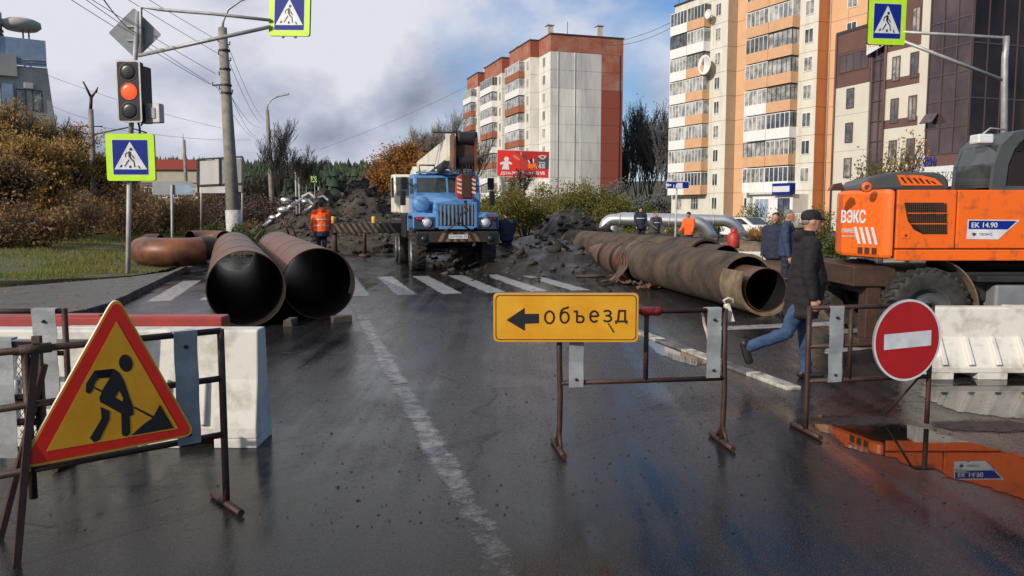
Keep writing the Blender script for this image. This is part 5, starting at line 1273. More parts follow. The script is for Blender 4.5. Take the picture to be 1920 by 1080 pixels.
# strips of wrapping on the road
def rag(label, px, py, n, spread, seed, mat='wrap'):
    g = G(px, py); rg = random.Random(seed); b = B(); m = 26
    x = y = 0.0; a = rg.uniform(-.3, .3); vs = []; fs = []
    for i in range(n):
        a += rg.uniform(-.5, .5); x += spread / n * math.cos(a * .6); y += .05 * math.sin(a); w = .10 + .06 * rg.random(); z = .03 + .10 * abs(math.sin(i * 1.1)) * rg.random()
        vs += [(x - .03 * rg.random(), y - w, z), (x, y + w, z + .05 * rg.random())]
    for i in range(n - 1): fs.append((2 * i, 2 * i + 1, 2 * i + 3, 2 * i + 2))
    b.add(vs, fs, True); o = b.build('torn_wrapping', mat, None, fixn=False); o.location = g; md = o.modifiers.new('t', 'SOLIDIFY'); md.thickness = .015
    tag(o, label, 'rag')
rag('crumpled brown strip of wrapping on the road by the long pipe', 1150, 533, 22, 1.5, 5); rag('long torn brown wrapping strip nearest the detour board', 1190, 545, 24, 1.3, 6, 'rust_bend')
g = G(1105, 520); o = B().tube([(-.35, 0, .03), (0, .1, .05), (.4, .02, .03), (.42, -.1, .05), (0, -.12, .03), (-.35, -.06, .04), (-.35, 0, .03)], .03, 8).build('rubber_hose', 'wrap'); o.location = g; tag(o, 'coiled dark hose lying on the road before the mud', 'hose')

q2 = P(1325, 473, 18.5); pq = pipe('second muddy pipe lying behind the long insulated one', (q2.x, 18.5), (-.25, .97), 9.5, .53, .05, 'insul', 'pipe_inside', name='insulated_pipe', z=.12)
q3 = P(1362, 480, 17.6); pipe('thin rusty pipe end poking out behind the long pipe', (q3.x, 17.6), (-.25, .97), 3, .36, .014, 'rust_dark', 'pipe_inside', z=.35)
q4 = P(1566, 509, 15.5); pipe('short dark pipe end left of the excavator blade', (q4.x, 15.5), (-.75, .66), 1.6, .22, .012, 'rust_dark', 'black', z=.38)
o = B().box(-.55, .55, -.18, .18, 0, .30).build('white_block', 'white_plastic', None, bevel=.03); q = P(1408, 487, 20.0); o.location = (q.x, 20, q.z - .10); o.rotation_euler = (0, 0, -.2); tag(o, 'low white block on the earth bank behind the long pipe', 'block')

# silver heating mains
def silver(label, pts, r, z_fl):
    t = thing('heating_main', label, 'pipe', (pts[0].x, pts[0].y, 0), 0, 'silver heating mains'); o0 = Vector((pts[0].x, pts[0].y, 0)); q = [p - o0 for p in pts]
    path = [q[0]]
    for i in range(1, len(q) - 1):
        a, c = (q[i - 1] - q[i]).normalized(), (q[i + 1] - q[i]).normalized(); rr = .55
        for k in range(8):
            s = k / 7; path.append((1 - s) ** 2 * (q[i] + a * rr) + 2 * s * (1 - s) * q[i] + s * s * (q[i + 1] * 0 + q[i] + c * rr))
    path.append(q[-1]); B().tube(path, r, 20).build('cladding', 'silver', t)
    L0, L1 = q[1], q[2]
    for k in range(1, 6):
        m = L0.lerp(L1, k / 6); d = (L1 - L0).normalized(); B().tube([m - d * .03, m + d * .03], r + .012, 20).build('band', 'galv', t)
    for e in (q[0], q[-1]): B().tube([e, e - Vector((0, 0, .35))], r * 1.15, 16).build('flange', 'gable_white', t)
    return t
silver('silver clad heating pipe arching behind the workers', [P(1133, 455, 37), P(1133, 411, 37), P(1318, 416, 36), P(1338, 452, 36)], .27, 0)
silver('silver clad heating pipe behind, bending down farther right', [P(1150, 450, 38.8), P(1150, 408, 38.8), P(1375, 414, 38), P(1394, 448, 38)], .27, 0)

# gas cylinder
q = P(1375, 462, 21.5); t = thing('gas_cylinder', 'red gas cylinder standing by the brown clay heap', 'cylinder', (q.x, 21.5, q.z - .05))
B().lathe([(.02, 0), (.15, .01), (.16, .06), (.16, .30), (.13, .40), (.05, .44), (.04, .5), (.02, .5)], (0, 0, 0), 'z', 18).build('body', 'hook_red', t); B().lathe([(.09, .44), (.09, .54), (.08, .54), (.08, .44)], (0, 0, 0), 'z', 14).build('collar', 'hook_red', t)

# scrap of torn cladding and tubes on the heap beside the far pipe end
def scrap():
    Y = 31; t = thing('scrap_metal', 'tangled silver cladding and tubes dumped beside the far pipe ends', 'scrap', (P(530, 420, Y).x, Y, 0)); o0 = Vector((P(530, 420, Y).x, Y, 0)); rg = random.Random(9)
    def w(px, py, dy=0): return P(px, py, Y + dy) - o0
    for pts, r, m in (([(495, 425), (512, 412), (540, 392), (556, 380)], .09, 'silver'), ([(556, 380), (565, 374), (578, 376), (586, 384), (580, 392), (572, 396)], .07, 'silver'), ([(500, 420), (520, 404), (536, 398)], .06, 'galv'), ([(492, 428), (500, 415), (510, 406)], .05, 'dark_metal'),
                      ([(528, 410), (536, 425), (542, 440)], .035, 'rust_bend'), ([(534, 408), (548, 426), (556, 446)], .035, 'rust_bend'), ([(566, 370), (580, 362), (592, 372)], .06, 'galv'), ([(540, 376), (550, 370), (560, 372)], .05, 'dark_metal'), ([(480, 432), (486, 420), (492, 430), (478, 448)], .03, 'insul_pale'), ([(594, 372), (606, 368), (616, 376)], .05, 'galv')):
        B().tube([w(a, b, rg.uniform(-.3, .3)) for a, b in pts], r, 8).build('scrap_tube', m, t)
    for (px, py, s) in ((535, 376, .16), (531, 395, .2), (512, 408, .14), (572, 378, .13), (545, 388, .12)): B().ball(w(px, py, -.2), s, 8, (1.3, .8, .7)).build('cladding_piece', 'silver', t, jitter=.03)
scrap()
# ================================================================== poles, signs, lights, wires
def ped_sign(label, c, w, h, rz=0.0, group='pedestrian crossing signs', roll=0.0):
    t = thing('pedestrian_sign', label, 'sign', c, rz, group); t.rotation_euler = (0, roll, rz)
    B().prism(rrect(-w / 2, w / 2, -h / 2, h / 2, w * .05), -.01, .05).build('backplate', 'dark_metal', t)
    B().prism(rrect(-w / 2 + .004, w / 2 - .004, -h / 2 + .004, h / 2 - .004, w * .05), -.016, -.01).build('lime_board', 'lime', t)
    a = w * .36; b = h * .365
    B().flat(rrect(-a - .012, a + .012, -b - .012, b + .012, .02), -.019).build('white_line', 'sign_white', t); B().flat(rrect(-a, a, -b, b, .02), -.0215).build('blue_field', 'sign_blue', t)
    # enlarged picture of the pictogram: triangle (735,0) (340,555) (1075,610); blue x 330..1140, y -110..720
    X = lambda x: (x - 728) / 810 * 2 * a; Z = lambda y: (300 - y) / 830 * 2 * b
    B().flat([(-a * .93, -b * .70), (a * .93, -b * .70), (0, b * .9)], -.024).build('white_triangle', 'sign_white', t)
    m = B(); y = -.0265
    m.flat([(X(752 + 38 * math.cos(k)), Z(110 + 38 * math.sin(k))) for k in np.linspace(0, 6.28, 16, endpoint=False)], y)
    for p in ([(690, 165), (722, 152), (755, 180), (760, 215), (745, 300), (700, 300), (684, 270), (690, 190)], [(690, 165), (690, 195), (640, 225), (630, 300), (606, 296), (612, 212)], [(765, 235), (790, 258), (840, 330), (818, 338), (762, 275)],
              [(690, 290), (748, 295), (775, 345), (822, 388), (842, 535), (810, 540), (795, 405), (745, 365)], [(685, 345), (705, 375), (605, 525), (578, 515)], [(470, 535), (510, 478), (548, 482), (526, 545)], [(692, 555), (700, 495), (742, 497), (752, 562)], [(885, 500), (925, 505), (970, 575), (925, 572)]):
        m.flat([(X(q[0]), Z(q[1])) for q in p], y)
    m.build('walker_pictogram', 'sign_black', t, fixn=False)
    for x in (-.15, .15): B().box(x * w - .03, x * w + .03, -.01, .03, -h / 2 - .05, -h / 2).build('clip', 'dark_metal', t)
    return t
YT = 21.5
def light_pole():
    b0 = G(240, 508, .24); b0 = Vector((P(240, 505, YT).x, YT, .2)); t = thing('signal_pole', 'white pole carrying the traffic light and the arm over the road', 'pole', b0)
    w = lambda px, py: P(px, py, YT) - b0
    B().tube([w(240, 512), w(243, 300)], .062, 14).build('pole', 'pole_white', t); B().tube([w(243, 300), w(249, 180), w(259, 22)], [.062, .066, .066], 14).build('pole', 'galv', t)
    B().tube([w(265, 100), w(264, 14), w(300, 18), w(400, 26), w(508, 38)], .042, 10).build('arm', 'galv', t); B().tube([w(260, 104), w(508, 50)], .05, 10).build('arm_brace', 'galv', t)
    B().tube([w(258, 226), w(262, 240), w(262, 254)], .03, 8).build('conduit', 'dark_metal', t)
    # traffic light
    c = P(243, 172, YT - .25); tl = thing('traffic_light', 'traffic light showing red on the white pole', 'traffic light', c); k = 1.0
    W, H = .60, 1.55
    B().prism(rrect(-W / 2, W / 2, -H / 2, H / 2, .05), -.04, .2).build('housing', 'black', tl, bevel=.012)
    o, i = rrect(-W / 2 - .02, W / 2 + .02, -H / 2 - .02, H / 2 + .02, .06), rrect(-W / 2 + .02, W / 2 - .02, -H / 2 + .02, H / 2 - .02, .05); n = len(o)
    B().add([(x, -.05, z) for x, z in o + i], [(q, (q + 1) % n, (q + 1) % n + n, q + n) for q in range(n)]).build('rim', 'galv', tl)
    for zz, m in ((.50, 'lens_dark'), (0, 'lens_red'), (-.50, 'lens_dark')):
        B().lathe([(.001, -.06), (.12, -.057), (.2, -.048), (.205, -.04)], (0, 0, zz), 'y', 28).build('lens', m, tl); B().lathe([(.205, -.042), (.225, -.052), (.24, -.042)], (0, 0, zz), 'y', 28).build('lens_ring', 'dark_metal', tl)
    t2 = thing('traffic_light', 'edge on side signal head behind the red traffic light', 'traffic light', P(267, 178, YT + .1), R(80))
    B().prism(rrect(-.28, .28, -.74, .74, .05), -.1, .1).build('housing', 'dark_metal', t2, bevel=.01)
    t3 = thing('signal_box', 'grey square signal box hanging right of the traffic light', 'signal box', P(289, 213, YT), R(-14))
    B().prism(rrect(-.24, .24, -.25, .25, .03), -.1, .1).build('housing', 'galv', t3, bevel=.02); B().box(-.12, .12, -.125, -.1, -.14, .14).build('hatch', 'sign_back', t3, bevel=.01)
    B().tube([(-.24, 0, -.1), (-.42, 0, -.3)], .025, 8).build('bracket', 'galv', t3)
    d = thing('diamond_sign', 'grey back of a diamond priority sign on the signal pole', 'sign', P(253, 63, YT + .12), R(8))
    s = .66; B().prism(round_poly([(-s, 0), (0, -s), (s, 0), (0, s)], .05), 0, .02).build('plate', 'sign_back', d)
    for z in (.18, -.18): B().box(-.2, .2, -.04, 0, z - .025, z + .025).build('bracket', 'galv', d)
    ped_sign('lime edged pedestrian sign on the traffic light pole', P(245, 295, YT - .12), 1.27, 1.24, R(2))
    ped_sign('lime edged pedestrian sign hanging from the left arm', P(543, 26, YT - .05), 1.16, 1.13, R(-12), roll=R(3))
light_pole()
def right_arm():
    Y = 24.0; b0 = Vector((P(1886, 400, Y).x, Y, 0)); t = thing('sign_pole', 'grey pole with arm over the road behind the excavator cab', 'pole', b0); w = lambda px, py: P(px, py, Y) - b0
    B().tube([(0, 0, 0), w(1884, 110), w(1888, 68)], [.1, .09, .08], 12).build('pole', 'galv', t); B().tube([w(1882, 150), w(1882, 70), w(1800, 66), w(1690, 60)], .045, 10).build('arm', 'galv', t); B().tube([w(1880, 150), w(1695, 78)], .05, 10).build('arm_brace', 'galv', t)
    ped_sign('lime edged pedestrian sign hanging from the right arm', P(1663, 40, Y - .1), 1.18, 1.34, R(8))
right_arm()

def conc_pole(name, label, Y, base, top, r0, r1, zb, white=True, split=.0, group='concrete poles'):
    b0 = Vector((P(base[0], base[1], Y).x, Y, zb)); t = thing(name, label, 'pole', b0, 0, group); tp = P(top[0], top[1], Y) - b0
    B().tube([(0, 0, -.1), tp * .5, tp], [r0, (r0 + r1) / 2, r1], 14).build('shaft', 'concrete_pole', t)
    return t, b0, tp
Y1 = 37.0; pA, bA0, tA0 = conc_pole('street_lamp', 'thick concrete lamp pole with many wires behind the left pipe', Y1, (441, 461), (417, 52), .33, .19, .2)
wA = lambda px, py, dy=0: P(px, py, Y1 + dy) - bA0
B().tube([(0, 0, -.1), tA0 * .17], [.36, .35], 14).build('white_foot', 'pole_white', pA)
B().tube([wA(417, 52), wA(419, 38), wA(428, 18), wA(452, 1), wA(480, -8)], [.06, .055, .05, .045, .04], 8).build('lamp_arm', 'galv', pA); B().lathe([(.02, -.35), (.12, -.3), (.14, 0), (.1, .35), (.02, .4)], tuple(wA(492, -11)), 'x', 12).build('lamp_head', 'galv', pA)
for py, dx in ((75, -12), (82, 10), (100, -12), (112, 10), (138, -13), (158, -26), (165, -14), (172, 10)):
    x = 419 + (py - 50) * .055; B().tube([wA(x, py), wA(x + dx, py + 2), wA(x + dx, py - 4)], .035, 6).build('insulator', 'dark_metal', pA)
for py in (95, 130, 160, 175): x = 418 + (py - 50) * .055; B().lathe([(.24, -.05), (.26, 0), (.24, .05)], tuple(wA(x, py)), 'z', 14).build('clamp', 'dark_metal', pA)
Y2 = 79.0; pB, bB0, tB0 = conc_pole('street_lamp', 'slim concrete street lamp beside the dark bare trees', Y2, (513, 431), (501, 206), .3, .17, 0)
wB = lambda px, py: P(px, py, Y2) - bB0
B().tube([wB(501, 206), wB(502, 196), wB(510, 186), wB(526, 179)], .07, 8).build('lamp_arm', 'galv', pB); B().prism([(0, 0), (.9, .18), (.9, .32), (0, .2)], -.18, .18).xf(Matrix.Translation(wB(524, 181))).build('lamp_head', 'galv', pB)
Y3 = 51.0; pC, bC0, tC0 = conc_pole('tram_pole', 'forked tram pole with white foot left of the traffic light', Y3, (179, 438), (170, 205), .2, .16, .42)
wC = lambda px, py: P(px, py, Y3) - bC0
B().tube([(0, 0, -.1), tC0 * .2], [.26, .25], 12).build('white_foot', 'pole_white', pC)
B().tube([wC(170, 206), wC(171, 182)], .1, 8).build('head', 'dark_metal', pC); B().tube([wC(171, 183), wC(162, 165), wC(156, 153)], [.09, .07, .05], 8).build('fork_arm', 'dark_metal', pC); B().tube([wC(171, 183), wC(179, 172), wC(183, 164), wC(181, 174)], [.09, .06, .05, .04], 8).build('fork_arm', 'dark_metal', pC)
B().tube([wC(172, 253), wC(140, 246), wC(100, 238), wC(80, 236), wC(56, 241)], .05, 6).build('bracket_arm', 'dark_metal', pC); B().tube([wC(174, 253), wC(205, 246), wC(240, 239), wC(256, 243), wC(275, 249)], .05, 6).build('bracket_arm', 'dark_metal', pC)
B().tube([wC(130, 237), wC(192, 237)], .035, 6).build('crossbar', 'dark_metal', pC)
pD, bD0, tD0 = conc_pole('tram_pole', 'far tram pole behind the turned arrow board', 74.0, (352, 411), (345, 262), .2, .12, .3)
B().tube([(0, 0, -.1), tD0 * .17], [.27, .26], 12).build('white_foot', 'pole_white', pD)

def wire(label, a, c, sag, r=.012, group='overhead wires'):
    a, c = Vector(a), Vector(c); t = B(); pts = []
    for i in range(17):
        s = i / 16; p = a.lerp(c, s); p.z -= sag * 4 * s * (1 - s); pts.append(p)
    o = t.tube(pts, r, 4, False).build('overhead_wire', 'dark_metal'); tag(o, label, 'wire', group)
for i, (px, py, xb, zb, dx) in enumerate(((407, 75, -13.9, 9.7, 0), (408, 100, -13.2, 9.3, .1), (404, 138, -12.6, 8.8, .1), (393, 158, -12.0, 8.5, .2), (408, 165, -11.0, 8.4, .2))):
    wire(('outermost left', 'second from the left', 'middle', 'second from the right', 'outermost right')[i] + ' of five wires from the thick concrete pole towards the camera', P(px, py, Y1), (xb + 1.8, 2.0, zb), .25)
for i, (p, q) in enumerate((((427, 84), (495, 224)), ((428, 112), (491, 232)), ((430, 175), (488, 238)), ((430, 172), (480, 255)), ((405, 160), (478, 258)))):
    wire(('highest', 'second highest', 'middle', 'second lowest', 'lowest')[i] + ' of five wires from the thick concrete pole to the far lamp', P(*p, Y1), P(*q, Y2), .5)
wire('drooping black cable entering the top of the signal pole', P(252, 60, YT), P(150, -70, 12), .15, .014)
wire('thin tram wire crossing behind the traffic light', P(60, 130, 60), P(440, 245, 75), .4); wire('thin tram wire from the forked pole to the right', P(182, 237, Y3), P(470, 262, 85), .3); wire('thin tram wire left of the forked pole', P(90, 195, 60), P(175, 225, Y3), .1)
wire('upper cable between the two apartment blocks', P(1120, 82, 126), P(1262, 40, 104), .6, .03); wire('lower cable between the two apartment blocks', P(1130, 84, 126), P(1262, 50, 104), .8, .03)
wire('long faint wire across the sky to the middle block', P(600, 280, 150), P(900, 150, 168), .6, .02)

# turned arrow board and display board seen from behind
def boards():
    Y = 30.0; b0 = Vector((P(322, 445, Y).x, Y, .3)); t = thing('arrow_board', 'grey board with faded arrow on a thin pole behind the bends', 'sign', b0); w = lambda px, py: P(px, py, Y) - b0
    B().tube([(0, 0, -.1), w(322, 346)], .045, 10).build('pole', 'pole_white', t)
    a, c = w(285, 365), w(361, 340); B().prism(rrect(a.x, c.x, a.z, c.z, .05), .05, .08).build('plate', 'sign_back', t)
    B().flat([(w(312, 0).x, w(0, 349).z), (w(338, 0).x, w(0, 346).z), (w(351, 0).x, w(0, 355).z), (w(338, 0).x, w(0, 363).z), (w(312, 0).x, w(0, 361).z)], .048).build('arrow_print', 'railing_glass', t)
    Y = 44.0; b0 = Vector((P(415, 440, Y).x, Y, .3)); t = thing('display_board', 'grey panelled display board seen from behind beside the concrete pole', 'board', b0, 0); w = lambda px, py: P(px, py, Y) - b0
    for (x0, x1, y0, y1) in ((373, 412, 300, 347), (413, 454, 298, 345), (374, 424, 349, 362), (425, 455, 347, 360)):
        a, c = w(x0, y1), w(x1, y0); B().box(a.x, c.x, 0, .04, a.z, c.z).build('panel', 'gable_grey' if x0 < 413 else 'sign_back', t)
    fr = [((371, 299), (371, 350)), ((412, 297), (413, 348)), ((455, 294), (455, 362)), ((371, 299), (455, 294)), ((374, 348), (455, 344))]
    for p, q in fr: B().bar(w(*p) + Vector((0, -.04, 0)), w(*q) + Vector((0, -.04, 0)), .09, .06, (0, 1, 0)).build('frame_bar', 'dark_metal', t)
    for px in (377, 454): B().tube([w(px, 445), w(px, 300) + Vector((0, .08, 0))], .06, 8).build('leg', 'galv', t)
    for k, (px, py, Y, s, hh) in enumerate(((588, 336, 112, .85, 46), (683, 346, 100, .85, 40))):
        t = thing('crossing_sign', ('tiny far crossing sign left of the earth heap', 'tiny far crossing sign above the earth heap')[k], 'sign', (P(px, py, Y).x, Y, 0), 0, 'far crossing signs'); z = P(px, py, Y).z
        B().box(-s / 2, s / 2, -.03, .03, z - s / 2, z + s / 2).build('plate', 'lime', t); B().flat([(-.3, z - .3), (.3, z - .3), (.3, z + .3), (-.3, z + .3)], -.035).build('print', 'sign_white', t); B().flat([(-.22, z - .22), (.22, z - .22), (0, z + .22)], -.04).build('print', 'sign_blue', t)
        B().tube([(.1, .08, 0), (.1, .08, z + .5)], .05, 6).build('pole', 'galv', t)
    for k, (px, Y, y0) in enumerate(((562, 96, 325), (569, 104, 318), (576, 110, 330), (556, 90, 322), (598, 116, 350))):
        z = P(px, y0, Y).z; o = B().tube([(0, 0, 0), (0, 0, z)], .075, 6).build('distant_post', 'pole_white'); o.location = (P(px, 400, Y).x, Y, 0); tag(o, ('second', 'third', 'fourth', 'leftmost', 'rightmost')[k] + ' of five thin pale posts far down the road', 'post', 'thin posts far down the road')
    # blue street sign on its pole
    Y = 30.0; b0 = Vector((P(1266, 445, Y).x, Y, 0)); t = thing('street_sign', 'small blue direction sign with white arrow on a thin pole', 'sign', b0); w = lambda px, py: P(px, py, Y) - b0
    B().tube([(0, 0, 0), w(1269, 342)], .035, 8).build('pole', 'pole_white', t); a, c = w(1248, 354), w(1292, 340)
    B().prism(rrect(a.x, c.x, a.z, c.z, .03), -.06, -.04).build('plate', 'sign_white', t); B().flat(rrect(a.x + .02, c.x - .02, a.z + .02, c.z - .02, .03), -.064).build('blue_field', 'sign_blue', t)
    X = lambda p: w(p, 0).x; Z = lambda p: w(0, p).z
    B().flat([(X(1253.5), Z(347)), (X(1259), Z(343.6)), (X(1259), Z(345.6)), (X(1264.5), Z(345.6)), (X(1264.5), Z(348.6)), (X(1259), Z(348.6)), (X(1259), Z(351))], -.068).build('arrow', 'sign_white', t)
    B().flat([(X(1273), Z(352)), (X(1273), Z(347)), (X(1276), Z(343)), (X(1286), Z(343)), (X(1286), Z(353))], -.068).build('print', 'sign_white', t); B().flat([(X(1268.5), Z(352)), (X(1268.5), Z(346)), (X(1270), Z(346)), (X(1270), Z(352))], -.068).build('print', 'sign_white', t)
boards()

def billboard():
    Y = 90.0; b0 = Vector((P(981, 400, Y).x, Y, 0)); t = thing('billboard', 'red advertising billboard with white lettering before the middle block', 'billboard', b0)
    def w(zx, zy): p = P(920 + zx / 13.5, 270 + zy / 13.5, Y) - b0; return (p.x, p.z)
    B().prism([w(150, 815), w(1465, 868), w(1490, 190), (w(168, 140))], 0, .25).build('panel', 'sign_white', t)
    B().flat([w(160, 806), w(1460, 858), w(1480, 198), w(176, 150)], -.01).build('red_print', 'sign_red', t)
    def f(nm, pts, m, y): B().flat([w(*p) for p in pts], y).build(nm, m, t, fixn=False)
    f('dark_print', [(600, 170), (1478, 200), (1470, 640), (1190, 640), (900, 420)], 'sign_deepred', -.014)
    f('black_print', [(1195, 335), (1474, 330), (1468, 640), (1180, 625)], 'grey_cloth', -.018)
    f('figure_print', [(230, 480), (330, 440), (470, 440), (550, 490), (530, 520), (450, 500), (470, 645), (280, 640), (330, 510), (240, 520)], 'sign_white', -.02)
    f('figure_print', [(400 + 62 * math.cos(k), 380 + 58 * math.sin(k)) for k in np.linspace(0, 6.2, 14)], 'sign_white', -.02)
    f('figure_print', [(560, 290), (600, 280), (740, 380), (720, 415), (590, 340)], 'skin', -.021); f('figure_print', [(750, 210), (790, 180), (785, 290), (755, 295)], 'skin', -.021)
    f('figure_print', [(730, 380), (940, 400), (930, 640), (740, 640)], 'hook_red', -.019); f('figure_print', [(860 + 60 * math.cos(k), 325 + 55 * math.sin(k)) for k in np.linspace(0, 6.2, 14)], 'grey_cloth', -.022)
    f('figure_print', [(945, 500), (1090, 500), (1130, 560), (1100, 655), (950, 650)], 'excav_orange', -.023); f('figure_print', [(1030 + 60 * math.cos(k), 435 + 70 * math.sin(k)) for k in np.linspace(0, 6.2, 14)], 'black', -.024)
    f('figure_print', [(1100, 500), (1130, 480), (1200, 625), (1160, 640)], 'skin', -.024); f('figure_print', [(1060, 375), (1090, 370), (1095, 480), (1070, 490)], 'sign_white', -.025); f('figure_print', [(940, 410), (965, 400), (1005, 480), (985, 500)], 'sign_white', -.025)
    f('emblem', [(1205, 300), (1310, 275), (1410, 300), (1390, 350), (1310, 400), (1230, 350)], 'gable_grey', -.02); f('emblem', [(1250, 315), (1310, 300), (1370, 315), (1310, 375)], 'sign_deepred', -.022)
    c1 = w(1300, 545); text('АГАТ', 'sign_white', t, w=abs(w(1380, 0)[0] - w(1210, 0)[0]), h=.36, at=c1, y=-.024, bold=.03)
    for zy in (470, 605): f('small_print', [(1215, zy - 14), (1380, zy - 12), (1380, zy + 12), (1215, zy + 10)], 'gable_grey', -.024)
    
    for wd, z0, z1 in (('ДЕНЬ', 255, 515), ('РОЖДЕНИЯ', 545, 1130), ('В', 1160, 1220), ('VR', 1245, 1380)):
        c2 = w((z0 + z1) / 2, 742); text(wd, 'sign_white', t, w=abs(w(z1, 0)[0] - w(z0, 0)[0]), h=.36, at=c2, y=-.026, bold=.035)
    B().tube([(0, .5, 0), (0, .5, w(0, 500)[1])], .25, 10).build('post', 'galv', t); B().box(-2.6, 2.6, .25, .5, w(0, 500)[1] - .15, w(0, 500)[1] + .15).build('back_beam', 'galv', t)
billboard()
# ================================================================== blue crane truck
def wheel(parent, x, y, r, w, side, rim='cab_blue', lug=True, name='wheel', zc=None, rimr=.55):
    """road wheel, axle along x; side -1 shows its hub to -x"""
    z = r if zc is None else zc
    t = B(); ri = r * rimr; hw = w / 2
    t.lathe([(ri, -hw * .8), (r * .80, -hw), (r * .93, -hw * .96), (r * .985, -hw * .75), (r * .985, hw * .75), (r * .93, hw * .96), (r * .80, hw), (ri, hw * .8), (ri, -hw * .8)], (x, y, z), 'x', 36)
    o = t.build(name, 'rubber', parent)
    if lug:
        b = B(); n = 22
        for i in range(n):
            for s in (-1, 1):
                a = 6.2832 * (i + (.5 if s > 0 else 0)) / n; c, s_ = math.cos(a), math.sin(a); c2, s2 = math.cos(a + .12), math.sin(a + .12)
                p = Vector((x + s * hw * .98, y + c * r * .96, z + s_ * r * .96)); q = Vector((x + s * hw * .06, y + c2 * r * .99, z + s2 * r * .99))
                b.bar(p, q, .075 * r / .6, .05 * r / .6, (0, c, s_))
        l = b.build('tread', 'rubber', o); l['kind'] = 'stuff'
    h = B(); h.lathe([(ri, side * hw * .8), (ri * .92, side * hw * .72), (ri * .85, side * hw * .35), (ri * .45, side * hw * .30), (ri * .40, side * hw * .75), (ri * .2, side * hw * .85), (.001, side * hw * .85)], (x, y, z), 'x', 28)
    h.build('rim', rim, o)
    bl = B()
    for i in range(8):
        a = 6.2832 * i / 8; bl.box(x + side * hw * .33 - .02, x + side * hw * .33 + .02, y + math.cos(a) * ri * .62 - .018, y + math.cos(a) * ri * .62 + .018, z + math.sin(a) * ri * .62 - .018, z + math.sin(a) * ri * .62 + .018)
    bl.build('wheel_nuts', 'dark_metal', o)
    return o
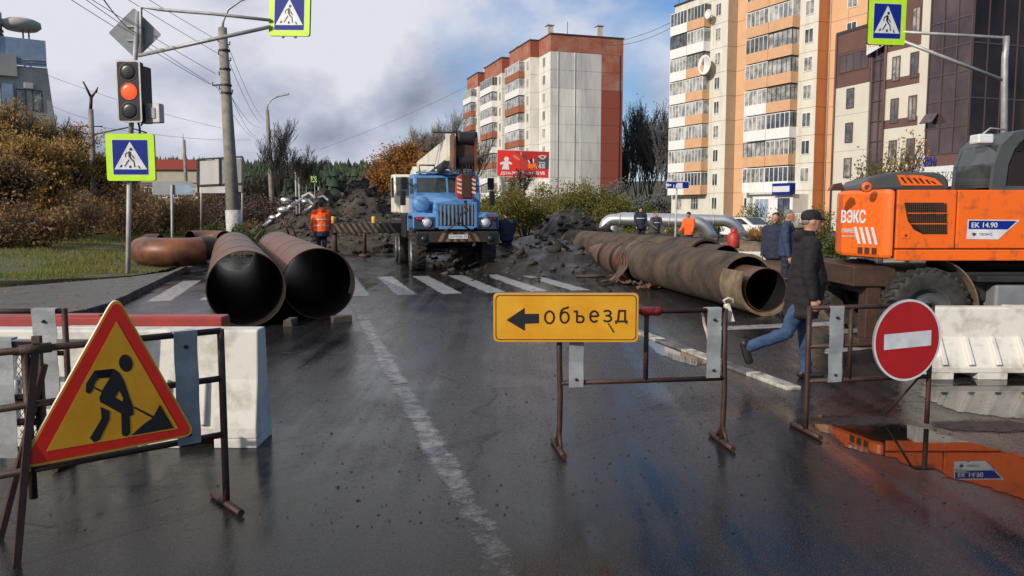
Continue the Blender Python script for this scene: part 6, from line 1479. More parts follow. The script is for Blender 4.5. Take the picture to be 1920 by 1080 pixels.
def crane_truck():
    t = thing('crane_truck', 'blue six wheeled truck with cream mobile crane standing on the road', 'crane truck', (-1.87, 24.8, 0), R(13))
    for y in (0, 4.1, 5.5):
        for s in (-1, 1): wheel(t, s * 1.07, y, .635, .44, s, 'galv')
    for y in (0, 4.1, 5.5): ax = B(); ax.tube([(-1.0, y, .64), (1.0, y, .64)], .09, 8); ax.ball((.1, y, .64), .22, 10); ax.build('axle', 'dark_metal', t)
    B().box(-.48, -.36, -1.1, 8.4, .95, 1.22).box(.36, .48, -1.1, 8.4, .95, 1.22).box(-.36, .36, -1.05, -.9, .95, 1.2).box(-.36, .36, 2.0, 2.15, .95, 1.2).box(-.36, .36, 8.2, 8.4, .95, 1.2).build('chassis', 'dark_metal', t)
    # bumper with warning stripes and number plate
    bp = B().box(-1.22, 1.22, -1.28, -1.08, .90, 1.22).build('bumper', 'dark_metal', t, bevel=.02)
    st = .115; k = 0; x = -.72
    while x < .70:
        x1 = min(x + st, .72); sl = -.14 if x < -.05 else .14
        B().flat([(x, .93), (x1, .93), (x1 - sl, 1.19), (x - sl, 1.19)], -1.286).build('stripe', 'insul_pale' if k % 2 else 'rust_frame', bp); x += st; k += 1
    pl = B().box(-.28, .28, -1.30, -1.289, 1.01, 1.13).build('number_plate', 'sign_white', bp); text('О977ОМ 74', 'sign_black', pl, w=.5, h=.075, at=(0, 1.07), y=-1.302)
    for sx in (-1, 1):
        B().box(sx * 1.05 - .17, sx * 1.05 + .17, -1.30, -1.02, .82, 1.16).build('tow_box', 'black', bp, bevel=.02)
        B().lathe([(.001, -1.33), (.085, -1.32), (.1, -1.30)], (sx * .99, 0, 1.0), 'y', 14).build('fog_lamp', 'lens_dark', bp)
    B().tube([(-.42, -1.33, 1.22), (0.0, -1.42, 1.5), (.42, -1.33, 1.22)], .025, 6).tube([(0, -1.42, 1.5), (.05, -1.4, 1.75)], .025, 6).build('tow_bar', 'dark_metal', t)
    # radiator grille and bonnet
    gr = B().box(-.56, .56, -.98, -.90, 1.34, 2.06).build('grille', 'black', t)
    for i in range(9): x = -.47 + i * .1175; B().box(x - .022, x + .022, -1.02, -.98, 1.40, 2.0).build('grille_bar', 'chrome', gr)
    B().box(-.62, .62, -1.0, -.9, 2.0, 2.08).box(-.62, -.53, -1.0, -.9, 1.32, 2.0).box(.53, .62, -1.0, -.9, 1.32, 2.0).box(-.53, .53, -1.0, -.9, 1.28, 1.38).build('grille_surround', 'cab_blue', t, bevel=.015)
    hd = B(); sec = []
    for y, w, zt, zb in ((-.98, .60, 2.10, 1.32), (-.3, .68, 2.22, 1.32), (.4, .80, 2.32, 1.35), (.80, .90, 2.38, 1.4)):
        sec.append([(-w, y, zb), (-w, y, zt - .22), (-w * .93, y, zt - .08), (-w * .7, y, zt), (0, y, zt + .04), (w * .7, y, zt), (w * .93, y, zt - .08), (w, y, zt - .22), (w, y, zb)])
    for i in range(len(sec)): hd.v += sec[i]
    for i in range(len(sec) - 1):
        for j in range(8): hd.f.append([i * 9 + j, i * 9 + j + 1, (i + 1) * 9 + j + 1, (i + 1) * 9 + j]); hd.sm.append(True)
    hd.f.append(list(range(9))); hd.sm.append(False); hd.build('bonnet', 'cab_blue', t)
    text('V', 'dark_metal', t, 'emblem', .16, .12, (-.0, 0), 0, Matrix.Translation((-.69, -.1, 1.95)) @ Matrix.Rotation(R(-90), 4, 'Z'))
    # wings with headlights
    for s in (-1, 1):
        w = B(); P_ = [(-.98, 1.30), (-.98, 1.66), (-.86, 1.76), (.62, 1.78), (.82, 1.66), (.9, 1.2), (.78, 1.2), (.70, 1.60), (.55, 1.68), (-.70, 1.66), (-.82, 1.56), (-.84, 1.30)]
        w.prism([(a, b) for a, b in P_], *sorted((s * .62, s * 1.28)), plane='yz'); wo = w.build('wing', 'cab_blue', t, bevel=.02)
        B().box(*sorted((s * .64, s * 1.26)), -.99, -.96, 1.28, 1.64).build('lamp_panel', 'navy_jacket', t, bevel=.01)
        B().lathe([(.001, -1.06), (.08, -1.05), (.115, -1.02), (.12, -.99)], (s * .88, 0, 1.48), 'y', 20).build('headlight', 'lamp_glass', t); B().lathe([(.118, -1.0), (.135, -1.03), (.15, -1.0), (.15, -.97)], (s * .88, 0, 1.48), 'y', 20).build('headlight_ring', 'chrome', t)
        B().box(s * 1.1 - .09, s * 1.1 + .09, -1.03, -.99, 1.56, 1.66).build('turn_signal', 'hook_red', t, bevel=.01)
        B().box(*sorted((s * .66, s * 1.24)), -.80, .66, 1.22, 1.30).build('wing_liner', 'black', t)
    # air filter drum on the left wing
    af = B(); af.lathe([(.001, -.68), (.20, -.68), (.235, -.64), (.235, .05), (.2, .1), (.001, .1)], (-.98, 0, 2.03), 'y', 24); af.build('air_filter', 'cab_blue', t)
    for y in (-.5, -.1): B().lathe([(.236, y - .02), (.246, y), (.236, y + .02)], (-.98, 0, 2.03), 'y', 24).build('filter_band', 'cab_blue', t)
    # cab
    cb = B(); cb.prism([(.80, 1.35), (.80, 2.38), (1.02, 2.92), (1.12, 3.0), (2.25, 3.02), (2.36, 2.9), (2.38, 1.35)], -1.06, 1.06, plane='yz'); co = cb.build('cab', 'cab_blue', t, bevel=.04)
    for x0, x1 in ((-.98, -.03), (.03, .98)):
        g = B(); g.add([(x0, .80 - .012, 2.42), (x1, .80 - .012, 2.42), (x1 * .97, 1.0 - .012, 2.88), (x0 * .97, 1.0 - .012, 2.88)], [(0, 1, 2, 3)]); go = g.build('windscreen', 'windscreen', t)
    B().add([(-.03, .775, 2.40), (.03, .775, 2.40), (.03, .985, 2.90), (-.03, .985, 2.90), (-.03, .80, 2.40), (.03, .80, 2.40), (.03, 1.01, 2.9), (-.03, 1.01, 2.9)], [(0, 1, 2, 3), (0, 4, 7, 3), (1, 5, 6, 2)]).build('screen_pillar', 'cab_blue', t)
    for s in (-1, 1):
        B().add([(s * 1.066, 1.08, 2.38), (s * 1.066, 1.95, 2.38), (s * 1.066, 1.95, 2.86), (s * 1.066, 1.18, 2.86)], [(0, 1, 2, 3)]).build('side_window', 'windscreen', t)
        B().box(*sorted((s * 1.062, s * 1.072)), 1.0, 2.0, 1.45, 2.32).build('door', 'cab_blue', t, bevel=.004)
        B().tube([(s * 1.05, .95, 2.6), (s * 1.35, .75, 2.75), (s * 1.38, .7, 2.55)], .018, 6).build('mirror_arm', 'dark_metal', t)
        B().box(s * 1.38 - .11, s * 1.38 + .11, .66, .72, 2.50, 2.88).build('mirror', 'black', t, bevel=.03)
        B().box(s * 1.42 - .09, s * 1.42 + .09, .66, .72, 2.0, 2.46).build('mirror', 'black', t, bevel=.03)
    B().box(-.95, .95, .98, 1.2, 3.02, 3.07).build('sun_visor', 'cab_blue', t)
    for x in (-.7, -.3, .05, .4, .75): B().box(x - .06, x + .06, .98, 1.08, 3.08, 3.15).build('roof_lamp', 'lamp_glass', t, bevel=.02)
    # something seen through the screen: seats and a dangling pennant
    for x in (-.5, .5): B().box(x - .25, x + .25, 1.6, 1.8, 1.9, 2.7).build('seat', 'grey_cloth', t, bevel=.05)
    # battery box, tank, step
    B().box(-1.35, -.95, 1.25, 2.3, .95, 1.75).build('battery_box', 'black', t, bevel=.06); B().box(.95, 1.3, 1.25, 2.3, .95, 1.6).build('fuel_tank', 'black', t, bevel=.1)
    # crane deck, outrigger beams
    B().box(-1.22, 1.22, 2.7, 8.6, 1.30, 1.52).build('deck', 'dark_metal', t, bevel=.01); B().box(-1.3, -.55, 2.5, 3.6, 1.75, 2.25).build('deck_box', 'cream_paint', t, bevel=.03)
    for y, ext in ((3.1, 2.4), (7.9, 1.2)):
        bm = B().box(-1.25 - ext, 1.25 + ext * .35, y - .16, y + .16, 1.08, 1.42).build('outrigger_beam', 'dark_metal', t, bevel=.01)
        for k in range(11):
            x = -1.25 - ext + .1 + k * .2
            if x > -1.5: break
            B().flat([(x, 1.10), (x + .1, 1.10), (x - .1, 1.40), (x - .2, 1.40)] if x - .2 > -1.25 - ext else [(x, 1.10), (x + .1, 1.10), (x, 1.3)], y - .165).build('stripe', 'insul_pale', bm)
        lg = B(); lg.tube([(-1.1 - ext, y, 1.5), (-1.1 - ext, y, .12)], .08, 10).lathe([(.001, .12), (.22, .12), (.24, .06), (.24, .0), (.001, 0)], (-1.1 - ext, y, 0), 'z', 14); lg.build('outrigger_leg', 'rust_dark', bm)
        for x in ((-1.15 - ext, -2.2) if y < 5 else ()): B().lathe([(.07, 1.42), (.075, 1.58), (.05, 1.64), (.001, 1.65)], (x, y, 0), 'z', 12).build('beacon', 'amber', bm)
    # turntable and superstructure
    B().lathe([(.001, 1.52), (.75, 1.52), (.75, 1.74), (.001, 1.74)], (0, 5.6, 0), 'z', 24).build('turntable', 'dark_metal', t)
    B().prism([(4.6, 1.74), (7.6, 1.74), (7.6, 2.6), (6.9, 3.3), (6.0, 3.5), (5.2, 2.9), (4.6, 2.2)], -.55, -.40, plane='yz').prism([(4.6, 1.74), (7.6, 1.74), (7.6, 2.6), (6.9, 3.3), (6.0, 3.5), (5.2, 2.9), (4.6, 2.2)], .72, .87, plane='yz').build('slew_frame', 'cream_paint', t)
    B().box(-.6, .95, 7.4, 8.1, 1.76, 2.7).build('counterweight', 'cream_paint', t, bevel=.04)
    oc = B(); oc.prism([(3.5, 1.76), (3.5, 2.35), (3.75, 3.1), (5.0, 3.14), (5.1, 1.76)], -1.45, -.72, plane='yz'); oc.build('operator_cab', 'cream_paint', t, bevel=.05)
    B().add([(-1.38, 3.486, 2.36), (-.80, 3.486, 2.36), (-.80, 3.70, 3.0), (-1.38, 3.70, 3.0)], [(0, 1, 2, 3)]).build('operator_window', 'windscreen', t)
    B().add([(-1.456, 3.65, 2.3), (-1.456, 4.8, 2.3), (-1.456, 4.75, 3.0), (-1.456, 3.85, 3.0)], [(0, 1, 2, 3)]).build('operator_window', 'windscreen', t)
    # telescopic boom resting over the cab
    bm = B(); bm.add([(-.17, -.7, 3.42), (.47, -.7, 3.42), (.47, -.7, 4.04), (-.17, -.7, 4.04), (-.24, 7.4, 3.02), (.54, 7.4, 3.02), (.54, 7.4, 3.76), (-.24, 7.4, 3.76)], [(0, 1, 2, 3), (7, 6, 5, 4), (0, 4, 5, 1), (1, 5, 6, 2), (2, 6, 7, 3), (3, 7, 4, 0)]); bm.build('boom', 'cream_paint', t, bevel=.02)
    B().box(-.16, .46, -1.05, -.68, 3.42, 4.02).build('boom_section', 'cream_paint', t, bevel=.015)
    B().box(-.27, .57, -.78, -.68, 3.30, 4.10).build('boom_collar', 'cream_paint', t, bevel=.01)
    for sx in (-.16, .46): B().prism([(-1.75, 2.95), (-1.02, 3.15), (-1.02, 4.02), (-1.55, 4.05), (-1.78, 3.85)], sx - .03, sx + .03, plane='yz').build('head_plate', 'rust_bend', t)
    for y, z in ((-1.5, 3.9), (-1.45, 3.25)): B().lathe([(.001, -.05), (.20, -.05), (.23, -.16), (.23, -.1), (.2, .0), (.23, .3), (.2, .42), (.001, .42)], (.1, y, z), 'x', 18).build('head_sheave', 'dark_metal', t)
    B().box(-.13, .43, -1.60, -1.3, 3.3, 3.8).build('head_core', 'rust_dark', t)
    B().box(-.75, .5, -1.5, -1.45, 4.04, 4.08).build('head_bar', 'dark_metal', t)
    B().tube([(-.2, -.2, 3.25), (-.2, 5.0, 2.6)], .11, 12).build('lift_ram', 'dark_metal', t)
    # ropes and hook block
    hk = B(); hk.prism([(-.10, 2.78), (-.13, 2.34), (-.04, 2.16), (.34, 2.16), (.43, 2.34), (.40, 2.78), (.30, 2.86), (0, 2.86)], -1.86, -1.52); ho = hk.build('hook_block', 'hook_red', t, bevel=.02)
    for k in range(4):
        for x0 in (-.115, .295): B().flat([(x0, 2.34 + k * .12), (x0 + .13, 2.30 + k * .12), (x0 + .13, 2.36 + k * .12), (x0, 2.40 + k * .12)], -1.868).build('hook_stripe', 'cream_paint', ho)
    B().box(.03, .27, -1.90, -1.86, 2.2, 2.86).build('hook_cheek', 'rust_dark', ho)
    B().tube([(.15, -1.7, 2.12), (.15, -1.7, 1.92), (.2, -1.7, 1.84), (.15, -1.7, 1.76), (.08, -1.7, 1.82)], .045, 8).build('hook', 'dark_metal', ho)
    for x in (-.08, 0, .08, .2, .28, .38): B().tube([(x, -1.65, 2.85), (x, -1.6, 3.3)], .012, 4).build('rope', 'dark_metal', t)
    for x in (-.7, -.2): B().tube([(x, 2.4, 3.0), (x, 2.4, 3.35), (x + .5, 2.4, 3.35)], .03, 6).build('boom_rest', 'dark_metal', t)
crane_truck()

# ================================================================== orange wheeled excavator
def excavator():
    X0, Y0 = P(1675, 420, 10.2).x, 10.2; t = thing('excavator', 'orange wheeled excavator with grey cab at the right edge', 'excavator', (X0, Y0, 0))
    e = lambda px, py, dy=0.0: (P(px, py, Y0 + dy).x - X0, P(px, py, Y0 + dy).z)
    zb, zt = e(1700, 489)[1], e(1700, 356)[1]; XE = 4.2
    # counterweight: rounded tail
    plan = [(.02, 0), (-.10, .08), (-.32, .80), (-.28, 1.05), (-.12, 1.5), (.12, 2.1), (.4, 2.4)]
    cw = B(); zb2 = zb + .02
    cw.prism(plan, zb2, zt + .01, plane='xy'); cw.build('counterweight', 'excav_orange', t, bevel=.05)
    # side body with recessed seams between panels
    xs = [.03, e(1793, 420)[0], e(2010, 420)[0], XE]; zs = e(1700, 467)[1]
    B().prism([(.03, .03), (XE, .03), (XE, 2.37), (.45, 2.37), (.16, 2.05), (-.06, 1.5), (-.2, 1.1)], zb + .03, zt - .01, plane='xy').build('frame', 'dark_metal', t)
    for i in range(3):
        B().box(xs[i] + (.012 if i == 0 else .008), xs[i + 1] - .008, 0.0, .05, zs + .008, zt).build('side_panel', 'excav_orange', t, bevel=.012)
    B().box(.04, XE, .0, .05, zb, zs - .008).build('sill', 'excav_orange', t, bevel=.012)
    B().box(.45, XE, .052, 2.36, zt - .04, zt - .002).build('top_plate', 'excav_orange', t)
    # grille in the first panel
    Zp = lambda zx, zy: e(1540 + .3612 * zx, 230 + .3612 * zy)
    gp = [Zp(*p) for p in ((430, 415), (637, 415), (652, 578), (525, 578), (480, 555), (448, 510))]
    gr = B().flat(gp, -.004).build('grille', 'black', t)
    for k in range(21):
        zx = 440 + k * 10.2; zy0 = 418; zy1 = 576 if zx > 525 else 505 + (zx - 448) * .92 if zx > 448 else 480
        a, c = Zp(zx, zy0), Zp(zx + 3, zy1); B().bar((a[0], -.010, a[1]), (c[0], -.010, c[1]), .012, .012, (0, 1, 0)).build('slat', 'rust_dark', gr)
    for zy in (470, 525): a, c = Zp(445 if zy == 470 else 462, zy), Zp(648, zy); B().bar((a[0], -.014, a[1]), (c[0], -.014, c[1]), .012, .014, (0, 1, 0)).build('slat', 'excav_orange', gr)
    lk = [Zp(415, 570), Zp(460, 602)]; B().box(lk[0][0], lk[1][0], -.008, 0, lk[1][1], lk[0][1]).build('latch', 'excav_orange', t, bevel=.004); B().lathe([(.001, -.014), (.015, -.012), (.018, -.008)], ((lk[0][0] + lk[1][0]) / 2, 0, (lk[0][1] + lk[1][1]) / 2), 'y', 12).build('latch_knob', 'dark_metal', t)
    # model plate
    w = B().flat([Zp(752, 604), Zp(760, 503), Zp(1030, 505), Zp(917, 606)], -.004).build('model_plate', 'sign_white', t)
    B().flat([Zp(762, 552), Zp(764, 508), Zp(1014, 510), Zp(966, 554)], -.0065).build('plate_field', 'sign_blue', w)
    c = Zp(845, 531); text('EK 14.90', 'sign_white', w, w=Zp(912, 0)[0] - Zp(777, 0)[0], h=.062, at=c, y=-.009, bold=.02)
    c = Zp(850, 579); text('ТВЭКС', 'navy_jacket', w, w=Zp(885, 0)[0] - Zp(815, 0)[0], h=.03, at=c, y=-.009)
    B().flat([Zp(778, 576), Zp(790, 570), Zp(804, 576), Zp(790, 590)], -.009).build('plate_emblem', 'navy_jacket', w)
    # tail markings lie on the slanted facet of the counterweight
    fa, fb = Vector((-.10, .08, 0)), Vector((-.32, .80, 0)); d = (fb - fa).normalized(); nrm = Vector((-d.y, d.x, 0)); nrm = nrm if nrm.y < 0 else -nrm
    def facet(u, z, off=.004): return fa + d * u + nrm * -off * (-1) + Vector((0, 0, z))
    nrm2 = Vector((d.y, -d.x, 0)); nrm2 = nrm2 if nrm2.x < 0 else -nrm2
    def fc(u, z, off): q = fa + d * u + nrm2 * off; return (q.x, q.y, z)
    for k in range(4):
        u0 = .06 + k * .105; B().add([fc(u0 + .0, zb + .20, .006), fc(u0 + .055, zb + .20, .006), fc(u0 + .145, zb + .42, .006), fc(u0 + .09, zb + .42, .006)], [(0, 1, 2, 3)]).build('warning_stripe', 'sign_white', t)
    sl = B(); 
    for k in range(3): sl.add([fc(.08 + k * .13, zb + .07, .006), fc(.17 + k * .13, zb + .07, .006), fc(.17 + k * .13, zb + .155, .006), fc(.08 + k * .13, zb + .155, .006)], [(0, 1, 2, 3)])
    sl.build('lift_slots', 'rust_dark', t)
    Mx = Matrix.Translation(fa + nrm2 * .006) @ Matrix(((-d.x, -nrm2.x, 0, 0), (-d.y, -nrm2.y, 0, 0), (0, 0, 1, 0), (0, 0, 0, 1)))
    text('ВЭКС', 'sign_white', t, 'tail_lettering', .46, .17, (-.535, zb + .56), 0, Mx, bold=.03); text('РОМИНВЕСТ', 'sign_white', t, 'tail_lettering', .30, .055, (-.60, zb + .37), 0, Mx, bold=.02); text('экскаватор 23', 'sign_white', t, 'tail_lettering', .28, .035, (-.61, zb + .29), 0, Mx, bold=.01)
    # grey engine cover with orange louvre
    out = [Zp(*p) for p in ((203, 350), (210, 318), (240, 285), (300, 268), (390, 255), (590, 256), (640, 270), (664, 300), (668, 352))]
    Zq = lambda zx, zy, dy: e(1540 + .3612 * zx, 230 + .3612 * zy, dy); ou = ((203, 352), (210, 318), (240, 285), (300, 268), (390, 255), (590, 256), (640, 270), (664, 300), (668, 352)); ec = B(); nn = len(ou)
    vs = [(*Zq(a, b, .42)[:1], .42, Zq(a, b, .42)[1]) for a, b in ou]; cxm = sum(v[0] for v in vs) / nn; vs += [(cxm + (v[0] - cxm) * .86 + .25, 1.9, zt + (v[2] - zt) * .95) for v in vs]
    ec.add(vs, [tuple(range(nn)), tuple(range(2 * nn - 1, nn - 1, -1))] + [(i, i + nn, (i + 1) % nn + nn, (i + 1) % nn) for i in range(nn)]); ec.build('engine_cover', 'excav_grey', t, bevel=.04)
    lv = [Zq(*p, .4) for p in ((393, 271), (520, 273), (590, 290), (633, 326), (418, 326))]; lo = B().prism(lv, .40, .425).build('louvre', 'excav_orange', t)
    for k, (xa, ya, xb, yb) in enumerate(((408, 283, 435, 315), (440, 285, 468, 315), (472, 287, 500, 316), (504, 290, 528, 317), (536, 296, 558, 318), (566, 304, 590, 319))):
        a, b_, c, d_ = Zq(xa, ya, .4), Zq(xa + 14, ya, .4), Zq(xb + 10, yb, .4), Zq(xb, yb, .4); B().flat([a, b_, c, d_], .396).build('louvre_slot', 'black', lo)
    for zx in (250,): 
        a = Zp(zx, 335); B().lathe([(.035, .06), (.065, .06), (.065, .11), (.035, .11), (.035, .06)], (a[0], 0, a[1]), 'y', 18, True).build('lifting_eye', 'excav_orange', t)
    a = Zp(135, 340); B().prism([(a[0] - .1, zt), (a[0] + .1, zt), (a[0] + .05, zt + .1), (a[0] - .05, zt + .08)], .3, .4).build('lifting_eye', 'rust_bend', t)
    # cab
    cx0, cx1, cy0, cy1, ct = e(1862, 350)[0], 3.1, .02, .98, zt + .78
    prof = [(cx0, zt), (cx0 + .02, zt + .34), (cx0 + .10, zt + .58), (cx0 + .24, zt + .72), (cx0 + .50, ct), (cx1 - .1, ct + .02), (cx1, ct - .1), (cx1 + .05, zt)]
    def frame_side(y0, y1):
        inn = [(cx0 + .17, zt + .05), (cx0 + .19, zt + .32), (cx0 + .26, zt + .52), (cx0 + .36, zt + .63), (cx0 + .54, ct - .09), (cx1 - .15, ct - .07), (cx1 - .1, zt + .05)]
        n = len(prof); b = B(); o_, i_ = prof, [inn[0], inn[1], inn[2], inn[3], inn[4], inn[5], inn[5], inn[6]]
        vs = [(x, y0, z) for x, z in o_] + [(x, y0, z) for x, z in i_] + [(x, y1, z) for x, z in o_] + [(x, y1, z) for x, z in i_]; fs = []
        for k in range(n):
            j = (k + 1) % n; fs += [(k, j, j + n, k + n), (k + 2 * n, k + 3 * n, j + 3 * n, j + 2 * n), (k, k + 2 * n, j + 2 * n, j), (k + n, j + n, j + 3 * n, k + 3 * n)]
        b.add(vs, fs); b.build('cab_pillar', 'excav_grey', t)
        g = B(); g.prism(inn, (y0 + y1) / 2 - .004, (y0 + y1) / 2 + .004); g.build('side_window', 'tint_dark', t)
    frame_side(cy0, cy0 + .07); frame_side(cy1 - .07, cy1)
    rf = B(); pr = prof[2:7]; vs = [(x, cy0 + .072, z) for x, z in pr] + [(x, cy1 - .072, z) for x, z in pr]; n = len(pr)
    vs += [(x, y, z - .05) for (x, y, z) in vs]; fs = []
    for k in range(n - 1): fs += [(k, k + 1, k + 1 + n, k + n), (k + 2 * n, k + 3 * n, k + 1 + 3 * n, k + 1 + 2 * n)]
    fs += [(k, k + 1, k + 1 + 2 * n, k + 2 * n) for k in range(n - 1)] + [(k + n, k + 3 * n, k + 1 + 3 * n, k + 1 + n) for k in range(n - 1)] + [(0, 2 * n, 3 * n, n), (n - 1, 2 * n - 1, 4 * n - 1, 3 * n - 1)]
    rf.add(vs, fs).build('cab_roof', 'excav_grey', t)
    B().add([(cx0 + .01, cy0 + .072, zt + .03), (cx0 + .01, cy1 - .072, zt + .03), (cx0 + .03, cy1 - .072, zt + .34), (cx0 + .10, cy1 - .072, zt + .57), (cx0 + .10, cy0 + .072, zt + .57), (cx0 + .03, cy0 + .072, zt + .34)], [(0, 1, 2, 5), (5, 2, 3, 4)]).build('rear_window', 'windscreen', t)
    for k in range(4): B().box(cx0 + .27 + .012 * k, cx0 + .35 + .012 * k, cy0 - .004, cy0, zt + .50 + k * .028, zt + .515 + k * .028).build('vent_slot', 'black', t)
    B().box(cx0 + .5, cx0 + .95, .35, .75, zt + .02, zt + .55).build('seat', 'lime_vest', t, bevel=.06)
    B().box(cx0 - .10, cx0 + .10, .2, .42, zt + .60, zt + .72).build('work_lamp', 'sign_white', t, bevel=.02); B().tube([(cx0 + .0, .3, zt + .72), (cx0 + .1, .3, zt + .8), (cx0 + .3, .3, zt + .78)], .012, 6).build('lamp_bracket', 'galv', t)
    # undercarriage
    B().box(.2, XE, .25, 2.2, .62, 1.02).build('undercarriage', 'dark_metal', t, bevel=.03); B().lathe([(.001, zb), (.75, zb), (.75, 1.0), (.001, 1.0)], (1.9, 1.2, 0), 'z', 30).build('slew_ring', 'black', t)
    cx = e(1748, 600, -.05)[0]
    for x in (cx, cx + 2.7):
        for y, s in ((.18, -1), (2.2, 1)):
            o = B(); wq = thing  # wheels have their axle along y
            r_, w_ = .535, .32; ri = r_ * .56; hw = w_ / 2
            o.lathe([(ri, -hw * .8), (r_ * .82, -hw), (r_ * .94, -hw * .95), (r_ * .985, -hw * .7), (r_ * .985, hw * .7), (r_ * .94, hw * .95), (r_ * .82, hw), (ri, hw * .8), (ri, -hw * .8)], (x, y, r_), 'y', 40); wo = o.build('wheel', 'rubber', t)
            lg = B(); nn = 30
            for i in range(nn):
                a = 6.2832 * i / nn; ca, sa = math.cos(a), math.sin(a); c2, s2 = math.cos(a + .09), math.sin(a + .09)
                for sg in (-1, 1): lg.bar((x + ca * r_ * .955, y + sg * hw * .98, r_ + sa * r_ * .955), (x + c2 * r_ * .99, y + sg * hw * .05, r_ + s2 * r_ * .99), .05, .045, (ca, 0, sa))
            l = lg.build('tread', 'rubber', wo); l['kind'] = 'stuff'
            B().lathe([(ri, s * hw * .8), (ri * .9, s * hw * .7), (ri * .84, s * hw * .2), (ri * .4, s * hw * .25), (ri * .36, s * hw * .7), (.001, s * hw * .75)], (x, y, r_), 'y', 28).build('rim', 'excav_grey', wo)
    for x in (cx, cx + 2.7): B().tube([(x, .2, .535), (x, 2.2, .535)], .1, 10).build('axle', 'dark_metal', t)
    f = B(); pts = []
    for k in range(12): a = R(-8 + k * 8); pts.append((cx + .66 * math.cos(a), .535 + .66 * math.sin(a)))
    for k in range(11): f.add([(pts[k][0], .1, pts[k][1]), (pts[k + 1][0], .1, pts[k + 1][1]), (pts[k + 1][0], .5, pts[k + 1][1]), (pts[k][0], .5, pts[k][1])], [(0, 1, 2, 3)])
    fo = f.build('mudguard', 'insul_pale', t, fixn=False); md = fo.modifiers.new('s', 'SOLIDIFY'); md.thickness = .02
    B().box(cx + .85, cx + 2.0, .05, .6, .48, .86).build('tool_box', 'sign_back', t, bevel=.03); B().box(cx + .6, XE, .02, .4, .90, .98).build('step_rail', 'dark_metal', t, bevel=.01)
    # stabiliser at the tail
    a, c = e(1598, 537, .35), e(1678, 499, .35); B().box(a[0], c[0], .32, 2.2, a[1], c[1]).build('stabiliser_beam', 'rust_dark', t, bevel=.012)
    a, c = e(1620, 600, .4), e(1650, 537, .4); B().box(a[0], c[0], .36, .6, .12, c[1]).build('stabiliser_leg', 'rust_dark', t, bevel=.01); B().box(a[0] - .12, c[0] + .12, .28, .7, .01, .12).build('stabiliser_foot', 'rust_dark', t, bevel=.01)
    B().bar((a[0] + .3, .5, .25), (c[0] + .3, .5, .95), .05, .05).build('ram', 'dark_metal', t)
excavator()
# ================================================================== people
def blob(name, chains, voxel, mat, parent=None, smooth=3):
    """closed shapes (hulls of ellipsoids along chains) fused into one continuous surface"""
    AV = []; AF = []; n, m = 12, 7
    sph = [(0, 0, 1)] + [(math.sin(math.pi * i / m) * math.cos(2 * math.pi * j / n), math.sin(math.pi * i / m) * math.sin(2 * math.pi * j / n), math.cos(math.pi * i / m)) for i in range(1, m) for j in range(n)] + [(0, 0, -1)]
    last = len(sph) - 1; ff = [(0, 1 + j, 1 + (j + 1) % n) for j in range(n)] + [(1 + i * n + j, 1 + (i + 1) * n + j, 1 + (i + 1) * n + (j + 1) % n, 1 + i * n + (j + 1) % n) for i in range(m - 2) for j in range(n)] + [(last, 1 + (m - 2) * n + (j + 1) % n, 1 + (m - 2) * n + j) for j in range(n)]
    r3 = lambda r: Vector((r, r, r)) if isinstance(r, (int, float)) else Vector(r)
    for ch in chains:
        for k in range(max(1, len(ch) - 1)):
            (p, r), (q, s_) = ch[k], ch[min(k + 1, len(ch) - 1)]; p, q, r, s_ = Vector(p), Vector(q), r3(r), r3(s_)
            st = 1 + int((q - p).length / (.33 * min(min(r), min(s_)))); st = min(st, 40)
            for a in range(st + 1):
                t = a / st; c = p.lerp(q, t); e = r.lerp(s_, t); k0 = len(AV)
                AV += [(c.x + v[0] * e.x, c.y + v[1] * e.y, c.z + v[2] * e.z) for v in sph]; AF += [tuple(x + k0 for x in f) for f in ff]
    me = bpy.data.meshes.new(name); me.from_pydata(AV, [], AF); me.materials.append(MT[mat]); o = bpy.data.objects.new(name, me)
    r = o.modifiers.new('r', 'REMESH'); r.mode = 'VOXEL'; r.voxel_size = voxel; r.use_smooth_shade = True
    s = o.modifiers.new('s', 'SMOOTH'); s.factor = .5; s.iterations = smooth
    m2 = baked(o); COL.objects.link(o)
    o.modifiers.clear(); o.data = m2; bpy.data.meshes.remove(me); m2.name = name
    if name in ('jacket', 'trousers', 'jacket_hem', 'trouser_cuff'):        # creases of cloth
        nv = [v.normal.copy() for v in m2.vertices]
        for v, nn in zip(m2.vertices, nv):
            p = v.co; d = mnoise.noise(Vector((p.x * 9, p.y * 9, p.z * 17))) * .011 + mnoise.noise(Vector((p.x * 22 + 5, p.y * 22, p.z * 34))) * .005
            v.co = p + nn * d
    m2.polygons.foreach_set('use_smooth', [True] * len(m2.polygons))
    if parent: o.parent = parent
    return o
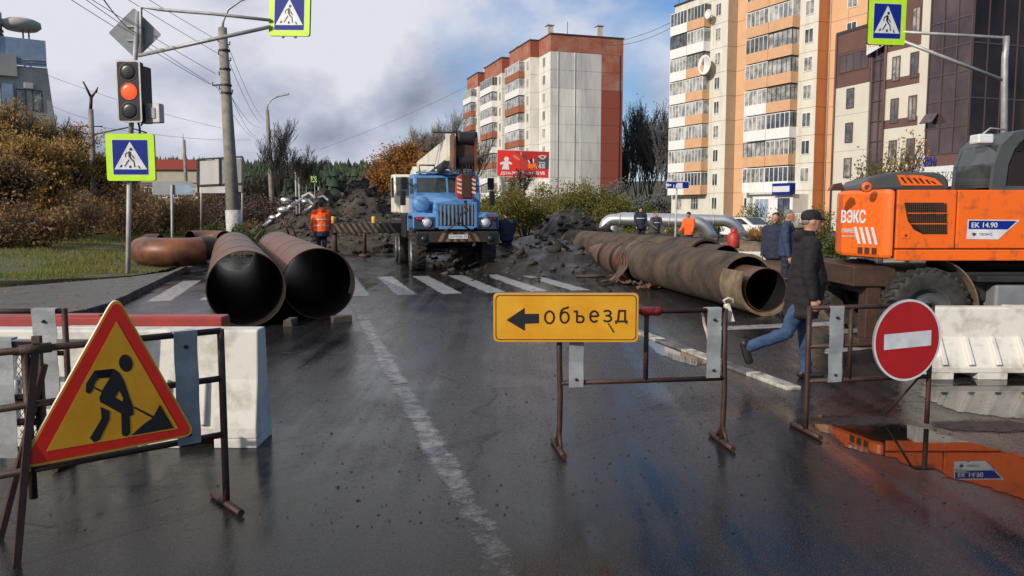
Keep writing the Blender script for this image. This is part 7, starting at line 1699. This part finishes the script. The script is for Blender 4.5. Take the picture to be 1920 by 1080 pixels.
def person(label, loc, rz, legs=((0, 0), (0, 0)), arms=((6, 12, 8), (6, 12, 8)), lean=0.0, H=1.75, jacket='navy_cloth', trousers='navy_cloth', hat=None, hair='hair_dark', bulk=1.0, coat=.80, voxel=.022, group=None, cuffs=None, shoe='shoe', hood=False, hem=None, bands=(), belly=0.0, head_down=0.0, near=False):
    k = H / 1.75; V = Vector; fw = V((0, -1, 0)); L = {}
    hipz = .93; ank = []
    for i, sx in enumerate((-1, 1)):
        a, b = R(legs[i][0]), R(legs[i][1]); hip = V((sx * .09, 0, hipz)); kn = hip + V((0, -math.sin(a), -math.cos(a))) * .44; an = kn + V((0, -math.sin(a - b), -math.cos(a - b))) * .41
        L['leg', sx] = (hip, kn, an, a - b)
    low = min(L['leg', s][2].z for s in (-1, 1)) - .085; off = V((0, 0, -low))
    ln = R(lean); up = V((0, -math.sin(ln), math.cos(ln))); pel = V((0, 0, hipz + .03)); sh = pel + up * .47; nk = pel + up * .56; hd = nk + V((0, -.02 - math.sin(ln) * .05 - .05 * math.sin(R(head_down)), .155))
    A = {}
    for i, sx in enumerate((-1, 1)):
        a, b, c = (R(v) for v in arms[i]); s0 = sh + V((sx * (.165 + .02 * bulk), 0, .01)); d1 = V((sx * math.sin(c), -math.sin(a) * math.cos(c), -math.cos(a) * math.cos(c))); el = s0 + d1 * .29
        d2 = V((sx * math.sin(c) * .3, -math.sin(a + b), -math.cos(a + b))).normalized(); wr = el + d2 * .25; A[sx] = (s0, el, wr, d2)
    S = lambda v: tuple((v + off) * k)
    def ch(*ps): return [(S(p), (tuple(q * k for q in r) if isinstance(r, tuple) else r * k)) for p, r in ps]
    # --- body: head, neck, trunk, limbs and hands as one skin
    f = V((0, -1, 0)); side = V((1, 0, 0)); hd_r = (.076, .094, .112); C = []
    C.append(ch((hd, hd_r), (hd + V((0, -.018, -.045)), (.058, .072, .078)))); C.append(ch((nk - up * .03, .058), (hd + V((0, .015, -.07)), .055)))
    C.append(ch((hd + V((0, -.098, -.005)), .010), (hd + V((0, -.112, -.032)), .016))); C.append(ch((hd + V((0, -.085, -.055)), (.026, .014, .007)), (hd + V((0, -.086, -.068)), (.024, .013, .007))))
    C.append(ch((hd + V((0, -.075, -.098)), (.028, .022, .02)),)); C.append(ch((hd + V((-.03, -.088, .022)), (.018, .010, .008)), (hd + V((.03, -.088, .022)), (.018, .010, .008))))
    for sx in (-1, 1): C.append(ch((hd + V((sx * .078, .005, -.005)), (.010, .020, .032)),))
    C.append(ch((pel, (.13, .09, .09)), (sh, (.15, .09, .08)), (nk - up * .02, (.06, .06, .05))))
    for sx in (-1, 1):
        hip, kn, an, _ = L['leg', sx]; C.append(ch((hip, .075), (kn, .052), (an, .038))); s0, el, wr, d2 = A[sx]; C.append(ch((sh, .06), (s0, .05), (el, .038), (wr, .028)))
        ac = d2.cross(f).normalized() if abs(d2.dot(f)) < .95 else V((1, 0, 0)); nrm = ac.cross(d2).normalized(); pm = wr + d2 * .05
        C.append(ch((wr, (.024, .028, .02)), (pm + d2 * .03, (.022, .04, .026))))
        inw = V((-sx, 0, 0))
        for j, (o_, ll) in enumerate(((-.030, .060), (-.010, .072), (.010, .068), (.029, .052))):   # four fingers, unequal, curled inwards
            fb = pm + d2 * .045 + f * -o_; m1 = fb + d2 * ll * .55 + inw * .006; m2 = m1 + (d2 * .55 + inw * .6).normalized() * ll * .55; C.append(ch((fb, .0095), (m1, .009), (m2, .008)))
        tb = pm - d2 * .02 + f * .032; t1 = tb + (d2 * .5 + f * .75).normalized() * .035; t2 = t1 + (d2 * .9 + inw * .3).normalized() * .03; C.append(ch((tb, .013), (t1, .0115), (t2, .009)))
    body = blob('person', C, min(voxel, .011) if near else voxel * .8, 'skin', None, 2)
    body.location = loc; body.rotation_euler = (0, 0, rz); tag(body, label, 'person', group)
    # --- trousers
    C = [ch((pel + V((0, 0, .03)), (.155 * bulk, .11 * bulk, .07)), (V((0, 0, hipz - .06)), (.15, .105, .08)))]
    for sx in (-1, 1): hip, kn, an, _ = L['leg', sx]; C.append(ch((hip, (.092, .10, .09)), (hip.lerp(kn, .5), .088), (kn, .070), (kn.lerp(an, .45), .064), (an + (kn - an) * .02, .062)))
    tr = blob('trousers', C, voxel, trousers, body)
    if cuffs:
        for sx in (-1, 1): hip, kn, an, _ = L['leg', sx]; blob('trouser_cuff', [ch((kn.lerp(an, .35), .073), (an + (kn - an) * .05, .071))], voxel, cuffs, body)
    for sx in (-1, 1):
        hip, kn, an, an_a = L['leg', sx]; fd = V((0, -math.cos(an_a), math.sin(an_a))); dn = V((0, -math.sin(an_a), -math.cos(an_a)))
        h_ = an + dn * .045 - fd * .05
        blob('shoe', [ch((h_, (.036, .04, .042)), (an + dn * .05 + fd * .06, (.042, .05, .036)), (an + dn * .058 + fd * .15, (.042, .045, .028))), ch((an, .045), (h_ + dn * -.01, .045))], voxel * .8, shoe, body, 1)
    # --- jacket
    hemz = coat; C = []; bl = V((0, -belly, 0))
    C.append(ch((V((0, .0, hemz + .05)), (.185 * bulk, .15 * bulk, .05)), (pel + up * .12 + bl, (.18 * bulk, .145 * bulk + belly * .6, .09)), (pel + up * .32 + bl * .4, (.19 * bulk, .13 * bulk, .1)), (sh - up * .02, (.185 * bulk, .105 * bulk, .075)), (nk - up * .01, (.075, .08, .05))))
    for sx in (-1, 1): s0, el, wr, d2 = A[sx]; C.append(ch((sh, .08), (s0, .078 * bulk), (s0.lerp(el, .55), .068 * bulk), (el, .060 * bulk), (wr - d2 * .01, .047 * bulk)))
    C.append(ch((nk + V((0, .005, .02)), (.072, .078, .035)), (nk + V((0, .005, .05)), (.066, .072, .02))))
    if hood: C.append(ch((nk + V((-.07, .07, .01)), (.05, .06, .06)), (nk + V((0, .10, .0)), (.07, .06, .07)), (nk + V((.07, .07, .01)), (.05, .06, .06))))
    jk = blob('jacket', C, voxel, jacket, body)
    if hem: blob('jacket_hem', [ch((V((0, 0, hemz + .05)), (.192 * bulk, .158 * bulk, .055)), (V((0, 0, hemz + .19)), (.19 * bulk, .155 * bulk, .03)))], voxel, hem, body)
    for zf in bands:
        p = pel + up * zf; b = B(); b.lathe([(.158 * bulk + .04, -.02), (.158 * bulk + .043, 0), (.158 * bulk + .04, .02)], (0, 0, 0), 'z', 20); o = b.build('reflective_band', 'reflect', body); o.location = S(p + bl * .5); o.scale = (1.0, .78, 1)
    # --- hair or hat
    if hat == 'cap':
        blob('cap', [ch((hd + V((0, .01, .055)), (.088, .108, .07)), (hd + V((0, .008, .03)), (.087, .108, .04))), ch((hd + V((0, -.07, .035)), (.066, .03, .012)), (hd + V((0, -.125, .018)), (.055, .02, .008)))], voxel * .6, 'cap_black', body, 1)
    elif hat: blob('hat', [ch((hd + V((0, .008, .06)), (.088, .106, .068)), (hd + V((0, .012, .02)), (.088, .106, .05)))], voxel * .7, hat, body, 1)
    if hair and hat is None: blob('hair', [ch((hd + V((0, .018, .05)), (.080, .092, .072)), (hd + V((0, .045, .0)), (.076, .064, .065)))], voxel * .7, hair, body, 1)
    elif hair: blob('hair', [ch((hd + V((0, .05, -.005)), (.072, .055, .045)),)], voxel * .7, hair, body, 1)
    if near:
        for sx in (-1, 1): B().ball(S(hd + V((sx * .031, -.087, .005))), .010, 8).build('eye', 'hair_dark', body)
    return body
gm = G(1517, 714)
person('man in dark coat, black cap and jeans striding right past the barriers', (gm.x - .10, gm.y + .05, 0), R(84), legs=((-20, 48), (9, 5)), arms=((-6, 18, 7), (2, 14, 7)), lean=5, H=1.78, jacket='coat_dark', trousers='jeans', hat='cap', hair='hair_grey', bulk=1.22, coat=.64, voxel=.014, hood=True, belly=.05, head_down=12, near=True)
def far_person(label, px, Y, rz, z=0.0, **k): p = P(px, 400, Y); return person(label, (p.x, Y, z), R(rz), **k)
far_person('worker in orange and navy work suit seen from behind by the pipes', 602, 25.0, 200, z=.28, jacket='hivis', hem='navy_cloth', trousers='navy_cloth', cuffs='hivis', hat=None, hair='hair_dark', hood=True, bulk=1.3, coat=.70, bands=(.10, .28), arms=((10, 25, 10), (8, 20, 10)), legs=((3, 2), (-3, 2)), H=1.80, voxel=.02, head_down=15)
far_person('worker in dark overalls standing at the right side of the truck', 950, 26.5, 190, jacket='navy_cloth', trousers='navy_cloth', hat='cap_black', bulk=1.3, arms=((20, 40, 12), (15, 40, 12)), legs=((6, 4), (-6, 4)), lean=8, H=1.78)
far_person('worker in navy jacket with hood up, left of three by the silver pipe', 1201, 34.0, 10, z=.25, jacket='navy_cloth', trousers='navy_cloth', hat='cap_black', bulk=1.3, arms=((5, 30, 8), (5, 30, 8)), H=1.72, bands=(.33,))
far_person('worker in grey jacket and olive cap, middle of three by the silver pipe', 1228, 33.5, 25, z=.10, jacket='grey_cloth', trousers='navy_cloth', hat='olive', bulk=1.3, arms=((20, 50, 12), (10, 40, 12)), lean=10, H=1.70, bands=(.33,))
far_person('worker in orange vest and dark hat, right of three by the silver pipe', 1293, 32.5, -40, z=.05, jacket='hivis', trousers='navy_cloth', hat='cap_black', bulk=1.25, arms=((15, 40, 8), (10, 30, 8)), lean=6, H=1.70, bands=())
far_person('grey haired man in navy jacket standing behind the striding man', 1478, 15.8, 60, jacket='navy_jacket', trousers='navy_cloth', hair='hair_grey', bulk=1.15, arms=((4, 10, 6), (4, 12, 6)), H=1.80, voxel=.018, coat=.86)
far_person('dark haired man in navy clothes at the left of the pair by the pipe mouth', 1455, 16.6, -30, jacket='navy_cloth', trousers='navy_cloth', hair='hair_dark', bulk=1.15, arms=((4, 12, 6), (4, 14, 6)), H=1.74, voxel=.018)

# silver car half hidden behind the heating mains
def car(label, x, y, rz, mat):
    t = thing('parked_car', label, 'car', (x, y, 0), rz)
    pr = [(-2.1, .45), (-2.15, .75), (-2.0, .95), (-1.2, 1.02), (-.7, 1.42), (.75, 1.46), (1.5, 1.02), (2.05, .95), (2.12, .7), (2.1, .35), (-2.0, .35)]
    B().prism(pr, -.82, .82).build('body', mat, t, bevel=.08)
    for s in (-1, 1):
        B().flat([(-1.05, 1.03), (-.62, 1.36), (.68, 1.39), (1.3, 1.03)], s * .826).build('side_window', 'windscreen', t)
        for x_ in (-1.3, 1.3): B().lathe([(.001, s * .83), (.2, s * .83), (.31, s * .8), (.31, s * .6), (.001, s * .6)], (x_, 0, .31), 'y', 20).build('wheel', 'rubber', t)
        B().box(2.08, 2.14, *sorted((s * .5, s * .78)), .68, .9).build('tail_light', 'hook_red', t, bevel=.02)
    B().add([(1.52, -.7, 1.04), (1.52, .7, 1.04), (.80, .62, 1.45), (.80, -.62, 1.45)], [(0, 1, 2, 3)]).build('rear_window', 'windscreen', t)
p = P(1362, 430, 50); car('white parked car with red tail light behind the silver pipes', p.x + 1.0, 50, R(-60), 'white_pvc')
